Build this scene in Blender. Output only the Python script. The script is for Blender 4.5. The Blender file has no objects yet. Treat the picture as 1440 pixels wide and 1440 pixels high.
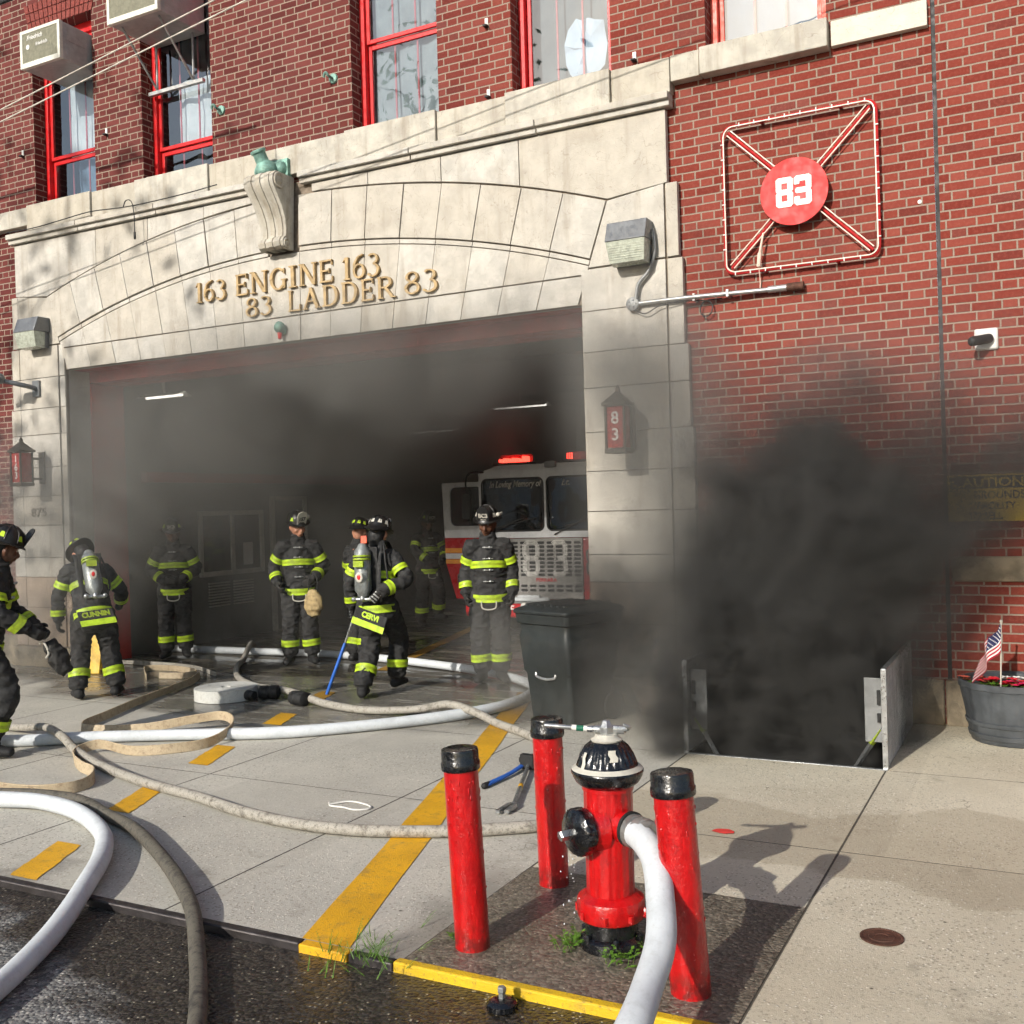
import bpy, math, random
from math import sin, cos, pi, radians, sqrt, atan2
from mathutils import Vector, Matrix, noise as mnoise
random.seed(7)
S = bpy.context.scene
COL = S.collection
V = Vector

def lin(r, g, b):
    f = lambda c: (c/255/12.92) if c/255 <= .04045 else ((c/255+.055)/1.055)**2.4
    return (f(r), f(g), f(b), 1)

# ------------------------------------------------------------------ node helper
class NT:
    def __init__(s, tree): s.t = tree; s.n = tree.nodes; s.l = tree.links
    def new(s, typ, **kw):
        n = s.n.new(typ)
        for k, v in kw.items(): setattr(n, k, v)
        return n
    def put(s, sock, v):
        if v is None: return
        if isinstance(v, bpy.types.NodeSocket): s.l.new(v, sock)
        else: sock.default_value = v
    def m(s, op, a, b=None, c=None, clamp=False):
        n = s.new('ShaderNodeMath', operation=op, use_clamp=clamp)
        s.put(n.inputs[0], a); s.put(n.inputs[1], b); s.put(n.inputs[2], c)
        return n.outputs[0]
    def vm(s, op, a, b=None, out=0):
        n = s.new('ShaderNodeVectorMath', operation=op)
        s.put(n.inputs[0], a)
        if b is not None:
            s.put(n.inputs['Scale'] if op == 'SCALE' else n.inputs[1], b)
        return n.outputs['Value'] if op in ('LENGTH', 'DOT_PRODUCT', 'DISTANCE') else n.outputs[0]
    def ramp(s, x, a, b, lo=0., hi=1., smooth=True):
        n = s.new('ShaderNodeMapRange', interpolation_type='SMOOTHSTEP' if smooth else 'LINEAR')
        s.put(n.inputs[0], x)
        for i, v in ((1, a), (2, b), (3, lo), (4, hi)): s.put(n.inputs[i], v)
        return n.outputs[0]
    def noise(s, vec, scale, detail=2., rough=.5, dist=0., out=0):
        n = s.new('ShaderNodeTexNoise')
        s.put(n.inputs['Vector'], vec); n.inputs['Scale'].default_value = scale
        n.inputs['Detail'].default_value = detail; n.inputs['Roughness'].default_value = rough
        n.inputs['Distortion'].default_value = dist
        return n.outputs[out]
    def voro(s, vec, scale, out='Distance', feature='F1'):
        n = s.new('ShaderNodeTexVoronoi', feature=feature)
        s.put(n.inputs['Vector'], vec); n.inputs['Scale'].default_value = scale
        return n.outputs[out]
    def white(s, vec, out='Value'):
        n = s.new('ShaderNodeTexWhiteNoise', noise_dimensions='3D'); s.put(n.inputs['Vector'], vec); return n.outputs[out]
    def mix(s, f, a, b, blend='MIX'):
        n = s.new('ShaderNodeMix', data_type='RGBA', blend_type=blend)
        s.put(n.inputs[0], f); s.put(n.inputs[6], a); s.put(n.inputs[7], b)
        return n.outputs[2]
    def sep(s, v):
        n = s.new('ShaderNodeSeparateXYZ'); s.put(n.inputs[0], v); return n.outputs
    def comb(s, x, y, z):
        n = s.new('ShaderNodeCombineXYZ')
        for i, v in enumerate((x, y, z)): s.put(n.inputs[i], v)
        return n.outputs[0]
    def bump(s, h, dist=.01, strength=1., nrm=None):
        n = s.new('ShaderNodeBump'); s.put(n.inputs['Height'], h); s.put(n.inputs['Distance'], dist)
        s.put(n.inputs['Strength'], strength)
        if nrm is not None: s.l.new(nrm, n.inputs['Normal'])
        return n.outputs[0]

def new_mat(name):
    m = bpy.data.materials.new(name); m.use_nodes = True
    t = NT(m.node_tree); t.n.clear()
    o = t.new('ShaderNodeOutputMaterial'); p = t.new('ShaderNodeBsdfPrincipled')
    t.l.new(p.outputs[0], o.inputs[0])
    t.p = p; t.o = o
    return m, t

def P(t, base=None, rough=None, metal=None, nrm=None, **kw):
    I = t.p.inputs
    if base is not None: t.put(I['Base Color'], base)
    if rough is not None: t.put(I['Roughness'], rough)
    if metal is not None: t.put(I['Metallic'], metal)
    if nrm is not None: t.put(I['Normal'], nrm)
    for k, v in kw.items(): t.put(I[k.replace('_', ' ')], v)

def paint(name, col, rough=.5, metal=0., var=.25, scale=9., bump=.002, dirt=.0, bscale=60., coat=0.):
    """generic surface: base colour with soft wear variation, fine bump and optional dirt blotches"""
    m, t = new_mat(name)
    co = t.new('ShaderNodeTexCoord').outputs['Object']
    n1 = t.noise(co, scale, 5, .6)
    dark = tuple(c*(1-var) for c in col[:3])+(1,)
    light = tuple(min(1, c*(1+var)) for c in col[:3])+(1,)
    c = t.mix(t.ramp(n1, .3, .7), dark, light)
    if dirt:
        n2 = t.noise(co, scale*.45, 6, .65)
        c = t.mix(t.m('MULTIPLY', t.ramp(n2, .48, .68), dirt), c, lin(62, 55, 46))
    r = t.ramp(t.noise(co, scale*2.3, 4), .3, .7, max(.02, rough-.1), min(1, rough+.12))
    nb = t.noise(co, bscale, 4, .6)
    P(t, c, r, metal, t.bump(nb, bump, .8))
    if coat: t.p.inputs['Coat Weight'].default_value = coat; t.p.inputs['Coat Roughness'].default_value = .08
    return m

# ------------------------------------------------------------------ mesh builder
class MB:
    def __init__(s): s.v = []; s.f = []; s.mi = []
    def add(s, vs, fs, mi=0):
        k = len(s.v); s.v += [tuple(p) for p in vs]; s.f += [tuple(i+k for i in f) for f in fs]; s.mi += [mi]*len(fs); return s
    def box(s, lo, hi, mi=0, M=None):
        (x0, y0, z0), (x1, y1, z1) = lo, hi
        vs = [V(p) for p in ((x0,y0,z0),(x1,y0,z0),(x1,y1,z0),(x0,y1,z0),(x0,y0,z1),(x1,y0,z1),(x1,y1,z1),(x0,y1,z1))]
        if M is not None: vs = [M @ p for p in vs]
        return s.add(vs, [(0,3,2,1),(4,5,6,7),(0,1,5,4),(1,2,6,5),(2,3,7,6),(3,0,4,7)], mi)
    def prism(s, poly, y0, y1, mi=0, M=None):
        """polygon in the XZ plane (counter-clockwise seen from -Y) extruded from y0 (front) to y1"""
        n = len(poly)
        a = sum(poly[i][0]*poly[(i+1) % n][1]-poly[(i+1) % n][0]*poly[i][1] for i in range(n))
        if a < 0: poly = poly[::-1]
        vs = [V((x, y0, z)) for x, z in poly]+[V((x, y1, z)) for x, z in poly]
        if M is not None: vs = [M @ p for p in vs]
        fs = [tuple(range(n)), tuple(range(2*n-1, n-1, -1))]+[(i, i+n, (i+1) % n+n, (i+1) % n) for i in range(n)]
        return s.add(vs, fs, mi)
    def lathe(s, prof, n=32, M=None, mi=0, mod=None, cap=True):
        """profile [(r,z)] turned about Z; mod(angle,r,z)->r"""
        vs = []; fs = []
        for r, z in prof:
            for k in range(n):
                a = 2*pi*k/n; rr = mod(a, r, z) if mod else r
                vs.append(V((rr*cos(a), rr*sin(a), z)))
        m = len(prof)
        for i in range(m-1):
            for k in range(n): fs.append((i*n+k, i*n+(k+1) % n, (i+1)*n+(k+1) % n, (i+1)*n+k))
        if cap:
            fs.append(tuple(range(n-1, -1, -1))); fs.append(tuple(range((m-1)*n, m*n)))
        if M is not None: vs = [M @ p for p in vs]
        return s.add(vs, fs, mi)
    def limb(s, pts, rad, n=14, hint=None, mi=0, sub=4, caps=True):
        """rounded tube through pts; rad = list of r or (rx along hint, ry)"""
        pts = [V(p) for p in pts]; rad = [(r, r) if not isinstance(r, (tuple, list)) else tuple(r) for r in rad]
        P_, R_ = resample(pts, rad, sub)
        if caps:   # rounded ends
            d0 = (P_[0]-P_[1]).normalized(); d1 = (P_[-1]-P_[-2]).normalized()
            a, b = P_[0], P_[-1]; ra, rb = R_[0], R_[-1]
            pre = []; post = []
            for k in (.98, .75, .4):
                q = sqrt(1-k*k)
                pre.append((a+d0*min(ra)*k*.8, (ra[0]*q, ra[1]*q))); post.insert(0, (b+d1*min(rb)*k*.8, (rb[0]*q, rb[1]*q)))
            P_ = [p for p, _ in pre]+P_+[p for p, _ in post]; R_ = [r for _, r in pre]+R_+[r for _, r in post]
        vs = []; fs = []
        h = V(hint) if hint is not None else None
        prev = None
        for i, p in enumerate(P_):
            t = (P_[min(i+1, len(P_)-1)]-P_[max(i-1, 0)]).normalized()
            if prev is None:
                u = h if h is not None else (V((0, 0, 1)) if abs(t.z) < .9 else V((1, 0, 0)))
            else: u = prev if h is None else h
            u = (u-t*u.dot(t))
            if u.length < 1e-4: u = t.orthogonal()
            u.normalize(); w = t.cross(u); prev = u
            for k in range(n):
                a = 2*pi*k/n; vs.append(p+u*cos(a)*R_[i][0]+w*sin(a)*R_[i][1])
        m = len(P_)
        for i in range(m-1):
            for k in range(n): fs.append((i*n+k, i*n+(k+1) % n, (i+1)*n+(k+1) % n, (i+1)*n+k))
        fs.append(tuple(range(n-1, -1, -1))); fs.append(tuple(range((m-1)*n, m*n)))
        return s.add(vs, fs, mi)
    def tube(s, pts, r, n=10, mi=0, sub=6, smooth=True):
        return s.limb(pts, [r]*len(pts), n, None, mi, sub if smooth else 1, caps=False)
    def ribbon(s, pts, hgt, th, mi=0, sub=6, tilt=0.):
        """flat strap standing on edge along pts"""
        pts = [V(p) for p in pts]; P_, _ = resample(pts, [(1, 1)]*len(pts), sub)
        vs = []; fs = []; m = len(P_)
        for i, p in enumerate(P_):
            t = (P_[min(i+1, m-1)]-P_[max(i-1, 0)]); t.z = 0; t.normalize()
            w = V((-t.y, t.x, 0)); tl = tilt*sin(i*.21)
            up = V((0, 0, 1))*cos(tl)+w*sin(tl)
            q = w*cos(tl)-V((0, 0, 1))*sin(tl)
            vs += [p+q*th/2, p-q*th/2, p-q*th/2+up*hgt, p+q*th/2+up*hgt]
        for i in range(m-1):
            for k in range(4): fs.append((i*4+k, i*4+(k+1) % 4, (i+1)*4+(k+1) % 4, (i+1)*4+k))
        fs += [(3, 2, 1, 0), ((m-1)*4, (m-1)*4+1, (m-1)*4+2, (m-1)*4+3)]
        return s.add(vs, fs, mi)
    def ball(s, c, r, n=12, m=8, mi=0, M=None):
        r = (r, r, r) if not isinstance(r, (tuple, list)) else r
        vs = []; fs = []
        for i in range(1, m):
            for k in range(n):
                a = 2*pi*k/n; b = pi*i/m
                vs.append(V((r[0]*sin(b)*cos(a), r[1]*sin(b)*sin(a), -r[2]*cos(b))))
        vs += [V((0, 0, -r[2])), V((0, 0, r[2]))]
        for i in range(m-2):
            for k in range(n): fs.append((i*n+k, i*n+(k+1) % n, (i+1)*n+(k+1) % n, (i+1)*n+k))
        q = (m-1)*n
        for k in range(n): fs += [(q, (k+1) % n, k), (q+1, (m-2)*n+k, (m-2)*n+(k+1) % n)]
        c = V(c); vs = [(M @ p if M is not None else p)+c for p in vs]
        return s.add(vs, fs, mi)
    def text(s, body, size, thick, M, bold=0., mi=0, align='CENTER', xs=1., res=3, shear=0.):
        cu = bpy.data.curves.new('lettering', 'FONT'); cu.body = body; cu.size = size; cu.extrude = thick; cu.offset = bold
        cu.align_x = align; cu.align_y = 'CENTER'; cu.resolution_u = res; cu.shear = shear
        ob = bpy.data.objects.new('lettering', cu); me = ob.to_mesh()
        R = M @ Matrix.Diagonal((xs, 1, 1, 1))
        s.add([R @ v.co for v in me.vertices], [tuple(p.vertices) for p in me.polygons], mi)
        ob.to_mesh_clear(); SPENT.extend((ob, cu))
        return s
    def mesh(s, name):
        me = bpy.data.meshes.new(name); me.from_pydata(s.v, [], s.f); me.update()
        me.polygons.foreach_set('material_index', s.mi)
        return me
    def obj(s, name, mats, parent=None, sharp=35, bevel=0., flat=False):
        me = s.mesh(name)
        return link(name, me, mats, parent, sharp, bevel, flat)

def resample(pts, rad, sub):
    n = len(pts)
    if n < 3 or sub <= 1: return list(pts), list(rad)
    P_, R_ = [], []
    for i in range(n-1):
        p0 = pts[max(i-1, 0)]; p1 = pts[i]; p2 = pts[i+1]; p3 = pts[min(i+2, n-1)]
        if i == 0: p0 = p1*2-p2
        if i == n-2: p3 = p2*2-p1
        # centripetal-ish: limit overshoot by using scaled tangents
        d = (p2-p1).length
        t1 = (p2-p0); t2 = (p3-p1)
        t1 = t1.normalized()*d if t1.length > 1e-6 else t1; t2 = t2.normalized()*d if t2.length > 1e-6 else t2
        for k in range(sub):
            t = k/sub; h00 = 2*t**3-3*t*t+1; h10 = t**3-2*t*t+t; h01 = -2*t**3+3*t*t; h11 = t**3-t*t
            P_.append(p1*h00+t1*h10+p2*h01+t2*h11)
            w = t*t*(3-2*t); R_.append((rad[i][0]*(1-w)+rad[i+1][0]*w, rad[i][1]*(1-w)+rad[i+1][1]*w))
    P_.append(pts[-1]); R_.append(rad[-1])
    return P_, R_

BEVELS = []
def link(name, me, mats, parent=None, sharp=35, bevel=0., flat=False):
    for m in (mats if isinstance(mats, (list, tuple)) else [mats]): me.materials.append(m)
    if not flat:
        me.polygons.foreach_set('use_smooth', [True]*len(me.polygons))
        me.set_sharp_from_angle(angle=radians(sharp))
    o = bpy.data.objects.new(name, me); COL.objects.link(o)
    if parent is not None:
        o.parent = parent
    if bevel:
        BEVELS.append((o, bevel))
    return o

def tag(o, label, cat, group=None):
    o['label'] = label; o['category'] = cat
    if group: o['group'] = group
    return o
def kind(o, k): o['kind'] = k; return o
def thing(name, label, cat, loc=(0, 0, 0), rz=0., group=None):
    o = bpy.data.objects.new(name, None); o.empty_display_size = .2; COL.objects.link(o)
    o.location = loc; o.rotation_euler = (0, 0, rz)
    return tag(o, label, cat, group)
def copy_tree(o, parent=None):
    c = o.copy(); COL.objects.link(c)
    if parent is not None: c.parent = parent
    for ch in list(o.children): copy_tree(ch, c)
    return c
SPENT = []
def remesh(mb, name, voxel, disp=0., freq=9., seed=0., stretch=(1, 1, 1)):
    me = mb.mesh('shape'); o = bpy.data.objects.new('shape', me); COL.objects.link(o)
    r = o.modifiers.new('r', 'REMESH'); r.mode = 'VOXEL'; r.voxel_size = voxel; r.use_smooth_shade = True
    sm = o.modifiers.new('s', 'SMOOTH'); sm.factor = .5; sm.iterations = 3
    dg = bpy.context.evaluated_depsgraph_get()
    out = bpy.data.meshes.new_from_object(o.evaluated_get(dg)); out.name = name
    COL.objects.unlink(o); SPENT.extend((o, me))
    if disp:
        for v, nn in zip(out.vertices, [v.normal.copy() for v in out.vertices]):
            p = v.co
            q = V((p.x*freq*stretch[0]+seed, p.y*freq*stretch[1]+seed*2, p.z*freq*stretch[2]))
            d = 1-2*abs(mnoise.noise(q)); d2 = mnoise.noise(q*2.3)
            v.co = p+nn*(disp*(d*.9-.35)+disp*.4*d2)
    return out
YZ = lambda x, y, z, rz=0.: Matrix.Translation((x, y, z)) @ Matrix.Rotation(rz, 4, 'Z') @ Matrix.Rotation(pi/2, 4, 'X')   # text upright facing -Y
# ------------------------------------------------------------------ materials of the place
def brick_mat(name, tone=1., maroon_shade=0.):
    m, t = new_mat(name)
    pos = t.sep(t.new('ShaderNodeNewGeometry').outputs['Position'])
    H, PD, SP, J = .0745, .338, .222, .0122
    u0 = t.m('ADD', pos[0], pos[1])
    wob = t.noise(t.comb(t.m('MULTIPLY', u0, 1.), pos[2], 0.), 2.2, 2)
    zz = t.m('ADD', pos[2], t.m('MULTIPLY', t.m('SUBTRACT', wob, .5), .012))
    row_f = t.m('DIVIDE', zz, H); row = t.m('FLOOR', row_f); fv = t.m('SUBTRACT', row_f, row)
    off = t.m('MULTIPLY', t.m('PINGPONG', row, 1.), .5)
    jit = t.m('MULTIPLY', t.white(t.comb(row, 3., 1.)), .07)
    uf = t.m('ADD', t.m('ADD', t.m('DIVIDE', u0, PD), off), jit)
    cell = t.m('FLOOR', uf); fu = t.m('MULTIPLY', t.m('SUBTRACT', uf, cell), PD)
    head = t.m('GREATER_THAN', fu, SP)
    lo = t.m('MULTIPLY', head, SP); hi = t.m('ADD', SP, t.m('MULTIPLY', head, PD-SP))
    du = t.m('MINIMUM', t.m('SUBTRACT', fu, lo), t.m('SUBTRACT', hi, fu))
    dv = t.m('MULTIPLY', t.m('MINIMUM', fv, t.m('SUBTRACT', 1., fv)), H)
    d = t.m('MINIMUM', du, dv)
    P3 = t.comb(u0, 0., pos[2])
    rag = t.m('MULTIPLY', t.m('SUBTRACT', t.noise(P3, 55, 3), .5), .005)
    d = t.m('ADD', d, rag)
    face = t.ramp(d, J*.5-.001, J*.5+.0025)
    idv = t.comb(t.m('ADD', t.m('MULTIPLY', cell, 2.), head), row, 7.)
    rnd = t.white(idv); rnd2 = t.white(t.comb(row, t.m('ADD', t.m('MULTIPLY', cell, 2.), head), 2.))
    a, b, c, e = lin(134*tone, 55*tone, 41*tone), lin(116*tone, 45*tone, 36*tone), lin(144*tone, 68*tone, 54*tone), lin(98*tone, 45*tone, 39*tone)
    col = t.mix(t.ramp(rnd, 0., 1., smooth=False), a, b)
    col = t.mix(t.m('MULTIPLY', head, t.ramp(rnd2, .2, .9, .1, .75)), col, c)
    col = t.mix(t.ramp(rnd2, .86, .95, 0, .6), col, e)
    col = t.mix(t.ramp(t.noise(P3, 38, 4, .65), .42, .72, 0, .35), col, lin(142, 80, 66))
    if maroon_shade:  # darker maroon towards the left: haze and tree shade put into the brick colour
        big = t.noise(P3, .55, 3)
        f = t.m('MULTIPLY', t.ramp(t.m('ADD', pos[0], t.m('MULTIPLY', big, 2.)), -2.2, -6.5), maroon_shade)
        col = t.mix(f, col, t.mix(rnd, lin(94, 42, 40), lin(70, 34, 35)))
    mort = t.mix(t.noise(P3, 70, 3), lin(160, 143, 128), lin(122, 104, 92))
    st = t.ramp(t.noise(P3, .9, 5, .7), .5, .75, 0, .4)
    col = t.mix(face, mort, col)
    col = t.mix(st, col, lin(78, 48, 44))
    hgt = t.m('ADD', face, t.m('MULTIPLY', t.noise(P3, 120, 3), .25))
    P(t, col, t.ramp(rnd, 0, 1, .7, .92), 0., t.bump(hgt, .006, .9), Specular_IOR_Level=.25)
    return m

def stone_mat(name, base, var=.12, stain=.45, pink=0.):
    m, t = new_mat(name)
    g = t.new('ShaderNodeNewGeometry'); pos = g.outputs['Position']; isl = g.outputs['Random Per Island']
    n1 = t.noise(pos, 1.6, 6, .65); n2 = t.noise(pos, 24, 6, .7); n3 = t.noise(pos, 5.5, 5, .6)
    d = tuple(c*(1-var*2) for c in base[:3])+(1,); l = tuple(min(1, c*(1+var)) for c in base[:3])+(1,)
    col = t.mix(t.ramp(n3, .3, .7), d, l)
    col = t.mix(t.ramp(isl, 0, 1, 0, .4), col, tuple(c*k for c, k in zip(base[:3], (.80, .72, .60)))+(1,))
    xyz = t.sep(pos)
    streak = t.noise(t.comb(t.m('MULTIPLY', xyz[0], 7.), t.m('MULTIPLY', xyz[1], 7.), t.m('MULTIPLY', xyz[2], .7)), 1., 5, .6)
    col = t.mix(t.m('MULTIPLY', t.ramp(streak, .5, .72), stain), col, lin(118, 104, 84))
    col = t.mix(t.m('MULTIPLY', t.ramp(n1, .55, .75), stain*.8), col, lin(134, 122, 104))
    col = t.mix(t.ramp(n2, .6, .72, 0, .35), col, lin(104, 92, 76))
    vein = t.m('ABSOLUTE', t.m('SUBTRACT', t.noise(pos, 2.7, 3, .5, 1.5), .5))
    col = t.mix(t.ramp(vein, .0, .006, .3, 0.), col, lin(96, 84, 70))
    h = t.m('ADD', n2, t.m('MULTIPLY', t.noise(pos, 90, 3), .6))
    P(t, col, t.ramp(n3, .3, .7, .62, .85), 0., t.bump(h, .004, .7), Specular_IOR_Level=.3)
    return m

def line_mask(t, x, at, half, wob=None):
    """1 on a narrow straight line x = at"""
    d = t.m('ABSOLUTE', t.m('SUBTRACT', x, at))
    if wob is not None: d = t.m('ADD', d, wob)
    return t.ramp(d, half*.7, half*1.3, 1., 0.)

def concrete_mat():
    m, t = new_mat('sidewalk_concrete')
    pos = t.new('ShaderNodeNewGeometry').outputs['Position']
    x, y, z = t.sep(pos)[0:3]
    p2 = t.comb(x, y, 0.)
    fine = t.noise(p2, 210, 2, .7); mid = t.noise(p2, 38, 5, .7); big = t.noise(p2, 1.1, 6, .62); big2 = t.noise(p2, .55, 5, .6)
    # slab cells: five lengthwise strips, split by cross joints
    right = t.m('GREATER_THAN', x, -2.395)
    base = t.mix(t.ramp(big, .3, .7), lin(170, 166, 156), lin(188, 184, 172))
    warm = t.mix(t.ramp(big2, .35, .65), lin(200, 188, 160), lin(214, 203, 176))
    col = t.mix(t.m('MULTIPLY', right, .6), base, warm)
    strip = t.m('FLOOR', t.m('DIVIDE', t.m('ADD', x, 20.39), 1.4)); cross = t.m('FLOOR', t.m('DIVIDE', t.m('ADD', y, 3.3), 2.95))
    sh = t.white(t.comb(strip, cross, 4.))
    col = t.mix(t.ramp(sh, 0, 1, 0, .22), col, lin(128, 121, 108))
    # exposed aggregate: pale and dark grains
    gr = t.voro(p2, 62, 'Color'); gd = t.voro(p2, 62)
    gs = t.sep(gr)
    pale = t.m('MULTIPLY', t.m('GREATER_THAN', gs[0], .78), t.ramp(gd, .22, .38, 1, 0))
    darkg = t.m('MULTIPLY', t.m('GREATER_THAN', gs[1], .58), t.ramp(gd, .3, .5, 1, 0))
    expo = t.ramp(t.noise(p2, .8, 4, .6), .3, .62, .25, 1.)
    col = t.mix(t.m('MULTIPLY', darkg, t.m('MULTIPLY', expo, .6)), col, lin(112, 106, 95))
    col = t.mix(t.m('MULTIPLY', pale, t.m('MULTIPLY', expo, .8)), col, lin(226, 221, 208))
    col = t.mix(t.ramp(mid, .55, .75, 0, .4), col, lin(112, 106, 94))
    # dark specks of gum and grit
    sp = t.voro(p2, 3.1); col = t.mix(t.ramp(sp, .022, .036, .8, 0), col, lin(58, 52, 46))
    oil = t.ramp(t.noise(p2, 1.7, 5, .7), .60, .72, 0, .4); col = t.mix(oil, col, lin(98, 90, 76))
    # damp: a tide line across the right-hand slabs, run-off round the hydrant pad, wet floor before the bay
    wv = t.m('SUBTRACT', t.noise(p2, .9, 4, .55), .5); wv2 = t.m('SUBTRACT', t.noise(p2, 3.2, 4, .6), .5)
    yy = t.m('ADD', y, t.m('ADD', t.m('MULTIPLY', wv, 1.9), t.m('MULTIPLY', wv2, .35)))
    tide = t.m('MULTIPLY', t.m('MULTIPLY', t.ramp(yy, 6.28, 6.4, 1, 0), t.ramp(yy, 5.0, 5.12)), t.ramp(x, -2.42, -2.38))
    col = t.mix(t.m('MULTIPLY', tide, .3), col, lin(112, 94, 66))
    xx = t.m('ADD', x, t.m('MULTIPLY', wv, 1.4))
    bay = t.m('MULTIPLY', t.ramp(t.m('ADD', yy, t.m('MULTIPLY', t.m('ABSOLUTE', t.m('ADD', xx, 6.6)), -.28)), 6.7, 7.3), t.ramp(xx, -3.2, -3.9))
    streaks = t.noise(t.comb(t.m('MULTIPLY', x, .7), t.m('MULTIPLY', y, 4.), 0.), 1.6, 4, .6)
    bay = t.m('MULTIPLY', bay, t.ramp(streaks, .3, .5, .55, 1.))
    pud = t.m('MULTIPLY', t.ramp(t.m('ADD', wv, t.m('MULTIPLY', wv2, .5)), .12, .2), t.ramp(y, 6.0, 5.2))
    leak = t.m('MULTIPLY', t.ramp(t.m('ADD', y, t.m('MULTIPLY', wv2, .8)), 4.9, 4.4), t.m('MULTIPLY', t.ramp(t.m('ADD', x, t.m('MULTIPLY', wv2, .5)), -2.75, -2.45), t.ramp(x, -2.3, -2.4)))
    wet = t.m('MINIMUM', 1., t.m('ADD', bay, t.m('ADD', t.m('MULTIPLY', pud, .45), t.m('MULTIPLY', leak, .6))))
    col = t.mix(t.m('MULTIPLY', wet, .72), col, lin(52, 48, 42))
    # joints
    wob = t.m('MULTIPLY', t.noise(p2, 9, 3), .003)
    j = None
    for at in (-5.37, -3.735, -2.395, -1.01, -6.95, -8.6, .4, 1.8):
        q = line_mask(t, x, at, .007, wob); j = q if j is None else t.m('MAXIMUM', j, q)
    q = t.m('MAXIMUM', line_mask(t, y, 5.56, .006, wob), line_mask(t, y, 7.32, .006, wob)); j = t.m('MAXIMUM', j, q)
    col = t.mix(t.m('MULTIPLY', j, .85), col, lin(44, 40, 34))
    crack = t.m('ABSOLUTE', t.m('SUBTRACT', t.noise(p2, .75, 4, .6), .5))
    col = t.mix(t.m('MULTIPLY', t.ramp(crack, .0, .0016, .55, 0.), t.ramp(big2, .5, .6)), col, lin(70, 64, 54))
    h = t.m('SUBTRACT', t.m('ADD', t.m('MULTIPLY', fine, .5), t.m('ADD', mid, t.m('MULTIPLY', pale, .5))), t.m('MULTIPLY', j, 2.5))
    P(t, col, t.ramp(wet, 0, 1, .86, .2), 0., t.bump(h, .004, t.ramp(wet, 0, 1, .8, .25)), Specular_IOR_Level=.4)
    return m

def floor_mat():
    m, t = new_mat('garage_floor_concrete')
    pos = t.new('ShaderNodeNewGeometry').outputs['Position']; x, y, z = t.sep(pos)[0:3]
    n = t.noise(t.comb(t.m('MULTIPLY', x, .6), t.m('MULTIPLY', y, 3.), 0.), 1.5, 5, .6)
    n2 = t.noise(pos, 3., 5, .6)
    col = t.mix(t.ramp(n2, .3, .7), lin(76, 72, 64), lin(98, 92, 80))
    wet = t.ramp(n, .38, .55)
    col = t.mix(t.m('MULTIPLY', wet, .7), col, lin(44, 41, 36))
    P(t, col, t.ramp(wet, 0, 1, .6, .16), 0., t.bump(t.noise(pos, 60, 3), .002, .3))
    return m

def asphalt_mat(name, patch=False):
    m, t = new_mat(name)
    pos = t.new('ShaderNodeNewGeometry').outputs['Position']; x, y, z = t.sep(pos)[0:3]
    p2 = t.comb(x, y, 0.)
    gc = t.sep(t.voro(p2, 58, 'Color')); gd = t.voro(p2, 58)
    big = t.noise(p2, 1.3, 5, .6); mid = t.noise(p2, 9, 5, .65)
    dry = t.mix(t.ramp(gc[0], 0, 1), lin(84, 84, 83), lin(136, 134, 130))
    dry = t.mix(t.m('MULTIPLY', t.m('GREATER_THAN', gc[1], .82), t.ramp(gd, .25, .4, 1, 0)), dry, lin(196, 192, 182))
    wetc = t.mix(t.ramp(gc[0], 0, 1), lin(30, 28, 26), lin(66, 61, 54)) if not patch else t.mix(t.ramp(gc[0], 0, 1), lin(84, 78, 69), lin(122, 114, 101))
    pale = t.m('MULTIPLY', t.m('GREATER_THAN', gc[2], .955), t.ramp(gd, .2, .34, 1, 0))
    wetc = t.mix(t.m('MULTIPLY', pale, .9), wetc, lin(176, 168, 148))
    wv = t.m('SUBTRACT', t.noise(p2, 1.5, 4, .6), .5); wv2 = t.m('SUBTRACT', t.noise(p2, 6., 4, .6), .5)
    if not patch:
        # dry crown of the road to the left, wet gutter along the kerb
        q = t.m('ADD', t.m('ADD', t.m('MULTIPLY', wv, 1.1), t.m('MULTIPLY', wv2, .3)), t.m('ADD', t.m('MULTIPLY', y, -1.), t.m('MULTIPLY', x, -.35)))
        wet = t.ramp(q, -1.75, -1.5, 1, 0)
    else:
        wet = t.ramp(t.m('ADD', t.m('ADD', t.m('MULTIPLY', wv, 1.2), t.m('MULTIPLY', wv2, .4)), t.m('MULTIPLY', t.m('ABSOLUTE', t.m('ADD', x, 1.66)), .45)), .62, .45)
        dry = t.mix(t.ramp(gc[0], 0, 1), lin(134, 126, 112), lin(164, 155, 138))
    col = t.mix(wet, dry, wetc)
    oil = t.ramp(t.noise(p2, 2.1, 5, .7), .56, .7, 0, .5)
    col = t.mix(oil, col, lin(72, 64, 54) if patch else lin(40, 38, 36))
    crack = t.m('ABSOLUTE', t.m('SUBTRACT', t.noise(p2, 2.4, 5, .65, .4), .5))
    col = t.mix(t.ramp(crack, .0, .006, .7, 0.), col, lin(18, 16, 14))
    h = t.m('ADD', t.m('MULTIPLY', gd, -1.), t.m('MULTIPLY', mid, .7))
    P(t, col, t.ramp(wet, 0, 1, .85, .3), 0., t.bump(h, .005 if patch else .009, t.ramp(wet, 0, 1, 1., .8)), Specular_IOR_Level=.45)
    return m

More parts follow.
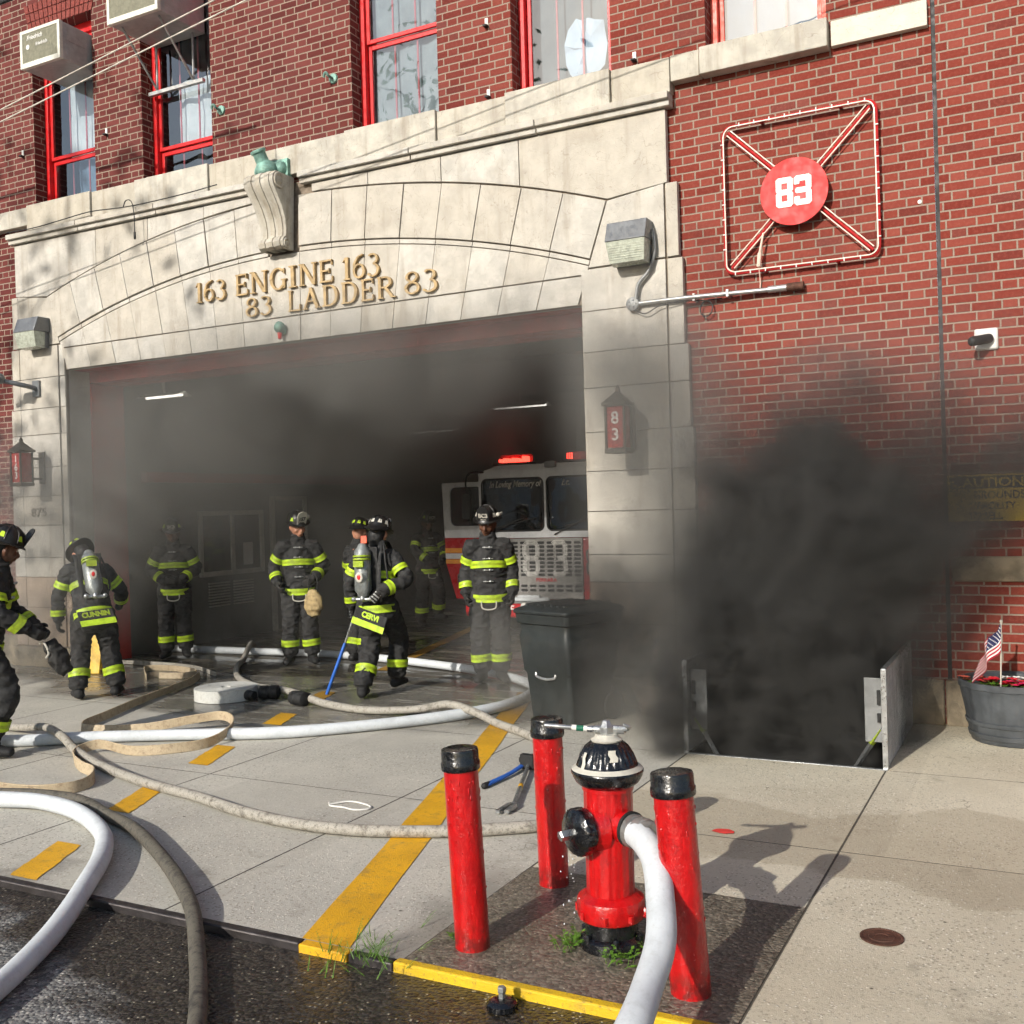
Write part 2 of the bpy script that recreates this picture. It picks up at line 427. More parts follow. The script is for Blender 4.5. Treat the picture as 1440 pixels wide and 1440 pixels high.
def road_paint(name, col, wear=.45):
    m, t = new_mat(name)
    pos = t.new('ShaderNodeNewGeometry').outputs['Position']
    n = t.noise(pos, 14, 6, .7); n2 = t.noise(pos, 70, 4, .7); n3 = t.noise(pos, 3.2, 5)
    c = t.mix(t.ramp(n3, .3, .7), tuple(k*.8 for k in col[:3])+(1,), col)
    c = t.mix(t.ramp(n, .52, .72, 0, wear), c, lin(120, 96, 50))
    c = t.mix(t.ramp(n2, .56, .70, 0, .7), c, lin(96, 82, 56))
    c = t.mix(t.ramp(t.noise(pos, 5.5, 6, .7), .54, .66, 0, .55), c, lin(150, 124, 66))
    x, y, z = t.sep(pos)[0:3]
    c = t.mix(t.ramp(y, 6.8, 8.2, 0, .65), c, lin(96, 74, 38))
    P(t, c, .6, 0., t.bump(t.m('ADD', n2, t.noise(pos, 190, 2)), .003, .8))
    return m

def glass_mat(name, tint=(.75, .8, .82, 1), mixf=.5, rough=.02):
    """window glass: mirror layer by angle over a clear sheet"""
    m, t = new_mat(name)
    t.n.remove(t.p)
    tr = t.new('ShaderNodeBsdfTransparent'); tr.inputs[0].default_value = tint
    gl = t.new('ShaderNodeBsdfGlossy'); gl.inputs['Roughness'].default_value = rough
    gl.inputs[0].default_value = (.95, .97, 1, 1)
    pos = t.new('ShaderNodeNewGeometry').outputs['Position']
    t.l.new(t.bump(t.noise(pos, 1.7, 2), .02, .25), gl.inputs['Normal'])
    fr = t.new('ShaderNodeFresnel'); fr.inputs[0].default_value = 1.5
    mx = t.new('ShaderNodeMixShader')
    t.l.new(t.m('ADD', t.m('MULTIPLY', fr.outputs[0], 1.3), mixf, clamp=True), mx.inputs[0])
    t.l.new(tr.outputs[0], mx.inputs[1]); t.l.new(gl.outputs[0], mx.inputs[2]); t.l.new(mx.outputs[0], t.o.inputs[0])
    return m

def emit_mat(name, col, strength):
    m, t = new_mat(name)
    P(t, col, .3, Emission_Color=col, Emission_Strength=strength); return m

def hydrant_red(name):
    m, t = new_mat(name)
    co = t.new('ShaderNodeTexCoord').outputs['Object']
    xyz = t.sep(co)
    drip = t.noise(t.comb(t.m('MULTIPLY', xyz[0], 2.2), t.m('MULTIPLY', xyz[1], 2.2), t.m('MULTIPLY', xyz[2], .8)), 14, 4, .6)
    lump = t.noise(co, 38, 4, .6)
    c = t.mix(t.ramp(drip, .3, .7), lin(160, 7, 11), lin(186, 13, 16))
    c = t.mix(t.ramp(t.noise(co, 9, 6, .7), .56, .70, 0, .6), c, lin(112, 10, 12))
    c = t.mix(t.ramp(t.noise(co, 17, 7, .75), .685, .70, 0, .9), c, lin(46, 24, 20))
    c = t.mix(t.ramp(t.noise(co, 60, 3), .7, .74, 0, .7), c, lin(226, 120, 110))
    low = t.m('MULTIPLY', t.ramp(xyz[2], .16, .02), t.ramp(t.noise(co, 22, 4), .4, .6))
    c = t.mix(t.m('MULTIPLY', low, .6), c, lin(60, 28, 22))
    P(t, c, .32, 0., t.bump(t.m('ADD', t.m('MULTIPLY', drip, 1.2), lump), .006, .7), Coat_Weight=.35, Coat_Roughness=.12)
    return m

def hose_mat(name, col, dirt, jacket=lin(60, 55, 48), band=.0, scale=1.):
    m, t = new_mat(name)
    pos = t.new('ShaderNodeNewGeometry').outputs['Position']
    n = t.noise(pos, 7*scale, 5, .65); n2 = t.noise(pos, 30, 5, .7)
    c = t.mix(t.ramp(n, .3, .7), tuple(k*.82 for k in col[:3])+(1,), col)
    c = t.mix(t.m('MULTIPLY', t.ramp(n, .5, .75), dirt), c, jacket)
    c = t.mix(t.m('MULTIPLY', t.ramp(n2, .5, .66), dirt*.8), c, jacket)
    c = t.mix(t.m('MULTIPLY', t.ramp(t.noise(pos, 95, 3, .7), .52, .66), dirt*.55), c, jacket)
    P(t, c, .7, 0., t.bump(n2, .0015, .4))
    return m

M = {}
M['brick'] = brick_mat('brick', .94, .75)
M['brick_inner'] = brick_mat('brick_dark', .55)
M['stone'] = stone_mat('limestone', lin(185, 181, 173), .10, .36)
M['sill'] = stone_mat('sill_stone', lin(184, 179, 168), .12, .45)
M['marble'] = stone_mat('pale_replacement_slab', lin(206, 202, 190), .06, .15)
M['granite'] = stone_mat('rough_granite', lin(152, 140, 120), .25, .6)
M['pinkstone'] = stone_mat('pinkish_granite', lin(164, 146, 130), .16, .4)
M['mortar'] = paint('joint_mortar', lin(120, 108, 94), .9, 0, .3, 20)
M['letters'] = paint('bronze_letters', lin(166, 140, 98), .6, .0, .25, 14, .002)
M['concrete'] = concrete_mat(); M['floor'] = floor_mat()
M['asphalt'] = asphalt_mat('wet_asphalt'); M['patch'] = asphalt_mat('tar_patch', True)
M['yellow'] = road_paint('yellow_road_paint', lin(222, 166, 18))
M['kerbyellow'] = road_paint('yellow_kerb_paint', lin(214, 176, 26), .6)
M['kerbsteel'] = paint('kerb_edging_steel', lin(66, 62, 62), .5, .6, .3, 8, .003, .4)
M['pit'] = paint('cellar_wall', lin(40, 38, 35), .9, 0, .3, 6)
M['winred'] = paint('window_red_paint', lin(196, 20, 24), .38, 0, .15, 10, .001)
M['winred2'] = paint('faded_red_paint', lin(214, 84, 66), .5, 0, .2, 10, .001)
M['muntin'] = paint('pink_muntin', lin(198, 96, 104), .5, 0, .1)
M['glass'] = glass_mat('window_glass', (.72, .76, .78, 1), .12)
M['glassdark'] = glass_mat('cab_glass', (.30, .34, .35, 1), .06)
M['curtain'] = paint('window_film', lin(150, 160, 163), .8, 0, .14, 4)
M['curtainpale'] = paint('pale_curtain', lin(216, 222, 224), .8, 0, .1, 4)
M['sheet'] = paint('crumpled_plastic', lin(196, 214, 230), .6, 0, .12, 4)
M['curtaindim'] = paint('dim_film', lin(112, 122, 126), .8, 0, .14, 4)
M['curtainblue'] = paint('blue_window_film', lin(118, 142, 164), .8, 0, .12, 4)
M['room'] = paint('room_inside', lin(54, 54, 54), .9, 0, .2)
M['acbody'] = paint('ac_metal', lin(176, 178, 176), .5, .3, .12, 6, .001, .25)
M['acwhite'] = paint('ac_white_frame', lin(214, 212, 200), .5, 0, .1, 8, .001, .2)
M['acgrille'] = paint('ac_grille', lin(138, 136, 118), .6, .2, .15, 20)
M['acgap'] = paint('ac_grille_gap', lin(58, 56, 48), .8)
M['steel'] = paint('galvanised_steel', lin(168, 168, 166), .42, .7, .2, 14, .001, .15)
M['greypaint'] = paint('grey_painted_metal', lin(126, 128, 128), .45, .3, .14, 9, .001, .2)
M['lampbox'] = paint('lamp_housing_bronze', lin(112, 114, 116), .42, .4, .14, 9, .001, .2)
M['lens'] = paint('lamp_lens', lin(168, 172, 158), .18, 0, .2, 18, .003, .2)
M['white'] = paint('white_paint', lin(214, 212, 206), .5, 0, .06, 12, .001, .08)
M['offwhite'] = paint('dirty_white_paint', lin(186, 182, 170), .6, 0, .12, 12, .001, .3)
M['black'] = paint('black_gloss_paint', lin(15, 16, 19), .22, 0, .3, 20, .004, 0, 40, .4)
M['blackmatte'] = paint('black_rubber', lin(24, 24, 24), .7, 0, .3, 12, .002)
M['red'] = hydrant_red('hydrant_red_paint')
M['signred'] = paint('weathered_red_board', lin(204, 46, 44), .6, 0, .25, 5, .001, .25)
M['tubered'] = paint('red_frame', lin(170, 28, 30), .45, .2, .2)
M['ropewhite'] = paint('rope_light_tube', lin(226, 196, 180), .35, 0, .1)
M['copper'] = paint('verdigris', lin(122, 160, 148), .6, .35, .35, 12, .003, .45)
M['lantern'] = paint('lantern_bronze', lin(64, 58, 50), .45, .5, .2)
M['lanternred'] = paint('lantern_red_glass', lin(150, 34, 32), .25, 0, .15)
M['hosewhite'] = hose_mat('white_hose', lin(204, 209, 212), .16, lin(120, 116, 104))
M['hosegrey'] = hose_mat('grey_hose', lin(164, 159, 148), .75, lin(66, 58, 48), scale=1.6)
M['hosedark'] = hose_mat('dark_wet_hose', lin(98, 93, 82), .9, lin(36, 34, 32), scale=1.6)
M['hosetan'] = hose_mat('tan_hose', lin(190, 172, 142), .55, lin(110, 84, 62), scale=1.4)
M['brass'] = paint('dull_brass', lin(150, 140, 112), .4, .8, .3, 20)
M['alu'] = paint('worn_aluminium', lin(170, 172, 172), .35, .85, .2, 24, .001)
M['bin'] = paint('bin_plastic', lin(36, 41, 41), .5, 0, .2, 6, .002, .2, 90)
M['leafg'] = paint('weed_leaf', lin(86, 124, 38), .5, 0, .35, 30)
M['caution'] = paint('yellow_sign', lin(226, 190, 36), .5, 0, .08)
M['tub'] = paint('planter_grey', lin(70, 74, 78), .5, 0, .3, 5, .002, .15, 24)
M['soil'] = paint('soil', lin(52, 40, 28), .95, 0, .4, 20, .01)
M['coat'] = paint('turnout_coat', lin(38, 38, 38), .85, 0, .4, 11, .004, .12, 110)
M['lime'] = paint('lime_stripe', lin(172, 202, 34), .6, 0, .2, 14, .002, .5)
M['limedark'] = paint('reflective_stripe', lin(142, 162, 34), .4, 0, .15, 30)
M['skin'] = paint('skin', lin(176, 124, 98), .5, 0, .12, 20)
M['skindark'] = paint('dark_skin', lin(92, 60, 44), .5, 0, .12, 20)
M['helmet'] = paint('black_helmet', lin(26, 25, 24), .38, 0, .4, 14, .003, .3)
M['shield'] = paint('helmet_shield', lin(196, 192, 180), .5, 0, .12)
M['tank'] = paint('air_cylinder', lin(134, 138, 136), .4, .45, .25, 12, .002, .3)
M['glove'] = paint('glove', lin(34, 33, 31), .8, 0, .3, 20, .003)
M['glovetan'] = paint('tan_bag_cloth', lin(156, 136, 96), .8, 0, .3, 20, .004, .3)
M['truckred'] = paint('truck_red', lin(172, 20, 28), .28, 0, .08, 4, .0005, .1, 60, .3)
M['truckwhite'] = paint('truck_white', lin(206, 208, 210), .3, 0, .05, 4, .0005, .08, 60, .3)
M['truckgrey'] = paint('grille_steel', lin(150, 148, 144), .4, .5, .12)
M['chrome'] = paint('chrome', lin(206, 206, 206), .15, 1., .06)
M['gold'] = paint('orange_stripe', lin(226, 150, 50), .4, 0, .06)
M['blue'] = paint('blue_tape', lin(38, 92, 176), .45, 0, .15)
M['green'] = paint('green_tape', lin(24, 104, 78), .5)
M['flagred'] = paint('flag_red', lin(176, 32, 52), .8); M['flagblue'] = paint('flag_blue', lin(36, 42, 88), .8)
M['flagwhite'] = paint('flag_white', lin(226, 222, 220), .8)
M['plate'] = paint('hatch_plate', lin(176, 178, 178), .5, .1, .2, 7, .002, .25)
M['rust'] = paint('rusty_iron', lin(88, 58, 46), .75, .4, .35, 18, .006, .4)
M['redhouse'] = paint('bay_red_steel', lin(168, 36, 30), .45, 0, .2, 4)
M['ceil'] = paint('bay_ceiling', lin(92, 88, 82), .9, 0, .2, 2)
M['baywall'] = paint('bay_wall', lin(104, 104, 98), .8, 0, .2, 2, .002, .3)
M['door'] = paint('booth_door', lin(78, 72, 66), .6, 0, .1)
M['cable'] = paint('pale_cable', lin(196, 190, 178), .6); M['cabledark'] = paint('black_cable', lin(28, 28, 30), .6)
M['clap'] = paint('blue_clapboard', lin(128, 158, 180), .7, 0, .08)
M['tail'] = emit_mat('red_warning_light', (1, .05, .03, 1), 4.)
M['tube'] = emit_mat('strip_light', (1, .96, .86, 1), 2.5)
M['floorsign'] = paint('yellow_floor_sign', lin(214, 172, 50), .5)
M['water'] = paint('water_drop', lin(220, 226, 230), .05)
# ------------------------------------------------------------------ ground
WY = 8.95          # face of the brick wall
SY = 8.87          # face of the stone surround
HX0, HX1, HY0, HY1 = -2.39, -1.03, 7.35, 8.84     # cellar hatch opening

def sheet(rects, z, mb=None):
    mb = mb or MB()
    for x0, y0, x1, y1 in rects: mb.add([(x0, y0, z), (x1, y0, z), (x1, y1, z), (x0, y1, z)], [(0, 1, 2, 3)])
    return mb
road = kind(sheet([(-300, -300, 300, 3.5)], -.032).obj('road', M['asphalt']), 'structure')
ground = kind(sheet([(-300, 25.2, 300, 300)], -.05).obj('ground', M['asphalt']), 'structure')
kind(sheet([(-40, 3.53, HX0, 9.2), (HX1, 3.53, 30, 9.2), (HX0, 3.53, HX1, HY0), (HX0, HY1, HX1, 9.2)], 0).obj('sidewalk', M['concrete']), 'structure')
kind(sheet([(-14, 9.2, -2, 25)], .0).obj('garage_floor', M['floor']), 'structure')
kind(sheet([(-2.392, 3.53, -1.013, 4.725)], .004).obj('tar_patch_pavement', M['patch']), 'structure')
pit = MB()
pit.box((HX0-.05, HY0-.05, -2.4), (HX1+.05, HY1+.05, -2.3))
for lo, hi in (((HX0-.1, HY0-.1, -2.3), (HX0, HY1+.1, -.01)), ((HX1, HY0-.1, -2.3), (HX1+.1, HY1+.1, -.01)), ((HX0, HY0-.1, -2.3), (HX1, HY0, -.01)), ((HX0, HY1, -2.3), (HX1, HY1+.1, -.01))): pit.box(lo, hi)
for k in range(7): pit.box((HX0+.12, HY1-.25-.2*k, -.35-.3*k), (HX1-.12, HY1-.02-.2*k, -.31-.3*k))
kind(pit.obj('cellar_pit_ground', M['pit']), 'structure')
# kerb edging: dark steel along the driveway, yellow before the hydrant
def kerb(x0, x1, mat, name, y0=3.49, z=.006):
    mb = MB(); mb.box((x0, y0, -.12), (x1, 3.545, z)); return kind(mb.obj(name, mat, bevel=.008), 'structure')
kerb(-40, -2.90, M['kerbsteel'], 'kerb', 3.495); kerb(-2.64, -2.42, M['kerbsteel'], 'kerb', 3.495, .003); kerb(-2.415, 2, M['kerbyellow'], 'kerb', 3.495, .010); kerb(2.01, 30, M['kerbsteel'], 'kerb')
kb = MB(); kb.box((-2.895, 3.488, -.12), (-2.645, 3.545, .004)); kind(kb.obj('kerb', M['yellow'], bevel=.006), 'structure')
ln = MB()
def stripe(a, b, w0, w1, z=.004):
    n = 14
    vs = []; random.seed(int(a[0]*100+5))
    for i in range(n+1):
        t = i/n; x = a[0]+(b[0]-a[0])*t; y = a[1]+(b[1]-a[1])*t; w = (w0+(w1-w0)*t)/2
        vs += [(x-w+random.uniform(-.006, .006), y, z), (x+w+random.uniform(-.006, .006), y, z)]
    ln.add(vs, [(2*i, 2*i+1, 2*i+3, 2*i+2) for i in range(n)])
stripe((-2.79, 3.546), (-4.62, 9.15), .25, .2)
for a, b in (((-4.76, 3.57), (-5.0, 4.06)), ((-5.24, 4.62), (-5.45, 5.11)), ((-5.65, 5.73), (-5.88, 6.28)), ((-6.08, 7.06), (-6.26, 7.51)), ((-6.45, 8.1), (-6.6, 8.55))): stripe(a, b, .2, .19)
stripe((-6.72, 9.25), (-6.86, 9.65), .17, .17, .004); stripe((-6.86, 9.9), (-7.9, 13.9), .17, .17, .004)
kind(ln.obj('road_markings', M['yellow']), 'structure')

# ------------------------------------------------------------------ the fire station
FS = thing('fire_station', 'red brick fire station with a limestone arch over its open smoke-filled bay', 'fire station', (0, 0, 0))
XC, ZC, RI, RO = -7.275, -6.28, 10.93, 11.53          # arch centre and radii (in the wall plane)
OX0, OX1, OZ = -10.76, -3.81, 3.70                   # bay opening
WIN = [(-11.27, -10.19), (-9.39, -8.31), (-6.37, -5.32), (-4.49, -3.47), (-2.58, -1.55)]
WZ0, WZ1 = 5.80, 8.02
def wall_holes(mb, x0, x1, z0, z1, holes, y, th):
    xs = sorted({x0, x1, *[h[0] for h in holes], *[h[1] for h in holes]}); zs = sorted({z0, z1, *[h[2] for h in holes], *[h[3] for h in holes]})
    for i in range(len(xs)-1):
        for j in range(len(zs)-1):
            cx, cz = (xs[i]+xs[i+1])/2, (zs[j]+zs[j+1])/2
            if any(h[0] < cx < h[1] and h[2] < cz < h[3] for h in holes): continue
            a, b, c, d = xs[i], xs[i+1], zs[j], zs[j+1]
            mb.add([(a, y, c), (b, y, c), (b, y, d), (a, y, d)], [(0, 1, 2, 3)])
    for h in holes:
        a, b, c, d = h
        mb.add([(a, y, c), (a, y+th, c), (a, y+th, d), (a, y, d)], [(0, 1, 2, 3)])       # left reveal, faces +X
        mb.add([(b, y, c), (b, y, d), (b, y+th, d), (b, y+th, c)], [(0, 1, 2, 3)])
        mb.add([(a, y, d), (a, y+th, d), (b, y+th, d), (b, y, d)], [(0, 1, 2, 3)])
        if c > .1: mb.add([(a, y, c), (b, y, c), (b, y+th, c), (a, y+th, c)], [(0, 1, 2, 3)])
bw = MB()
holes = [(a, b, WZ0, WZ1) for a, b in WIN]+[(OX0-.04, OX1+.04, -.01, OZ+.03)]
wall_holes(bw, -20, -.744, -.01, 11, holes, WY, .3)
bw.add([(-20, 25, -.01), (-20, WY, -.01), (-20, WY, 11), (-20, 25, 11)], [(0, 1, 2, 3)])
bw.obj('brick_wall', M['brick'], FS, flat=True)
b2 = MB(); b2.box((-.712, WY, -.01), (9, WY+.35, 11)); b2.obj('brick_wall', M['brick'], FS, flat=True)
js = MB(); js.box((-.744, WY+.012, .37), (-.712, WY+.3, 11)); js.obj('wall_joint_strip', M['cabledark'], FS)
rf = MB(); rf.box((-20, WY+.3, 11), (9, 25.1, 11.2)); rf.obj('roof', M['ceil'], FS)
# soldier-brick flat arches over two left windows (bricks fanned out)
for (a, b) in WIN[:2]:
    fa = MB(); n = 15; cx = (a+b)/2
    for k in range(n):
        t0, t1 = (k+.08)/n, (k+.92)/n
        f = lambda t, z: cx+((t-.5)*(b-a+.05))*(1+.5*(z-WZ1)/1.)
        for z0, z1 in ((WZ1+.006, WZ1+.10), (WZ1+.112, WZ1+.215), (WZ1+.227, WZ1+.33)):
            fa.prism([(f(t0, z0), z0), (f(t1, z0), z0), (f(t1, z1), z1), (f(t0, z1), z1)], WY-.012, WY+.02)
    fa.obj('window_arch_bricks', paint('arch_brick', lin(118, 52, 44), .85, 0, .3, 30, .004), FS)

# stone surround: blocks of limestone with open joints over a mortar bed
st = MB(); G = .0035
def inset(poly, g):
    n = len(poly); a = sum(poly[i][0]*poly[(i+1) % n][1]-poly[(i+1) % n][0]*poly[i][1] for i in range(n))
    if a < 0: poly = poly[::-1]
    L = []
    for i in range(n):
        p, q = V(poly[i]), V(poly[(i+1) % n]); d = (q-p)
        if d.length < 1e-6: continue
        d.normalize(); L.append((p+V((-d.y, d.x))*g, d))
    out = []
    for i in range(len(L)):
        (p, d), (q, e) = L[i-1], L[i]
        cr = d.x*e.y-d.y*e.x
        if abs(cr) < .02: out.append(tuple(q)); continue
        t = ((q-p).x*e.y-(q-p).y*e.x)/cr; out.append(tuple(p+d*t))
    return out
def block(poly, y=SY, g=G, mb=None): (mb or st).prism(inset(poly, g), y+random.uniform(-.003, .003), WY-.01)
rad = lambda th, r: (XC+r*sin(th), ZC+r*cos(th))
onz = lambda th, z: (XC+(z-ZC)*math.tan(th), z)
arc = lambda r, a, b, n=5: [rad(a+(b-a)*k/n, r) for k in range(n+1)]
TH = radians(19.0); N = 17; dT = 2*TH/N
random.seed(3)
zq = [.26, .75, 1.13, 1.38, 1.78, 2.15, 2.51, 2.92, 3.25, 3.63, 4.02]
xo = lambda z: .0 if z > 4.69 else (.09 if z > 4.01 else (.12 if z > 3.24 else (.155 if z > 2.51 else .18)))
pk = MB()
for s in (1, -1):
    X = lambda x: x if s == 1 else 2*XC-x
    pk = MB()
    for i in range(len(zq)-1):
        z0, z1 = zq[i], zq[i+1]; o = -2.94+xo(z0+.01)
        tgt = st if z0 >= 1.1 else pk
        block([(X(-3.80 if s == 1 else -3.68), z0), (X(-2.975), z0), (X(-2.975), z1), (X(-3.80 if s == 1 else -3.68), z1)], mb=tgt)
        block([(X(-2.965), z0), (X(o), z0), (X(o), z1), (X(-2.965), z1)], SY+.008, mb=tgt)
        if s == -1: block([(X(-3.79), z0), (X(-3.69), z0), (X(-3.69), z1), (X(-3.79), z1)], SY+.012, mb=tgt)
    pk.obj('pier_foot', M['pinkstone'], FS, bevel=.006)
    # shoulder block beside the arch, spandrels
    a = rad(TH, RI); b = rad(TH, RO)
    block([(X(onz(TH, 4.03)[0]), 4.03), (X(-2.975), 4.03), (X(-2.975), 4.69), (X(b[0]), b[1])])
    block([(X(-2.965), 4.03), (X(-2.85), 4.03), (X(-2.85), 4.69), (X(-2.965), 4.69)], SY+.008)
    cuts = [TH, radians(14.4), radians(10), radians(5.6), radians(2.0)]
    top = 5.345
    xs = [-2.94]+[rad(c, RO)[0] for c in cuts[1:]]
    for k in range(4):
        pl = [(X(x), z) for x, z in arc(RO+.012, cuts[k], cuts[k+1], 6)]
        x_out = xs[k] if k else -2.94
        low = [] if k else [(X(-2.94), 4.69)]
        block(low+pl+[(X(xs[k+1]), top), (X(x_out), top)])
# voussoirs: raised panels with a thin rim below
for k in range(N):
    a, b = -TH+k*dT, -TH+(k+1)*dT
    if k == 8: continue
    block(arc(RI+.055, a, b)+arc(RO, b, a), SY-.012+random.uniform(-.004, .004), .0045)
    block(arc(RI, a, b)+arc(RI+.05, b, a), SY+.004, .003)
    # tympanum below the arch, split by the same radii
for k in range(0, N, 1):
    a, b = -TH+k*dT, -TH+(k+1)*dT
    lo = [onz(a, 3.975), onz(b, 3.975)]; up = arc(RI-.004, b, a)
    if up[0][1]-3.975 < .03 and up[-1][1]-3.975 < .03: continue
    if up[0][1] < 3.985: up = [p for p in up if p[1] > 3.98]
    if up[-1][1] < 3.985: up = [p for p in up if p[1] > 3.98]
    block(lo+up, SY+.006, .0015)
    l2 = [(min(max(x, OX0-.02), OX1+.02), z) for x, z in (onz(a, OZ), onz(b, OZ))]
    block([l2[0], l2[1], onz(b, 3.965), onz(a, 3.965)], SY+.004, .0022)
st.obj('stone_surround', M['stone'], FS, bevel=.004)
mo = MB()
mo.prism([(OX1, .02), (-2.96, .02), (-2.96, 5.4), (2*XC+2.96, 5.4), (2*XC+2.96, .02), (OX0, .02), (OX0, OZ+.002), (OX1, OZ+.002)], SY+.03, WY-.012)
mo.obj('joint_mortar', M['mortar'], FS)
def granite(*boxes):
    gb = MB()
    for lo, hi in boxes: gb.box(lo, hi)
    gb.obj('granite_base', M['granite'], FS, bevel=.012)
for s in (1, -1):
    X = lambda x: x if s == 1 else 2*XC-x
    granite(((min(X(-3.83), X(-2.72)), SY-.05, 0), (max(X(-3.83), X(-2.72)), WY+.2, .255)))
granite(*[((x0, WY-.035, -.005), (x1, WY+.05, .362)) for x0, x1 in ((-2.71, -1.75), (-1.74, -.77), (-.76, .42), (.43, 1.6), (1.61, 3))])
granite(*[((x0, WY-.035, -.005), (x1, WY+.05, .362)) for x0, x1 in ((-13.6, -12.6), (-12.59, -11.84))])
band = MB(); 
for x0, x1 in ((-2.72, -1.6), (-1.59, -.76), (-.695, .6), (.61, 2)): band.box((x0, WY-.03, 1.15), (x1, WY+.05, 1.35))
band.obj('granite_band', M['granite'], FS, bevel=.012)
co = MB()
for x0, x1 in ((-11.66, -10.4), (-10.39, -9.1), (-9.09, -7.60), (-7.0, -5.6), (-5.59, -4.2), (-4.19, -2.89)):
    co.box((x0, SY-.045, 5.352), (x1, WY-.01, 5.405)); co.box((x0, SY-.085, 5.407), (x1, WY-.01, 5.47))
co.obj('cornice', M['stone'], FS, bevel=.006)
sc = MB(); random.seed(5)
edges = sorted([-19, -16, -13.4]+[e for w in WIN for e in (w[0]-.03, w[1]+.03)]+[-7.32, -2.88])
edges = [e for e in edges if e < -1.5]
for a, b in zip(edges[:-1], edges[1:]):
    sill = any(abs((a+b)/2-(w[0]+w[1])/2) < .1 for w in WIN)
    zb = 5.475 if a > -11.9 and b < -2.8 else 5.56
    sc.box((a+.004, WY-(.13 if sill else .105), zb), (b-.004, WY+(.2 if sill else .05), 5.795 if sill else 5.782+random.uniform(-.006, .006)))
sc.obj('sill_course', M['sill'], FS, bevel=.007)
ms = MB(); ms.box((-1.505, WY-.06, 5.575), (-.765, WY+.05, 5.78)); ms.obj('sill_course', M['marble'], FS, bevel=.004)

# keystone console
ks = MB()
prof = [(0, 5.44), (-.30, 5.44), (-.345, 5.40), (-.355, 5.34), (-.33, 5.28), (-.27, 5.2), (-.20, 5.1), (-.145, 4.98), (-.125, 4.88), (-.13, 4.80), (-.165, 4.78), (-.185, 4.74), (-.17, 4.69), (-.13, 4.665), (0, 4.665)]
def console(x0, x1, dy, mb):
    vs = [(x0(z), SY+y-(dy if y < 0 else 0), z) for y, z in prof]+[(x1(z), SY+y-(dy if y < 0 else 0), z) for y, z in prof]; n = len(prof)
    mb.add(vs, [tuple(range(n)), tuple(range(2*n-1, n-1, -1))]+[(i, (i+1) % n, (i+1) % n+n, i+n)[::-1] for i in range(n)])
w = lambda z: .165+.035*(z-4.66)/.78
console(lambda z: -7.30-w(z), lambda z: -7.30+w(z), 0, ks)
for k in (-.6, 0, .6): console(lambda z, k=k: -7.30+k*w(z)-.03, lambda z, k=k: -7.30+k*w(z)+.03, .012, ks)
for s in (-1, 1):
    for r_, c, th in ((.085, (SY-.25, 5.35), .018), (.05, (SY-.12, 4.725), .014)):
        ks.lathe([(r_, 0), (r_, th), (r_*.8, th+.004), (r_*.55, th*.4), (r_*.3, th+.006)], 20, Matrix.Translation((-7.30+s*(w(c[1])-.002), c[0], c[1])) @ Matrix.Rotation(s*pi/2, 4, 'Y'))
ks.obj('keystone', M['sill'], FS, bevel=.003)

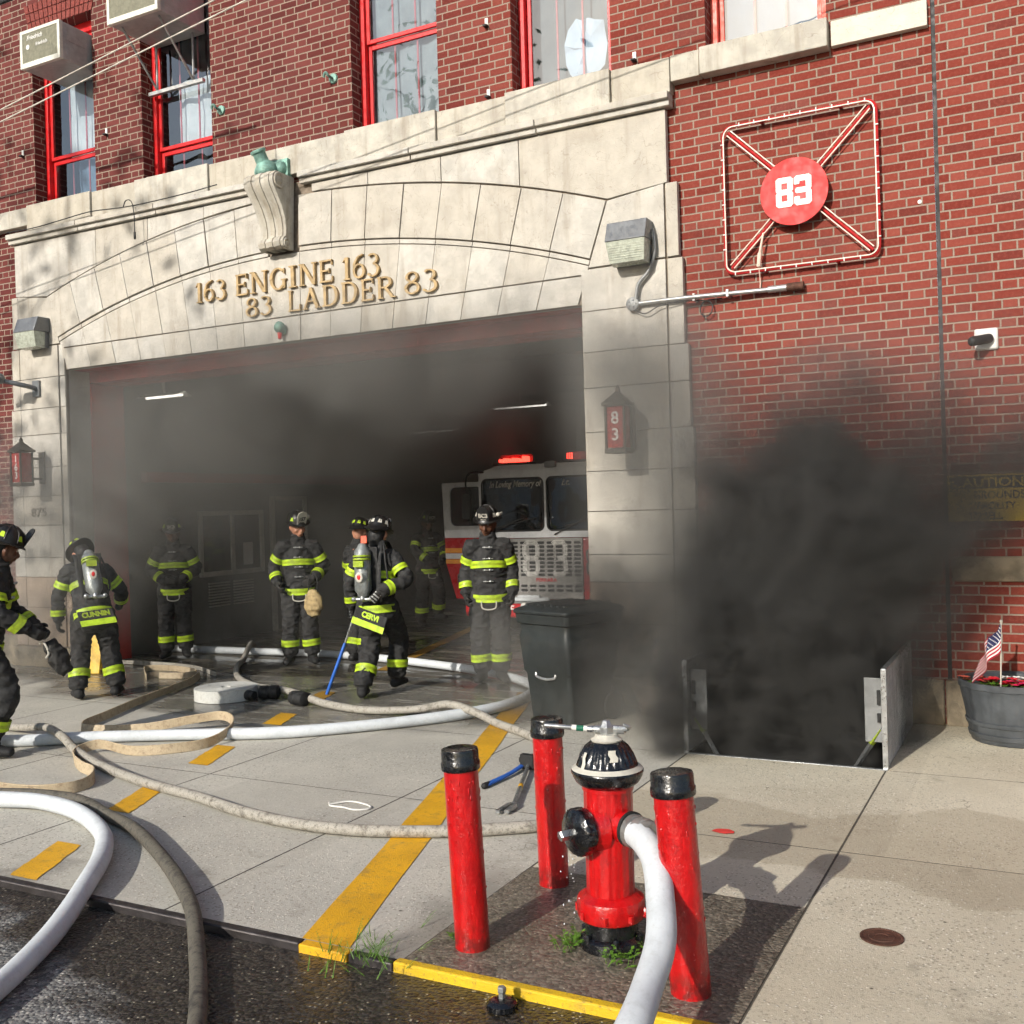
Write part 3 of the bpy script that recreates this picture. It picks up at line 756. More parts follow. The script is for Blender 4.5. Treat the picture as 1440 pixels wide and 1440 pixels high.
# raised lettering of the lintel: strokes with slab serifs
depth = [0.]
def letter(ch, x, z, h, wd, mb):
    y0 = SY-.004
    def pr(poly):
        depth[0] = (depth[0]+.0011) % .0088
        mb.prism([(x+px*wd, z+pz*h) for px, pz in poly], y0-.024-depth[0], y0+.008)
    T, t = .15, .075
    def v(cx, th=T, a=0, b=1): pr([(cx-th/2, a), (cx+th/2, a), (cx+th/2, b), (cx-th/2, b)])
    def bar(a, b, cz, th=.075): pr([(a, cz-th/2), (b, cz-th/2), (b, cz+th/2), (a, cz+th/2)])
    def ser(cx, cz, w_=.3): bar(cx-w_/2, cx+w_/2, cz, .055)
    def ring(cx, cz, rx, rz, a0, a1, tx=.15, tz=.08, n=16):
        for k in range(n):
            A, B = radians(a0+(a1-a0)*k/n), radians(a0+(a1-a0)*(k+1)/n)
            pr([(cx+rx*cos(A), cz+rz*sin(A)), (cx+rx*cos(B), cz+rz*sin(B)), (cx+(rx-tx)*cos(B), cz+(rz-tz)*sin(B)), (cx+(rx-tx)*cos(A), cz+(rz-tz)*sin(A))])
    def diag(x0, z0, x1, z1, th): pr([(x0-th/2, z0), (x0+th/2, z0), (x1+th/2, z1), (x1-th/2, z1)])
    if ch == 'E': v(.2); bar(.08, .9, .9625); bar(.08, .9, .0375); bar(.2, .72, .51, .07); pr([(.84, .76), (.9, .76), (.9, .96), (.84, .96)]); pr([(.87, .04), (.93, .04), (.93, .26), (.87, .26)]); pr([(.68, .4), (.73, .4), (.73, .62), (.68, .62)])
    elif ch == 'N': v(.16, .09); v(.86, .09); diag(.18, 1, .84, 0, .18); ser(.14, .9725, .26); ser(.16, .0275); ser(.86, .9725)
    elif ch == 'G': ring(.52, .5, .46, .52, 45, 318, .16, .075); v(.84, .14, .05, .45); ser(.84, .45, .3); pr([(.83, .72), (.88, .72), (.88, .96), (.83, .93)])
    elif ch == 'I': v(.5, .34); bar(.1, .9, .9725, .055); bar(.1, .9, .0275, .055)
    elif ch == 'L': v(.2); ser(.2, .9725); bar(.06, .92, .0375); pr([(.87, .04), (.93, .04), (.93, .3), (.87, .3)])
    elif ch == 'A': diag(.1, 0, .5, 1, .09); diag(.86, 0, .46, 1, .18); bar(.26, .74, .36, .06); ser(.1, .0275, .28); ser(.87, .0275, .32)
    elif ch == 'D': v(.2); bar(.06, .5, .9625); bar(.06, .5, .0375); ring(.45, .5, .5, .5, -90, 90, .16, .075)
    elif ch == 'R': v(.2); ser(.2, .0275); bar(.06, .5, .9625); bar(.2, .5, .50, .07); ring(.48, .735, .36, .265, -90, 90, .15, .075); diag(.88, 0, .5, .48, .17); ser(.92, .0275, .24)
    elif ch == '1': v(.55, .34); bar(.2, .9, .0275, .055); pr([(.1, .8), (.45, .93), (.45, 1), (.38, 1)])
    elif ch == '6': ring(.5, .32, .46, .33, 0, 360, .17, .075, 22); ring(.62, .36, .58, .64, 100, 182, .17, .075); pr([(.52, .94), (.8, 1.0), (.8, 1.05), (.5, 1.0)])
    elif ch == '3': ring(.42, .28, .5, .30, -150, 85, .17, .075); ring(.42, .76, .42, .25, -80, 140, .16, .07)
    elif ch == '8': ring(.5, .27, .46, .28, 0, 360, .16, .07, 22); ring(.5, .765, .38, .245, 0, 360, .15, .065, 22)
def word(txt, x0, x1, z, h):
    W = {'I': .5, '1': .55, 'E': .8, 'L': .82, '6': .82, '3': .8, '8': .82}
    LT = MB()
    tot = sum(W.get(c, 1.) for c in txt)+.1*(len(txt)-1); u = (x1-x0)/tot; x = x0
    for c in txt:
        wd = W.get(c, 1.)*u; letter(c, x, z, h, wd, LT); x += wd+.1*u
    LT.obj('carved_lettering', M['letters'], FS)
word('163', -8.54, -8.08, 4.255, .225); word('ENGINE', -7.95, -6.6, 4.265, .235); word('163', -6.49, -6.01, 4.255, .235)
word('83', -7.81, -7.43, 4.015, .205); word('LADDER', -7.22, -5.84, 4.01, .225); word('83', -5.73, -5.32, 4.015, .225)
hn = MB(); hn.text('875', .15, .008, YZ(-11.29, SY-.001, 1.94), .003, xs=1.25); hn.obj('house_number', paint('incised_figures', lin(92, 86, 76), .8), FS)

# windows: sashes, panes, film behind the glass
def sash_window(i, a, b, rail, film, redmat):
    y = WY+.19
    fr = MB(); t = .065
    fr.box((a+.005, y-.03, WZ0), (a+t, y+.08, WZ1)); fr.box((b-t, y-.03, WZ0), (b-.005, y+.08, WZ1)); fr.box((a+t, y-.03, WZ1-t-.06), (b-t, y+.08, WZ1-.003)); fr.box((a+t, y-.02, WZ0+.002), (b-t, y+.08, WZ0+.05))
    f = fr.obj('window', redmat, FS, bevel=.004)
    sh = MB(); s = .042
    for z0, z1, yy in ((WZ0+.05, rail, y+.035), (rail+.002, WZ1-t-.06, y+.005)):
        A, B = a+t+.003, b-t-.003
        sh.box((A, yy, z0), (A+s, yy+.03, z1)); sh.box((B-s, yy, z0), (B, yy+.03, z1)); sh.box((A+s, yy, z0), (B-s, yy+.03, z0+s)); sh.box((A+s, yy, z1-s-.01), (B-s, yy+.03, z1))
    sh.obj('sash', redmat, f, bevel=.003)
    mu = MB()
    for z0, z1, yy in ((WZ0+.09, rail-.05, y+.062), (rail+.045, WZ1-t-.12, y+.032)):
        for k in (1, 2):
            x = a+t+s+(b-a-2*t-2*s)*k/3; mu.box((x-.009, yy, z0), (x+.009, yy+.012, z1))
    mu.obj('muntin', M['muntin'], f)
    gl = MB()
    for z0, z1, yy in ((WZ0+.06, rail-.01, y+.05), (rail+.01, WZ1-t-.1, y+.02)):
        gl.add([(a+t, yy, z0), (b-t, yy, z0), (b-t, yy, z1), (a+t, yy, z1)], [(0, 1, 2, 3)])
    gl.obj('pane', M['glass'], f)
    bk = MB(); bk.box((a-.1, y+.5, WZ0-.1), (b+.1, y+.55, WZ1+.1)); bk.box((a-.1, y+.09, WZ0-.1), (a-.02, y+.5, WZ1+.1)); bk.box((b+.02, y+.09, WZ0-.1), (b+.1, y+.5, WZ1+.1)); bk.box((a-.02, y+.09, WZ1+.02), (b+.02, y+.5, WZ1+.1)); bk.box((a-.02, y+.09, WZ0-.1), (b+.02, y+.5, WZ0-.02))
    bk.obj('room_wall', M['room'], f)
    for k, (x0, x1, z0, z1, mt, torn) in enumerate(film):
        cu = MB(); nx, nz = 14, 10; random.seed(i*7+k)
        vs = []
        for r in range(nz+1):
            for c_ in range(nx+1):
                u, v_ = c_/nx, r/nz
                zz = z0+(z1-z0)*v_
                if torn and r == nz: zz += .06*mnoise.noise(V((u*5, i, 0)))-.03
                vs.append((x0+(x1-x0)*u, y+.11+k*.05+(.1 if i == 3 else 0)+.018*sin(u*17+i)+.02*mnoise.noise(V((u*3, v_*4, i))), zz))
        cu.add(vs, [(r*(nx+1)+c_, r*(nx+1)+c_+1, (r+1)*(nx+1)+c_+1, (r+1)*(nx+1)+c_) for r in range(nz) for c_ in range(nx)])
        cu.obj('curtain', mt, f)
    return f
c, cb = M['curtain'], M['curtainblue']
sash_window(0, *WIN[0], 6.42, [(-10.95, -10.2, 6.45, 7.9, M['curtainpale'], 0), (-10.88, -10.2, 5.82, 6.42, cb, 0)], M['winred'])
sash_window(1, *WIN[1], 6.20, [(-9.1, -8.35, 6.25, 7.0, M['curtainpale'], 0)], M['winred'])
sash_window(2, *WIN[2], 6.78, [(-6.32, -5.36, 5.82, 7.8, c, 0), (-6.25, -5.36, 5.82, 6.25, cb, 1)], M['winred'])
w4 = sash_window(3, *WIN[3], 7.15, [(-4.44, -3.5, 5.82, 7.9, M['curtaindim'], 0)], M['winred'])
sash_window(4, *WIN[4], 7.15, [(-2.53, -1.6, 5.82, 7.9, cb, 0)], M['winred2'])
# crumpled sheet pressed into the fourth window
cr = MB(); n = 18; random.seed(9)
pts = [V((-3.84, WY+.28, 6.22))]+[V((-3.84+.30*(.75+.35*mnoise.noise(V((k*.9, 2, 0))))*cos(2*pi*k/n), WY+.30, 6.22+.40*(.8+.3*mnoise.noise(V((k*.7, 5, 1))))*sin(2*pi*k/n))) for k in range(n)]
mid = [(pts[0]+p)/2+V((0, random.uniform(-.035, .02), random.uniform(-.03, .03))) for p in pts[1:]]
cr.add(pts+mid, [(0, n+1+k, n+1+(k+1) % n) for k in range(n)]+[(n+1+k, k+1, (k+1) % n+1, n+1+(k+1) % n) for k in range(n)])
cr.obj('crumpled_sheet', M['sheet'], w4, sharp=8)

# bay interior
bi = MB()
bi.box((-11.05, 9.8, 0), (-10.93, 24.9, 4.4)); bi.box((-2.9, 9.25, 0), (-2.78, 24.9, 4.4)); bi.box((-11.05, 24.9, 0), (-2.78, 25.0, 4.4))
bi.obj('bay_wall', M['baywall'], FS)
ce = MB(); ce.box((-11.05, 9.25, 4.41), (-2.78, 25, 4.5))
for y in (11.5, 14, 16.5, 19): ce.box((-10.92, y, 4.1), (-2.91, y+.2, 4.405))
ce.obj('bay_ceiling', M['ceil'], FS)
dg_ = MB(); dg_.box((OX0-.3, 9.255, .002), (OX0+.015, 9.78, 3.56)); dg_.box((OX1-.015, 9.255, .002), (OX1+.3, 9.78, 3.56)); dg_.box((OX0-.3, 9.255, 3.565), (OX1+.3, 9.78, 4.4)); dg_.box((OX0-.05, 9.0, 3.70), (OX1+.05, 9.25, 3.76))
dg_.obj('door_frame', M['redhouse'], FS, bevel=.006)
rd = MB(); rd.lathe([(.17, 0), (.17, 6.7)], 20, Matrix.Translation((OX0+.1, 10.05, 3.85)) @ Matrix.Rotation(pi/2, 4, 'Y'))
rd.obj('rolled_door', M['greypaint'], FS)
bm_ = MB(); bm_.box((-10.925, 10.2, 2.32), (-10.80, 16, 2.46)); bm_.obj('red_beam', M['redhouse'], FS)
# watch booth window, louver and door in the left bay wall
bx = -10.925
wf = MB()
for lo, hi in (((bx, 11.22, .95), (bx+.04, 12.6, 1.02)), ((bx, 11.22, 1.84), (bx+.04, 12.6, 1.91)), ((bx, 11.22, 1.02), (bx+.04, 11.29, 1.84)), ((bx, 12.53, 1.02), (bx+.04, 12.6, 1.84)), ((bx, 11.88, 1.02), (bx+.035, 11.95, 1.84))): wf.box(lo, hi)
wfo = wf.obj('booth_window', M['offwhite'], FS, bevel=.004)
pn = MB(); pn.add([(bx+.012, 11.28, 1.01), (bx+.012, 12.55, 1.01), (bx+.012, 12.55, 1.85), (bx+.012, 11.28, 1.85)], [(0, 1, 2, 3)]); pn.obj('pane', M['glassdark'], wfo)
nt = MB(); nt.box((bx+.014, 12.15, 1.08), (bx+.018, 12.36, 1.42)); nt.obj('notice', M['white'], wfo)
lv = MB()
for k in range(9):
    for y0, y1 in ((11.4, 11.82), (11.92, 12.34)): lv.box((bx, y0, .5+k*.042), (bx+.03, y1, .5+k*.042+.018))
lv.obj('louver', M['offwhite'], FS)
bd = MB()
for lo, hi in (((bx, 12.78, 0), (bx+.05, 12.86, 2.12)), ((bx, 13.58, 0), (bx+.05, 13.66, 2.12)), ((bx, 12.86, 2.05), (bx+.05, 13.58, 2.12))): bd.box(lo, hi)
bdo = bd.obj('booth_door', M['offwhite'], FS)
b3 = MB(); b3.box((bx, 12.86, .01), (bx+.02, 13.58, 2.05)); b3.obj('door_leaf', M['door'], bdo)
rv = MB(); rv.box((OX0-.05, WY-.012, .26), (OX0-.001, WY+.302, 3.70)); rv.box((OX1+.001, WY-.012, .26), (OX1+.05, WY+.302, 3.70)); rv.box((OX0-.05, WY-.012, 3.7005), (OX1+.05, 8.999, 3.76))
rv.obj('bay_reveal', M['stone'], FS)
# ------------------------------------------------------------------ things fixed to the facade
def air_con(label, x0, x1, z0, z1, yf, brand, braces):
    t = thing('air_conditioner', label, 'air conditioner', ((x0+x1)/2, WY, z0), 0)
    w, h, d = (x1-x0)/2, z1-z0, yf-WY-.0          # d negative: towards the street
    b = MB(); b.box((-w, d+.03, 0), (w, .2, h)); o = b.obj('casing', M['acbody'], t, bevel=.008)
    dv = MB(); dv.box((w-.002, d+.10, .04), (w+.004, -.06, h*.47)); dv.box((w-.002, d+.10, h*.53), (w+.004, -.06, h-.04)); dv.obj('side_panel', M['acbody'], t, bevel=.003)
    f = MB(); s = .035
    for lo, hi in (((-w-.006, d, -.006), (-w+s, d+.05, h+.006)), ((w-s, d, -.006), (w+.006, d+.05, h+.006)), ((-w+s, d, -.006), (w-s, d+.05, s+.02)), ((-w+s, d, h-s), (w-s, d+.05, h+.006))): f.box(lo, hi)
    f.obj('front_frame', M['acwhite'], t, bevel=.004)
    g = MB(); g.box((-w+s, d+.02, s+.02), (w-s, d+.03, h-s)); gr = g.obj('grille', M['acgap'], t)
    sl = MB(); n = int((h-2*s-.02)/.012)
    for k in range(n): sl.box((-w+s, d+.008, s+.022+k*.012), (w-s, d+.019, s+.022+k*.012+.008))
    sl.obj('grille_slats', M['acgrille'], gr)
    if brand:
        tx = MB()
        tx.text(brand, .075, .002, YZ(-w*.28, d+.005, h*.78), .0015, shear=.3)
        tx.text(brand.lower(), .06, .002, YZ(.03, d+.005, h*.56), .001); tx.lathe([(.03, 0), (.03, .004)], 14, Matrix.Translation((-w*.62, d+.006, h*.54)) @ Matrix.Rotation(pi/2, 4, 'X'))
        tx.obj('maker_lettering', M['white'], gr)
    if braces:
        br = MB()
        for x in (-w+.1, w-.1): br.limb([(x, d+.12, -.005), (x, .10, -.55)], [.014, .014], 6, None, 0, 1, False); br.limb([(x, .10, -.55), (x, .10, .0)], [.012, .012], 6, None, 0, 1, False)
        br.box((-w-.02, .07, -.60), (w+.06, .12, -.56))
        br.obj('support_bracket', M['steel'], t)
    return t
air_con('small grey slatted air conditioner in the far left upper window', -10.90, -10.22, 7.30, 7.74, 8.50, 'Friedrich', False)
air_con('large window air conditioner on steel struts, cut off by the top of the photo', -9.33, -8.56, 7.43, 8.0, 8.42, 'Friedrich', True)

def wall_lamp(label, x, z, conduit):
    t = thing('wall_lamp', label, 'wall lamp', (x, SY, z), 0, 'flood lamps on the stone surround')
    b = MB(); w = .19
    # hood: a wedge above, glass bowl below
    vs = [(-w, 0, .20), (w, 0, .20), (w, -.17, .20), (-w, -.17, .20), (-w, 0, .02), (w, 0, .02), (w, -.24, .02), (-w, -.24, .02)]
    b.add(vs, [(0, 1, 2, 3)[::-1], (4, 5, 6, 7), (3, 2, 6, 7)[::-1], (0, 3, 7, 4)[::-1], (1, 5, 6, 2)[::-1], (0, 4, 5, 1)[::-1]])
    b.box((-w*.9, -.07, -.17), (w*.9, 0, .02)); b.obj('housing', M['lampbox'], t, bevel=.006)
    l = MB(); vs = [(-w+.005, -.07, .018), (w-.005, -.07, .018), (w-.005, -.232, .018), (-w+.005, -.232, .018), (-w+.02, -.07, -.18), (w-.02, -.07, -.18), (w-.03, -.19, -.17), (-w+.03, -.19, -.17)]
    l.add(vs, [(0, 1, 2, 3)[::-1], (4, 5, 6, 7), (3, 2, 6, 7)[::-1], (0, 3, 7, 4)[::-1], (1, 5, 6, 2)[::-1], (0, 4, 5, 1)[::-1]])
    for k in range(7): l.box((-w+.02, -.226+.004*k, -.02-.02*k), (w-.02, -.222+.004*k, -.014-.02*k))
    l.obj('lens', M['lens'], t, bevel=.004)
    sc_ = MB()
    for x_ in (-.1, .12): sc_.ball((x_, -.12, .205), .012, 8, 6)
    sc_.obj('screw', M['steel'], t)
    return t
wall_lamp('grey flood lamp right of the stone arch, above a curled conduit', -3.27, 4.16, True)
wall_lamp('grey hooded flood lamp left of the stone arch, above the 163 lantern', -11.18, 4.16, True)

cd = thing('electrical_conduit', 'grey conduit curling from a flood lamp and running under the round 83 sign', 'conduit', (-3.28, SY, 3.64))
b = MB(); b.tube([(.20, -.04, .64), (.215, -.045, .56), (.215, -.045, .42), (.16, -.045, .28), (.06, -.045, .17), (.03, -.045, .03)], .017, 10); b.lathe([(.024, 0), (.024, .05)], 12, Matrix.Translation((.205, -.042, .57))); b.obj('flexible_conduit', M['greypaint'], cd)
b = MB(); b.lathe([(.062, 0), (.062, .055), (.05, .06)], 24, Matrix.Translation((0, 0, 0)) @ Matrix.Rotation(pi/2, 4, 'X')); 
for k in range(5): b.ball((.035*cos(k*1.257), -.06, .035*sin(k*1.257)), .009, 6, 5)
b.obj('junction_box', M['greypaint'], cd, bevel=.003)
b = MB(); b.tube([(.05, -.035, 0), (.5, -.03, .0), (1.2, .03, -.005)], .021, 12); b.tube([(1.2, .03, -.005), (1.36, .03, -.005)], .03, 12); 
for x in (.55, .85): b.box((x, -.03, -.03), (x+.02, .075, .03))
b.obj('pipe', M['steel'], cd)
b = MB(); b.tube([(1.36, .03, -.005), (1.50, .03, -.005)], .036, 12); b.obj('rusty_coupling', M['rust'], cd)
b = MB(); b.tube([(.02, -.05, -.06), (.12, -.05, -.10), (.24, -.05, -.05), (.4, -.04, -.03), (.62, .02, -.03), (.70, .03, -.06), (.70, .03, -.14), (.64, .03, -.17), (.60, .03, -.11), (.64, .03, -.04), (.8, .03, -.03)], .006, 6); b.obj('loose_cable', M['cabledark'], cd)

# lit emblem frame: rounded square with a saltire and a round red board
sg = thing('emblem_sign', 'rounded square of red tubing and rope light around a round red board reading 83', 'sign', (-1.80, WY-.06, 4.44))
hw, hh, r = .635, .635, .085
rr = []
for cx, cz, a0 in ((hw-r, hh-r, 0), (-hw+r, hh-r, 90), (-hw+r, -hh+r, 180), (hw-r, -hh+r, 270)):
    for k in range(6): a = radians(a0+90*k/5); rr.append((cx+r*cos(a), cz+r*sin(a)))
b = MB(); ring = [(x, 0, z) for x, z in rr]+[(rr[0][0], 0, rr[0][1])]
b.tube(ring, .0135, 8, sub=1)
for s in (1, -1): b.tube([(-hw+.05, .004, s*(-hh+.05)), (hw-.05, .004, s*(hh-.05))], .013, 8)
for x, z in ((-.3, hh), (.35, hh), (-.3, -hh), (.3, -hh), (-hw, .3), (hw, -.3), (-hw, -.3), (hw, .3)): b.box((x-.012, -.002, z-.012), (x+.012, .065, z+.012))
b.obj('frame', M['tubered'], sg)
b = MB()
def wob(pts, a=.006, y=-.018): return [(x+a*mnoise.noise(V((x*9, z*9, 1))), y, z+a*mnoise.noise(V((x*9, z*9, 8)))) for x, z in pts]
b.tube([p for p in wob([(x*.985, z*.985) for x, z in rr+[rr[0]]])], .0065, 6, sub=2)
for s in (1, -1):
    for o in (-.016, .016):
        b.tube(wob([(-hw+.06+(hw*2-.12)*k/8+o, s*(-hh+.06+(hh*2-.12)*k/8)-o*s) for k in range(9)], .004), .0055, 6, sub=2)
b.obj('rope_light', M['ropewhite'], sg)
b = MB()
for k in range(34):
    u = (k+.5)/34*4; e = int(u); f_ = (u-e)*2*(hw-r)-(hw-r)
    x, z = ((hw, f_), (-f_, hh), (-hw, -f_), (f_, -hh))[e]
    b.box((x-.015, -.024, z-.004) if e in (0, 2) else (x-.004, -.024, z-.015), (x+.015, -.010, z+.004) if e in (0, 2) else (x+.004, -.010, z+.015))
b.obj('cable_ties', M['white'], sg)
b = MB(); b.lathe([(.28, 0), (.282, .016)], 48, Matrix.Translation((-.03, -.035, -.02)) @ Matrix.Rotation(pi/2, 4, 'X')); bo = b.obj('board', M['signred'], sg, bevel=.002)
b = MB(); dx = [0.]
def blk(x0, z0, x1, z1, c=0.):
    dx[0] += .0004; b.prism([(-.03+x, -.02+z) for x, z in ((x0+c, z0), (x1-c, z0), (x1, z0+c), (x1, z1-c), (x1-c, z1), (x0+c, z1), (x0, z1-c), (x0, z0+c))] if c else [(-.03+x, -.02+z) for x, z in ((x0, z0), (x1, z0), (x1, z1), (x0, z1))], -.0545-dx[0], -.0505)
for z0, z1 in ((.075, .125), (-.024, .024), (-.125, -.075)): blk(-.14, z0, -.012, z1, .012); blk(.012, z0, .14, z1, .012)
for x0 in (-.148, -.052): blk(x0, .006, x0+.048, .112, .006); blk(x0, -.112, x0+.048, -.006, .006)
blk(.10, .006, .148, .112, .006); blk(.10, -.112, .148, -.006, .006); blk(.004, .05, .05, .112, .006); blk(.004, -.112, .05, -.05, .006)
b.obj('number', M['white'], bo)
b = MB(); b.limb([(-.30, -.03, -.33), (-.335, -.03, -.50)], [.008, .012], 8, None, 0, 1); b.limb([(-.335, -.03, -.50), (-.345, -.03, -.60)], [.018, .018], 8, None, 0, 1); b.tube([(-.345, -.03, -.6), (-.35, .03, -.72), (-.36, .05, -.82)], .005, 6); b.obj('plug_lead', M['ropewhite'], sg)

def lantern(label, x, z, num):
    t = thing('lantern', label, 'lantern', (x, SY, z), 0, 'bronze lanterns beside the bay')
    w, h, y = .085, .40, -.30
    b = MB(); b.box((-w+.006, y-w+.006, -h/2+.02), (w-.006, y+w-.006, h/2-.02)); g = b.obj('glass_body', M['lanternred'], t)
    tx = MB()
    n = len(num)
    for k, ch in enumerate(num): tx.text(ch, .15 if n == 2 else .12, .002, YZ(0, y-w+.003, (.075 if n == 2 else .1)-(.145 if n == 2 else .1)*k), .002)
    tx.obj('numerals', M['white'], g)
    f = MB()
    for sx in (-1, 1):
        for sy in (-1, 1): f.box((sx*w-.01, y+sy*w-.01, -h/2), (sx*w+.01, y+sy*w+.01, h/2))
    f.box((-w-.014, y-w-.014, -h/2-.03), (w+.014, y+w+.014, -h/2+.012)); f.box((-w-.03, y-w-.03, h/2-.012), (w+.03, y+w+.03, h/2+.018))
    f.obj('frame', M['lantern'], t, bevel=.003)
    k = MB(); k.lathe([(.145, 0), (.09, .045), (.04, .085), (.022, .10), (.024, .125), (.01, .145), (.004, .16)], 4, Matrix.Translation((0, y, h/2+.018)) @ Matrix.Rotation(pi/4, 4, 'Z')); k.obj('cap', M['lantern'], t)
    a = MB(); a.box((-.015, y+w, -.15), (.015, 0, -.12)); a.box((-.015, y+w, .1), (.015, 0, .13)); a.box((-.05, -.02, -.2), (.05, 0, .2)); a.obj('bracket', M['lantern'], t, bevel=.003)
lantern('square bronze lantern with 83 on red glass, on the right stone pier', -3.35, 2.52, '83')
lantern('bronze lantern with 163 on red glass, above the number 875', -11.20, 2.50, '163')

# security cameras
t = thing('security_camera', 'white wall plate with a black bullet camera on the right-hand brick', 'security camera', (-.40, WY, 3.05))
b = MB(); b.box((-.085, -.03, -.085), (.085, 0, .085)); b.obj('back_plate', M['white'], t, bevel=.018)
b = MB(); b.limb([(.02, -.05, .0), (-.09, -.19, -.03)], [.038, .038], 14, None, 0, 1); b.box((-.02, -.07, -.03), (.04, -.02, .03)); b.obj('camera_barrel', M['blackmatte'], t, bevel=.004)
t = thing('security_camera', 'dark bracketed camera arm on the left stone pier at the photo edge', 'security camera', (-11.35, SY, 3.50))
b = MB(); b.tube([(.1, 0, 0), (.08, -.2, .03), (-.1, -.4, .08), (-.4, -.45, .04)], .03, 10); b.box((.04, -.03, -.1), (.16, 0, .1)); b.obj('arm', M['lampbox'], t)
b = MB(); b.limb([(-.05, -.42, .10), (-.2, -.45, .12)], [.07, .06], 14); b.obj('camera_barrel', M['lampbox'], t)

# small fixtures
def clip(label, x, z, y=WY):
    t = thing('metal_clip', label, 'clip', (x, y, z), 0, 'small white clips on the brick')
    b = MB(); b.box((-.017, -.012, -.035), (.017, 0, .04)); b.obj('plate', M['white'], t, bevel=.002)
    b = MB(); b.box((-.022, -.055, -.05), (.022, -.0, -.033)); b.obj('foot', M['cabledark'], t, bevel=.002)
clip('white clip high on the brick between third and fourth upper windows', -4.75, 6.57)
clip('small white clip on the brick just above the sill, between third and fourth windows', -4.75, 5.88)
clip('white clip just above the sill, right of the window with crumpled sheet', -3.24, 5.90)
clip('small white clip on the brick pier between the two windows with air conditioners', -9.98, 6.51)
clip('small white clip on the brick at the far left, left of the first window', -11.48, 6.52)
def hook(label, x, z):
    t = thing('wall_hook', label, 'hook', (x, WY, z), 0, 'round verdigris hooks on the brick')
    b = MB(); b.lathe([(.055, 0), (.05, .02), (.02, .03)], 18, Matrix.Rotation(pi/2, 4, 'X')); b.obj('rose', M['copper'], t)
    b = MB(); b.tube([(0, -.02, 0), (0, -.09, .0), (-.015, -.11, .03), (-.04, -.11, .02), (-.05, -.10, -.01)], .014, 8); b.obj('hook', M['copper'], t)
hook('round green bronze hook on the brick, nearer the second window', -8.16, 6.40)
hook('round green bronze hook on the brick, nearer the third window', -6.60, 6.42)
t = thing('wall_anchor', 'tiny white plug in the brick to the right of the emblem sign', 'wall plug', (-.86, WY, 4.2))
b = MB(); b.lathe([(.016, 0), (.016, .012), (.006, .014)], 12, Matrix.Rotation(pi/2, 4, 'X')); b.obj('plug', M['white'], t)

t = thing('bronze_socket', 'green verdigris pipe socket leaning out above the keystone', 'flagpole socket', (-7.33, SY-.12, 5.44))
R_ = Matrix.Rotation(radians(24), 4, 'X') @ Matrix.Rotation(radians(-10), 4, 'Y')
b = MB(); b.lathe([(.085, -.02), (.125, .04), (.135, .09), (.12, .13), (.085, .165), (.07, .18), (.07, .27), (.082, .28), (.085, .30), (.08, .31), (.062, .31), (.055, .25)], 28, R_, cap=False)
b.limb([(.02, .04, .1), (.13, .05, .1)], [.08, .075], 14, None, 0, 1); b.box((-.2, .05, -.005), (.2, .12, .2)); b.obj('socket', M['copper'], t)
b = MB(); b.lathe([(.058, .26), (.0, .262)], 20, R_, cap=False); b.obj('socket_hollow', M['cabledark'], t)
t = thing('door_beacon', 'small green-white beacon with a red tip on the lintel over the bay', 'beacon', (-7.31, SY, 3.82))
b = MB(); b.ball((0, -.06, .03), (.062, .06, .065), 16, 10); b.lathe([(.05, 0), (.05, .05)], 16, Matrix.Rotation(pi/2, 4, 'X')); b.obj('body', M['copper'], t)
b = MB(); b.limb([(.0, -.06, -.03), (0, -.06, -.085)], [.026, .02], 12, None, 0, 1); b.obj('red_tip', M['winred'], t)
t = thing('cornice_cable', 'thin grey cable looped along the cornice at the left with a drop weight', 'cable', (-11.6, SY-.1, 5.49))
b = MB(); b.tube([(0, 0, 0), (.5, -.005, -.015), (1., 0, .01), (1.5, -.005, .03), (2.0, 0, .0), (2.4, 0, -.01), (3.1, 0, 0), (3.5, 0, .02)], .007, 6); b.tube([(2.05, 0, 0), (2.12, -.02, .06), (2.2, -.02, .04), (2.24, -.02, -.1), (2.245, -.02, -.33)], .006, 6); b.limb([(2.245, -.02, -.33), (2.245, -.02, -.40)], [.012, .014], 8, None, 0, 1); b.obj('cable', M['cabledark'], t)

# overhead cables crossing the upper left
def cable(label, a, b_, sag, r, m):
    p = [V(a).lerp(V(b_), k/12)+V((0, 0, -sag*4*(k/12)*(1-k/12))) for k in range(13)]
    mb = MB(); mb.tube(p, r, 8, sub=3); tag(mb.obj('overhead_cable', m), label, 'cable', 'cables crossing above the arch')
d1 = (V((-6.44, 7, 6.39))-V((-9.31, 7, 6.0))); d2 = V((-6.08, 7, 6.3))-V((-9.31, 7, 5.88))
cable('upper of two pale thin cables slanting across the left windows', V((-9.31, 7, 6.0))-d1*2, V((-6.44, 7, 6.39))+d1*2, .0, .007, M['cable'])
cable('lower of two pale thin cables slanting across the left windows', V((-9.31, 7, 5.88))-d2*2, V((-6.08, 7, 6.3))+d2*2, .0, .007, M['cable'])
cable('thick black cable cutting the top left corner of the photo', (-12.3, 7, 6.98), (-8.0, 7, 7.08), -.02, .022, M['cabledark'])

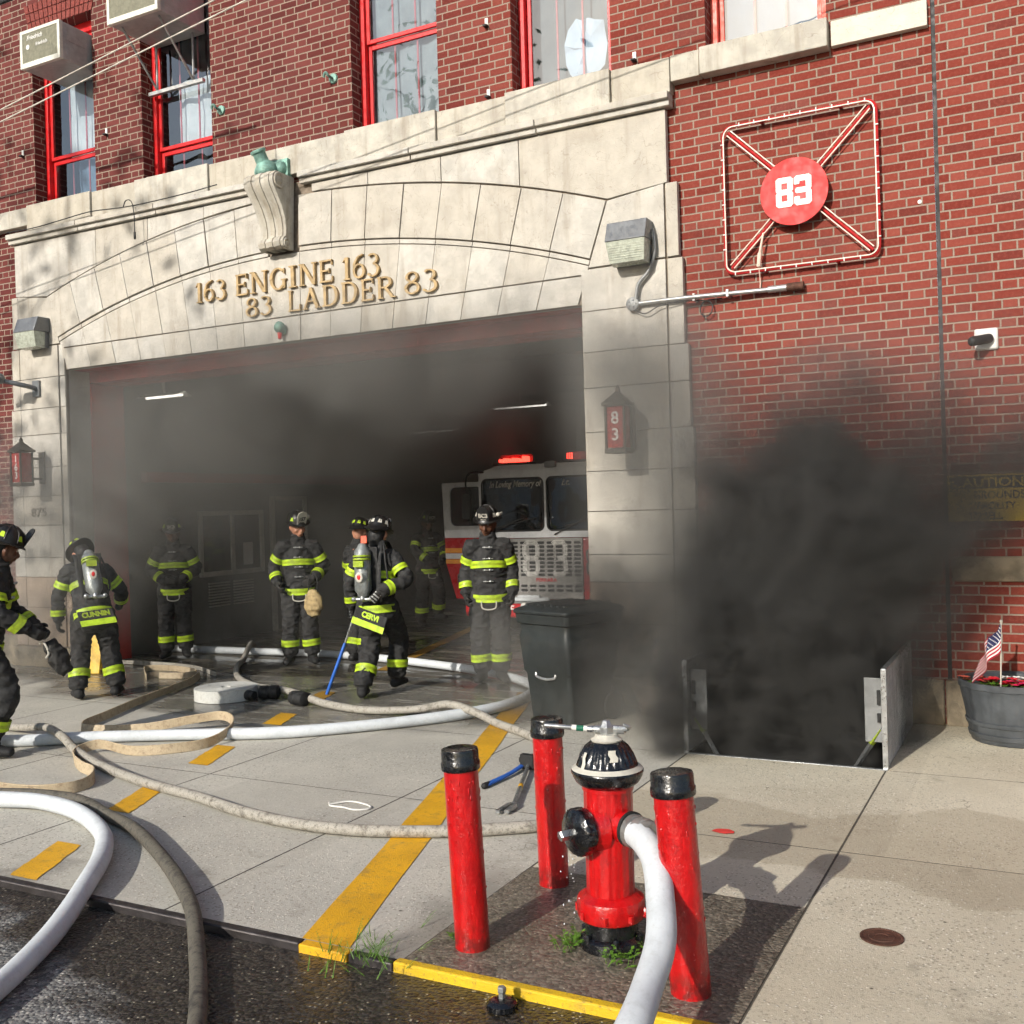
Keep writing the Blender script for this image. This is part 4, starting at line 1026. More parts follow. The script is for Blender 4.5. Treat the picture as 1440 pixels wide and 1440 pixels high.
# caution sign on the right-hand brick
t = thing('caution_sign', 'yellow caution sign on the brick, half hidden by the smoke at the right edge', 'sign', (-.42, WY, 1.81))
b = MB(); b.box((-.29, -.012, -.185), (.29, 0, .185)); pl = b.obj('panel', M['caution'], t, bevel=.004)
b = MB(); b.box((-.27, -.0145, .075), (.27, -.0125, .17)); b.obj('header_band', M['cabledark'], pl)
b = MB(); b.text('CAUTION', .1, .0008, YZ(0, -.0155, .12), .002, xs=1.15); b.obj('header_lettering', M['caution'], pl)
b = MB(); b.text('GROUNDS,', .085, .0008, YZ(.09, -.0135, .02), .001, xs=.9); b.text('FACILITY', .08, .0008, YZ(.06, -.0135, -.065), .001, xs=.85); b.text('TO SELL', .08, .0008, YZ(-.02, -.0135, -.145), .001, xs=.85); b.obj('message', M['cabledark'], pl)

# strip lights in the bay
def strip(label, x, y, z, L, rz=0):
    t = thing('strip_light', label, 'ceiling light', (x, y, z), rz, 'strip lights hung in the bay')
    b = MB(); b.add([(-L, -.14, -.01), (L, -.14, -.01), (L, 0, .05), (-L, 0, .05), (L, .14, -.01), (-L, .14, -.01)], [(0, 1, 2, 3), (3, 2, 4, 5)]); b.obj('reflector', M['white'], t)
    b = MB(); b.tube([(-L+.04, 0, .0), (L-.04, 0, .0)], .018, 8); b.obj('tube', M['tube'], t)
    b = MB(); b.tube([(0, 0, .05), (0, 0, .25)], .018, 6); b.obj('hanger', M['white'], t)
strip('strip light nearest the left jamb of the bay', -10.25, 10.0, 3.42, .36)
strip('strip light above the middle of the bay, left of a similar pair', -10.15, 15.0, 3.33, .55)
strip('strip light above the middle of the bay, right of a similar pair', -9.25, 15.0, 3.16, .55)
strip('strip light over the cab of the fire truck', -7.55, 15.0, 3.46, .5)
strip('small strip light deep in the left of the bay', -12.2+1.4, 14.2, 3.78, .4)
# ------------------------------------------------------------------ hydrant, bollards
hy = thing('fire_hydrant', 'red fire hydrant with a black bonnet, a white hose coupled to its side', 'fire hydrant', (-1.665, 4.02, .004))
b = MB()
flute = lambda a, r, z: r*(1+.022*(abs(((a*20/(2*pi)) % 1)-.5)*2-.5))
b.lathe([(.100, .215), (.100, .24), (.1, .30), (.1, .40), (.101, .5), (.102, .6), (.102, .66)], 120, None, 0, flute)
b.lathe([(.106, .225), (.112, .222), (.138, .205), (.142, .195), (.142, .135), (.136, .122), (.10, .118)], 48)
b.lathe([(.108, .655), (.108, .672), (.10, .675)], 40)
for k in range(8):
    a = 2*pi*k/8+.2; b.lathe([(.014, 0), (.014, .03)], 6, Matrix.Translation((.152*cos(a)*.93, .152*sin(a)*.93, .135)))
n1 = V((-.52, -.854, 0)); n2 = V((.89, -.455, 0))
def nozzle(mb, n, prof, z, seg=32, mi=0, mod=None):
    q = n.to_track_quat('Z', 'Y').to_matrix().to_4x4(); q.translation = V((0, 0, z)); mb.lathe(prof, seg, q, mi, mod)
nozzle(b, n1, [(.105, .06), (.088, .1), (.080, .12), (.078, .135)], .50)
nozzle(b, n2, [(.076, .06), (.064, .1), (.062, .13), (.068, .132), (.068, .145)], .515)
b.obj('barrel', M['red'], hy, sharp=28)
b = MB(); b.lathe([(.135, 0), (.138, .02), (.132, .04), (.112, .055), (.11, .12), (.08, .13)], 40)
for k in range(6):
    a = 2*pi*k/6; b.lathe([(.014, .02), (.014, .06), (.008, .066)], 6, Matrix.Translation((.124*cos(a), .124*sin(a), 0)))
b.obj('base', M['black'], hy)
b = MB()
flb = lambda a, r, z: r*(1+(.03*(1 if ((a*24/(2*pi)) % 1) > .45 else -1) if .765 < z < .845 else 0))
b.lathe([(.10, .672), (.118, .676), (.134, .690), (.146, .712), (.152, .728), (.152, .736), (.146, .744), (.132, .752), (.126, .762), (.122, .768), (.110, .80), (.092, .832), (.07, .852), (.064, .856)], 96, None, 0, flb)
bn = b.obj('bonnet', M['black'], hy, sharp=40)
b = MB(); b.lathe([(.150, .7415), (.1445, .7475), (.1335, .753), (.1300, .757)], 64, cap=False); b.lathe([(.064, .8555), (.066, .862), (.050, .872), (.044, .884)], 32)
for a0, z0, z1, wd in ((-.95, .79, .835, .30), (-2.1, .755, .82, .16), (-2.95, .79, .83, .16)):
    vs = []; 
    for i in range(4):
        for j in range(6):
            z = z0+(z1-z0)*i/3; a = a0+wd*(j/5-.5)+.05*sin(i*2.); r = (.1245 if z < .77 else .1225-(z-.768)*.40)+.0055; vs.append((r*cos(a), r*sin(a), z))
    b.add(vs, [(i*6+j, i*6+j+1, (i+1)*6+j+1, (i+1)*6+j) for i in range(3) for j in range(5)])
b.obj('painted_band', M['offwhite'], bn)
b = MB(); nozzle(b, n1, [(.06, .118), (.092, .12), (.095, .13), (.095, .168), (.086, .18), (.05, .192), (.04, .196)], .50, 60, 0, lambda a, r, z: r*(1+(.035 if (a*22/(2*pi)) % 1 > .5 else 0)*(1 if .121 < z < .17 else 0)))
cp = b.obj('steamer_cap', M['black'], hy, sharp=40)
b = MB(); nozzle(b, n1, [(.022, .19), (.022, .245), (.016, .25)], .50, 5); b.obj('cap_nut', M['alu'], cp)
b = MB(); nozzle(b, n2, [(.072, .132), (.072, .146), (.056, .147)], .515); b.obj('gasket_ring', M['blackmatte'], hy)
b = MB(); b.tube([(.145, .01, .17), (.152, .0, .15), (.15, -.01, .14)], .008, 6); b.obj('lug', M['red'], hy)
# water spraying from the loose cap
dr = MB(); random.seed(11)
for k in range(26):
    t_ = random.random(); p = n1*(.17+.03*random.random())+V((random.gauss(0, .018)-.05*t_, random.gauss(0, .018), .42-.36*t_*t_-.02*random.random())); s = random.uniform(.001, .0035)
    dr.ball(p, (s, s, s*random.uniform(1, 2)), 6, 4)
kind(tag(dr.obj('water_spray', M['water']), 'water drops falling from the hydrant cap', 'water'), 'stuff').location = hy.location
# spanner on the operating nut
wr = thing('hydrant_wrench', 'steel hydrant wrench with a green-taped handle resting on the bonnet', 'wrench', (-1.665, 4.02, .886))
dW = V((-.93, -.36, .0)); 
b = MB(); b.lathe([(.03, .0), (.032, .008), (.032, .032), (.024, .04), (.018, .055), (.012, .06)], 6); b.limb([(.0, 0, .018), tuple(-dW*.075+V((0, 0, .018)))], [(.022, .014), (.018, .012)], 10, None, 0, 1)
b.limb([tuple(-dW*.07+V((0, 0, .02))), tuple(-dW*.1+V((.0, -.02, .03))), tuple(-dW*.085+V((.0, -.03, .045)))], [.012, .011, .006], 8); b.limb([(0, 0, .02), tuple(dW*.075+V((0, 0, .022)))], [.022, .014], 10, None, 0, 1); b.obj('head', M['alu'], wr, bevel=.002)
b = MB(); b.limb([tuple(dW*.07+V((0, 0, .022))), tuple(dW*.255+V((0, 0, .038)))], [.0105, .010], 10, None, 0, 1); h = b.obj('handle', M['alu'], wr)
for a0, a1, mt in ((.075, .095, 'white'), (.095, .125, 'green'), (.125, .145, 'white')):
    b = MB(); b.tube([tuple(dW*a0+V((0, 0, .022+(a0-.07)*.086))), tuple(dW*a1+V((0, 0, .022+(a1-.07)*.086)))], .0125, 12, sub=1); b.obj('tape', M[mt], h)

def bollard(label, x, y, tx, ty, hgt, r):
    t = thing('bollard', label, 'bollard', (x, y, .004), 0, 'red bollards around the hydrant')
    t.rotation_euler = (-ty, tx, random.random()*6 if False else 0)
    b = MB(); random.seed(int(x*100)); 
    b.lathe([(r, -.06)]+[(r*(1+.006*mnoise.noise(V((k*.9, x, 0)))), hgt*k/12) for k in range(13)], 40); post = b
    b = MB(); c = r*1.09; b.lathe([(c*1.02, hgt-.055), (c*1.05, hgt-.05), (c*1.05, hgt-.025), (c, hgt-.018), (c, hgt+.022), (c*.96, hgt+.032), (c*.75, hgt+.037), (.002, hgt+.038)], 40); cp_ = b.obj('cap', M['black'], t)
    b = post
    for k in range(40):
        a = random.random()*2*pi; z = hgt-.10-random.random()**2*.5; b.ball((r*cos(a)*1.0, r*sin(a), z), (.004, .004, random.uniform(.004, .016)), 6, 4)
    b.obj('post', M['red'], t)
bollard('red black-capped bollard standing left of the hydrant, its foot by the yellow kerb', -2.195, 3.77, -.045, 0, .80, .073)
bollard('red black-capped bollard standing behind the hydrant, beside the grey hose end', -2.185, 4.56, -.02, 0, .775, .073)
bollard('leaning red black-capped bollard to the right of the white hydrant hose', -1.235, 3.74, -.075, .03, .79, .076)

# ------------------------------------------------------------------ hoses
def hose(label, pts, r, mat, group=None, n=14, sub=8, couple=None, name='fire_hose'):
    pts = [(p[0], p[1], p[2] if len(p) > 2 else r+.004) for p in pts]
    t = thing(name, label, 'hose', (pts[0][0], pts[0][1], 0), 0, group)
    o = V((pts[0][0], pts[0][1], 0))
    P_ = [V(p)-o for p in pts]
    random.seed(len(pts)); b = MB(); b.limb(P_, [(r*random.uniform(.95, 1.05), r*random.uniform(.93, 1.04)) for _ in P_], n, None, 0, sub); b.obj('hose_jacket', mat, t)
    return t, P_
RZ = -.032
t, _ = hose('thick white charged hose looping at the lower left, half on the road', [(-9, 3.95), (-7.6, 4.05), (-6.9, 4.18), (-6.2, 4.33), (-6.05, 4.40), (-5.75, 4.46), (-5.33, 4.39), (-4.84, 4.15), (-4.52, 3.87), (-4.24, 3.53, .055), (-3.99, 3.16, RZ+.055), (-3.80, 2.84, RZ+.053), (-3.66, 2.55, RZ+.053), (-3.5, 2.1, RZ+.053), (-3.3, 1.4, RZ+.053)], .050, M['hosewhite'])
t, _ = hose('long white charged hose sweeping across the apron and curving back into the bay', [(-10.5, 4.6), (-9, 5.1), (-7.82, 5.48), (-7.67, 5.56), (-7.37, 5.73), (-7.05, 5.95), (-6.41, 6.27), (-5.61, 6.66), (-5.01, 7.22), (-4.62, 7.74), (-4.42, 8.25), (-4.42, 8.79), (-4.6, 9.24), (-5.01, 9.62), (-5.8, 10.02), (-7.23, 10.42), (-8.31, 10.55), (-9.39, 10.45), (-10.4, 10.40), (-10.75, 10.4)], .048, M['hosewhite'])
hp = [(-1.545, 3.955, .515), (-1.47, 3.885, .512), (-1.375, 3.77, .475), (-1.30, 3.61, .395), (-1.235, 3.42, .315), (-1.205, 3.2, .26), (-1.17, 2.95, .235), (-1.18, 2.7, .17), (-1.28, 2.35, .05), (-1.5, 1.9, RZ+.056), (-2, 1.1, RZ+.056)]
t, hpp = hose('white charged hose bending down from the hydrant to the bottom of the photo', hp, .054, M['hosewhite'], None, 18, 10)
b = MB(); q = n2.to_track_quat('Z', 'Y').to_matrix().to_4x4(); q.translation = V(hy.location)+V((0, 0, .511))-t.location
b.lathe([(.062, .135), (.068, .14), (.068, .172), (.062, .177), (.062, .182), (.066, .186), (.066, .222), (.061, .228), (.060, .262), (.056, .266)], 32, q); b.obj('coupling', paint('coupling_metal', lin(150, 148, 144), .38, .6, .25, 20, .001, .2), t)
hose('long dirty grey hose running from the left over the white hose to the bollards', [(-9.2, 6.5), (-8.4, 6.1), (-8.21, 6.05), (-7.85, 5.97, .07), (-7.55, 5.88, .115), (-7.32, 5.79, .135), (-7.05, 5.7, .10), (-6.81, 5.6, .05), (-6.14, 5.31), (-5.49, 5.10), (-4.9, 4.97), (-4.42, 4.83), (-3.93, 4.76), (-3.54, 4.79), (-3.22, 4.89), (-2.94, 5.02), (-2.67, 5.2), (-2.5, 5.32), (-2.3, 5.36)], .034, M['hosegrey'])
hose('dark wet hose crossing the kerb from the white loop down to the road', [(-9, 4.3), (-7.2, 4.4), (-6.3, 4.53, .035), (-5.97, 4.6, .04), (-5.59, 4.61), (-5.11, 4.44), (-4.76, 4.31), (-4.28, 4.04), (-3.85, 3.76), (-3.52, 3.51, .04), (-3.21, 3.22, RZ+.04), (-2.96, 2.97, RZ+.038), (-2.74, 2.72, RZ+.038), (-2.5, 2.3, RZ+.038), (-2.3, 1.5, RZ+.038)], .037, M['hosedark'])
gp = [(-10.0, 11.2), (-9.7, 10.95), (-9.6, 10.82, .09), (-9.40, 10.56, .135), (-9.2, 10.25, .08), (-8.99, 9.96), (-8.62, 9.43), (-8.14, 8.9), (-7.74, 8.58), (-7.37, 8.37), (-7.04, 8.24, .06), (-6.67, 8.05, .085), (-6.33, 7.9, .07), (-6.08, 7.84), (-5.51, 7.72), (-5.05, 7.83, .06), (-4.75, 7.86, .115), (-4.4, 7.75, .08), (-4.14, 7.62), (-3.73, 7.34), (-3.4, 7.05)]
hose('grey hose snaking out of the bay past two dark couplings towards the wheelie bin', gp, .036, M['hosegrey'])
def flat_hose(label, pts, h, mat, tilt=.25):
    t = thing('flat_hose', label, 'hose', (pts[0][0], pts[0][1], 0)); o = V((pts[0][0], pts[0][1], 0))
    b = MB(); b.ribbon([V((p[0], p[1], p[2] if len(p) > 2 else .003))-o for p in pts], h, .012, 0, 8, tilt); b.obj('hose_jacket', mat, t, bevel=.003)
flat_hose('flat tan hose standing on edge, folded in loops over the white hose', [(-8.2, 4.55), (-7.2, 4.6), (-6.41, 4.63), (-6.08, 4.68), (-5.89, 4.81), (-5.91, 4.99), (-6.1, 5.16), (-6.33, 5.25), (-6.62, 5.45), (-6.76, 5.64, .01), (-6.69, 5.75, .03), (-6.36, 5.76), (-6.12, 5.9), (-5.98, 6.2), (-6.05, 6.52, .06), (-6.31, 6.72, .09), (-6.54, 6.62, .07), (-6.91, 6.38, .01), (-7.4, 6.2), (-7.56, 6.33), (-7.71, 6.7), (-8.03, 7.42), (-8.22, 7.98), (-8.34, 8.4), (-8.6, 8.8)], .078, M['hosetan'])
flat_hose('flat pale hose in a folded loop near the threshold, left of the coil', [(-9.12, 8.50), (-9.5, 8.85), (-9.62, 9.0), (-9.4, 9.1), (-9.0, 9.02), (-8.74, 8.86), (-8.78, 8.7), (-9.05, 8.62)], .07, M['hosetan'])
flat_hose('flat pale hose trailing along the threshold towards the left jamb', [(-8.5, 8.95), (-9.2, 9.3), (-10.1, 9.35), (-10.7, 9.3)], .05, M['hosegrey'])
# coil
t = thing('hose_coil', 'tight coil of pale hose lying flat on the wet apron', 'hose coil', (-7.40, 7.93, .004))
b = MB(); pts = []
for k in range(720):
    a = k*.14; r_ = .05+.0165*a/(2*pi); pts.append((r_*cos(a)*1.0, r_*sin(a), 0))
b.ribbon(pts, .115, .013, 0, 1); b.obj('rolled_hose', hose_mat('coil_hose', lin(196, 196, 190), .4, lin(120, 112, 100)), t)
b = MB(); b.lathe([(.045, 0), (.05, .01), (.05, .05), (.042, .06), (.042, .1)], 16, Matrix.Translation((.31, -.05, .055)) @ Matrix.Rotation(pi/2, 4, 'Y')); b.obj('coupling', M['blackmatte'], t)
def coupling(label, x, y, rz):
    t = thing('hose_coupling', label, 'coupling', (x, y, .07), rz, 'dark couplings on the apron')
    b = MB(); b.lathe([(.05, -.1), (.066, -.09), (.07, -.02), (.062, -.01), (.062, .01), (.072, .02), (.068, .09), (.05, .1)], 20, Matrix.Rotation(pi/2, 4, 'Y')); b.obj('body', M['blackmatte'], t)
    b = MB()
    for a in (.4, 2.5, 4.6):
        for s in (-.055, .055): b.box((s-.02, .06*cos(a)-.012, .06*sin(a)-.012), (s+.02, .078*cos(a)+.012, .078*sin(a)+.012))
    b.obj('lugs', M['blackmatte'], t, bevel=.003)
coupling('dark hose coupling under the grey hose, the one nearer the coil', -6.93, 8.03, .4)
coupling('dark hose coupling under the grey hose, the one nearer the walking firefighter', -6.42, 7.86, -.2)

# ------------------------------------------------------------------ bin
t = thing('wheelie_bin', 'dark grey wheelie bin with a ribbed lid, in the smoke beside the stone pier', 'bin', (-3.68, 8.12, .004), radians(-20))
b = MB(); w0, w1, d0, d1, h = .24, .30, .25, .335, .93
vs = []; rings = [(0, .9, .92), (.02, 1, 1), (.45, None, None), (.47, 'n', 'n'), (h-.12, 1, 1), (h-.1, 1.04, 1.03), (h, 1.05, 1.04)]
def rr4(w, d, z, c=.05): 
    o = []
    for sx, sy, a0 in ((1, 1, 0), (-1, 1, 90), (-1, -1, 180), (1, -1, 270)):
        for k in range(4): a = radians(a0+30*k); o.append((sx*(w-c)+c*cos(a), sy*(d-c)+c*sin(a), z))
    return o
lv_ = [(0, .93), (.015, 1), (.42, 1), (.44, 1.05), (.74, 1.05), (.78, 1.0), (.84, 1.0), (.85, 1.06), (h, 1.07)]
for z, k in lv_:
    f_ = z/h; vs += rr4((w0+(w1-w0)*f_)*k, (d0+(d1-d0)*f_)*k, z)
n = 16; fs = [(i*n+j, i*n+(j+1) % n, (i+1)*n+(j+1) % n, (i+1)*n+j) for i in range(len(lv_)-1) for j in range(n)]+[tuple(range(n-1, -1, -1)), tuple(range((len(lv_)-1)*n, len(lv_)*n))]
b.add(vs, fs); b.obj('body', M['bin'], t, bevel=.004)
b = MB(); vs = []
for z, k in ((h+.003, 1.11), (h+.03, 1.12), (h+.045, 1.06), (h+.075, .8), (h+.085, .5)): vs += rr4(w1*k, d1*k, z, .06)
b.add(vs, [(i*n+j, i*n+(j+1) % n, (i+1)*n+(j+1) % n, (i+1)*n+j) for i in range(4) for j in range(n)]+[tuple(range(n-1, -1, -1)), tuple(range(4*n, 5*n))])
for k in range(-3, 4): b.box((k*.075-.012, -d1*.86, h+.05), (k*.075+.012, d1*.86, h+.082))
b.obj('lid', M['bin'], t, bevel=.006)
b = MB(); b.tube([(-.12, -.285, .46), (-.1, -.30, .40), (.1, -.30, .40), (.12, -.285, .46)], .012, 8); b.obj('lift_bar', M['steel'], t)
b = MB(); b.text('No', .1, .001, Matrix.Translation((-w1*1.03-.0, .05, .80)) @ Matrix.Rotation(-pi/2, 4, 'Z') @ Matrix.Rotation(pi/2, 4, 'X'), .001, shear=.2); b.text('Asbestos', .09, .001, Matrix.Translation((-w1*1.0-.003, .02, .69)) @ Matrix.Rotation(-pi/2, 4, 'Z') @ Matrix.Rotation(pi/2, 4, 'X'), .001, shear=.2); b.obj('scrawled_lettering', M['offwhite'], t)
for s in (-1, 1):
    b = MB(); b.lathe([(.02, -.03), (.115, -.03), (.12, -.02), (.12, .02), (.115, .03), (.02, .03)], 24, Matrix.Translation((s*.24, .26, .12)) @ Matrix.Rotation(pi/2, 4, 'Y')); b.obj('wheel', M['blackmatte'], t)

# ------------------------------------------------------------------ cellar hatch leaves
def leaf(label, X, s):
    t = thing('hatch_leaf', label, 'hatch door', (X, HY0, .004), 0, 'cellar hatch doors standing open')
    L, h = HY1-HY0, .665
    b = MB(); b.box((-.012, .0, .0), (.012, L, h))
    b.obj('panel', M['plate'], t, bevel=.002)
    r_ = MB()
    for j in range(26):
        z = .025+j*(h-.05)/25; r_.box((min(s*.0122, s*.0155), .02, z-.004), (max(s*.0122, s*.0155), L-.02, z+.004))
    r_.obj('tread_bars', M['plate'], t)
    b = MB(); b.box((-.018, -.012, -.002), (.018, -.0005, h+.006)); b.box((-.018, 0, h+.0005), (.018, L, h+.012)); b.obj('edge_frame', M['alu'], t, bevel=.002)
    b = MB(); x = -s*.075; b.box((min(-s*.014, -s*.14), .07, .16), (max(-s*.014, -s*.14), .085, .60)); g = b.obj('guard_plate', M['greypaint'], t, bevel=.003)
    b = MB(); b.box((-s*.045-.01, .05, .42), (-s*.045+.01, .07, .52)); b.box((-s*.045-.01, .05, .3), (-s*.045+.01, .07, .36)); b.obj('hinge', M['blackmatte'], g)
    b = MB(); b.limb([(-s*.03, .1, .26), (-s*.23, .07, -.06)], [(.036, .018)]*2, 4, (0, 1, 0), 0, 1, False); br = b.obj('strut', M['alu'], t)
    b = MB(); b.limb([(-s*.04, .098, .245), (-s*.105, .088, .142)], [(.038, .02)]*2, 4, (0, 1, 0), 0, 1, False); b.obj('warning_tape', M['limedark'], br)
leaf('open steel hatch leaf with tread bars, right of the smoking opening', HX1+.016, 1)
leaf('open hatch leaf left of the smoking cellar opening, dim in smoke', HX0-.016, -1)
fr = MB()
for lo, hi in (((HX0-.03, HY0-.035, -.03), (HX1+.03, HY0, .006)), ((HX0-.03, HY1, -.03), (HX1+.03, HY1+.03, .006))): fr.box(lo, hi)
kind(fr.obj('hatch_kerb', M['alu'], bevel=.002), 'structure')

# ------------------------------------------------------------------ tools on the pavement
t = thing('fire_axe', 'flat-head axe with a blue handle lying on the pavement behind the left bollard', 'axe', (-3.33, 5.96, .02))
b = MB(); b.limb([(0, 0, 0), (.02, .33, .005), (-.01, .66, .012)], [(.014, .02), (.013, .017), (.014, .019)], 10); b.obj('handle', M['blue'], t)
b = MB(); b.limb([(-.002, -.03, 0), (.0, .03, 0)], [.021, .018], 10, None, 0, 1); b.obj('handle_end', M['blackmatte'], t)
b = MB(); M_ = Matrix.Translation((-.01, .66, .012)) @ Matrix.Rotation(radians(-8), 4, 'Z'); b.add([M_ @ V(p) for p in ((-.07, -.035, -.018), (.05, -.04, -.018), (.19, -.085, -.003), (.19, .085, -.003), (.05, .04, -.018), (-.07, .035, -.018), (-.07, -.035, .018), (.05, -.04, .018), (.19, -.085, .003), (.19, .085, .003), (.05, .04, .018), (-.07, .035, .018))], [(0, 1, 2, 3, 4, 5)[::-1], (6, 7, 8, 9, 10, 11)]+[(i, (i+1) % 6, (i+1) % 6+6, i+6) for i in range(6)]); b.obj('head', M['blackmatte'], t, bevel=.003)
t = thing('halligan_bar', 'steel forcible entry bar with a forked end lying beside the axe', 'pry bar', (-2.95, 5.50, .02))
b = MB(); b.limb([(0, .12, .005), (-.33, .98, .012)], [.0155, .0155], 8, None, 0, 1)
b.obj('shaft', M['alu'], t)
ax = V((-.33, .86, .007)).normalized(); sd = V((ax.y, -ax.x, 0))
b = MB()
for s in (-1, 1): b.add([V(p) for p in (lambda a, q, r_, u: [a-V((0, 0, .012)), q-V((0, 0, .012)), r_-V((0, 0, .012)), u-V((0, 0, .012)), a+V((0, 0, .012)), q+V((0, 0, .012)), r_+V((0, 0, .006)), u+V((0, 0, .006))])(V((0, .13, .006))+sd*s*.002, V((0, .10, .006))+sd*s*.032, V((0, -.04, .004))+sd*s*.040, V((0, -.04, .004))+sd*s*.014)], [(0, 1, 2, 3)[::-1], (4, 5, 6, 7), (0, 1, 5, 4), (1, 2, 6, 5), (2, 3, 7, 6), (3, 0, 4, 7)])
b.obj('fork', M['alu'], t)
b = MB(); b.box((-.38, .95, -.01), (-.28, 1.0, .09)); b.limb([(-.33, .97, .03), (-.24, 1.02, .03), (-.16, 1.01, .02)], [.022, .016, .005], 8); b.obj('adze_and_pick', M['blackmatte'], t, bevel=.004)
b = MB(); b.limb([(-.13, .46, .0085), (-.145, .50, .009)], [.0175, .0175], 8, None, 0, 1); b.obj('yellow_band', M['yellow'], t)

# loose hydrant cap in the gutter
RZ = -.032
t = thing('hydrant_plug', 'loose black hydrant cap with a square grey nut, lying in the gutter', 'hydrant plug', (-1.86, 3.40, RZ+.002)); t.scale = (.72,)*3
b = MB(); b.lathe([(.075, 0), (.079, .006), (.079, .034), (.07, .044), (.05, .052), (.03, .056), (.02, .057)], 54, None, 0, lambda a, r, z: r*(1+(.04 if (a*22/(2*pi)) % 1 > .5 else 0)*(1 if .003 < z < .036 else 0))); b.obj('cap', M['black'], t, sharp=40)
b = MB(); b.lathe([(.02, .055), (.02, .085), (.024, .088), (.024, .112), (.018, .117)], 5, Matrix.Rotation(.4, 4, 'Z')); b.obj('nut', M['greypaint'], t, bevel=.002)
# valve cover
t = tag((lambda b: (b.lathe([(.088, .002), (.088, .0075), (.08, .0085), (.076, .005), (.055, .005), (.052, .008), (.03, .008), (.028, .005), (.004, .005)], 36), b)[1])(MB()).obj('valve_cover', M['rust']), 'small round rusty valve cover in the sunlit pavement on the right', 'cover')
t.location = (-.66, 4.53, 0)
b = MB(); random.seed(4); vs = [(0, 0, .0052)]+[((.055+.02*random.random())*cos(2*pi*k/14), (.035+.012*random.random())*sin(2*pi*k/14), .0052) for k in range(14)]; b.add(vs, [(0, k+1, (k+1) % 14+1) for k in range(14)])
o = kind(b.obj('pavement_paint_mark', paint('utility_mark', lin(206, 60, 52), .7, 0, .2)), 'structure'); o.location = (-1.65, 5.65, 0)
b = MB(); b.tube([(0, 0, .008), (.08, .09, .01), (.22, .08, .008), (.29, .02, .008), (.22, -.04, .008), (.13, -.03, .01), (.02, -.02, .007), (-.03, .03, .007)], .0055, 6); tag(b.obj('cord_loop', M['white']), 'thin white loop of cord lying on the apron left of the yellow line', 'cord').location = (-4.06, 5.24, 0)

# ------------------------------------------------------------------ weeds
def weed(label, x, y, n, h, spread, z=.004, blade=False):
    b = MB(); random.seed(int(abs(x*1000)))
    for k in range(n):
        a = random.random()*2*pi; el = random.uniform(.5, 1.25); L = h*random.uniform(.6, 1.1); base = V((random.gauss(0, spread*.35), random.gauss(0, spread*.35), 0))
        d = V((cos(a)*cos(el), sin(a)*cos(el), sin(el))); s = V((-sin(a), cos(a), 0))
        tip = base+d*L
        b.limb([base, base+d*L*.5+V((0, 0, L*.06)), tip], [.0012, .001, .0008], 4)
        if blade: b.add([base+s*.003, base-s*.003, tip-V((0, 0, L*.15))], [(0, 1, 2)])
        else:
            for j in range(4):
                q = base+d*L*(.45+.18*j); aa = a+random.uniform(-1.6, 1.6); ld = V((cos(aa), sin(aa), random.uniform(-.1, .5))).normalized()*random.uniform(.014, .026); ls = V((-sin(aa), cos(aa), .1))*.009
                b.add([q, q+ld*.5+ls, q+ld, q+ld*.5-ls], [(0, 1, 2, 3)])
    o = b.obj('weed', M['leafg']); o.location = (x, y, z); tag(o, label, 'weed', 'weeds in the pavement cracks')
weed('leafy green weed at the foot of the hydrant, in front', -1.60, 3.86, 16, .075, .11)
weed('feathery green weed at the left of the hydrant foot', -1.80, 3.93, 22, .07, .1)
weed('small weed behind the white hose at the right of the hydrant foot', -1.48, 4.0, 10, .07, .08)
weed('grass tuft at the kerb below the end of the thick yellow line', -2.56, 3.50, 70, .10, .26, .0, True)
weed('tiny weed at the foot of the left bollard', -2.29, 3.85, 10, .05, .08)

# ------------------------------------------------------------------ flower tub with flag
t = thing('planter_tub', 'dark grey half-barrel planter tub against the brick at the right edge', 'planter', (-.26, 8.56, .004))
b = MB(); pl = lambda a, r, z: r*(1+.006*(1 if (a*24/(2*pi)) % 1 > .34 else -2.2)); b.lathe([(.29, 0), (.295, .01), (.315, .10), (.345, .27), (.372, .40), (.38, .405), (.382, .45), (.368, .452), (.355, .44), (.35, .36)], 72, None, 0, pl, cap=False); b.lathe([(.0, .004), (.29, .004)], 40, cap=False); b.obj('tub', M['tub'], t, sharp=30)
b = MB()
for z0, z1, r0, r1 in ((.035, .075, .306, .314), (.13, .165, .325, .332)): b.lathe([(r0, z0), (r0+.007, z0+.003), (r1+.007, z1-.003), (r1, z1)], 60, cap=False)
b.obj('hoop', M['tub'], t)
b = MB(); b.lathe([(.001, .395), (.12, .40), (.25, .39), (.353, .375)], 40, cap=False); b.obj('soil', M['soil'], t)
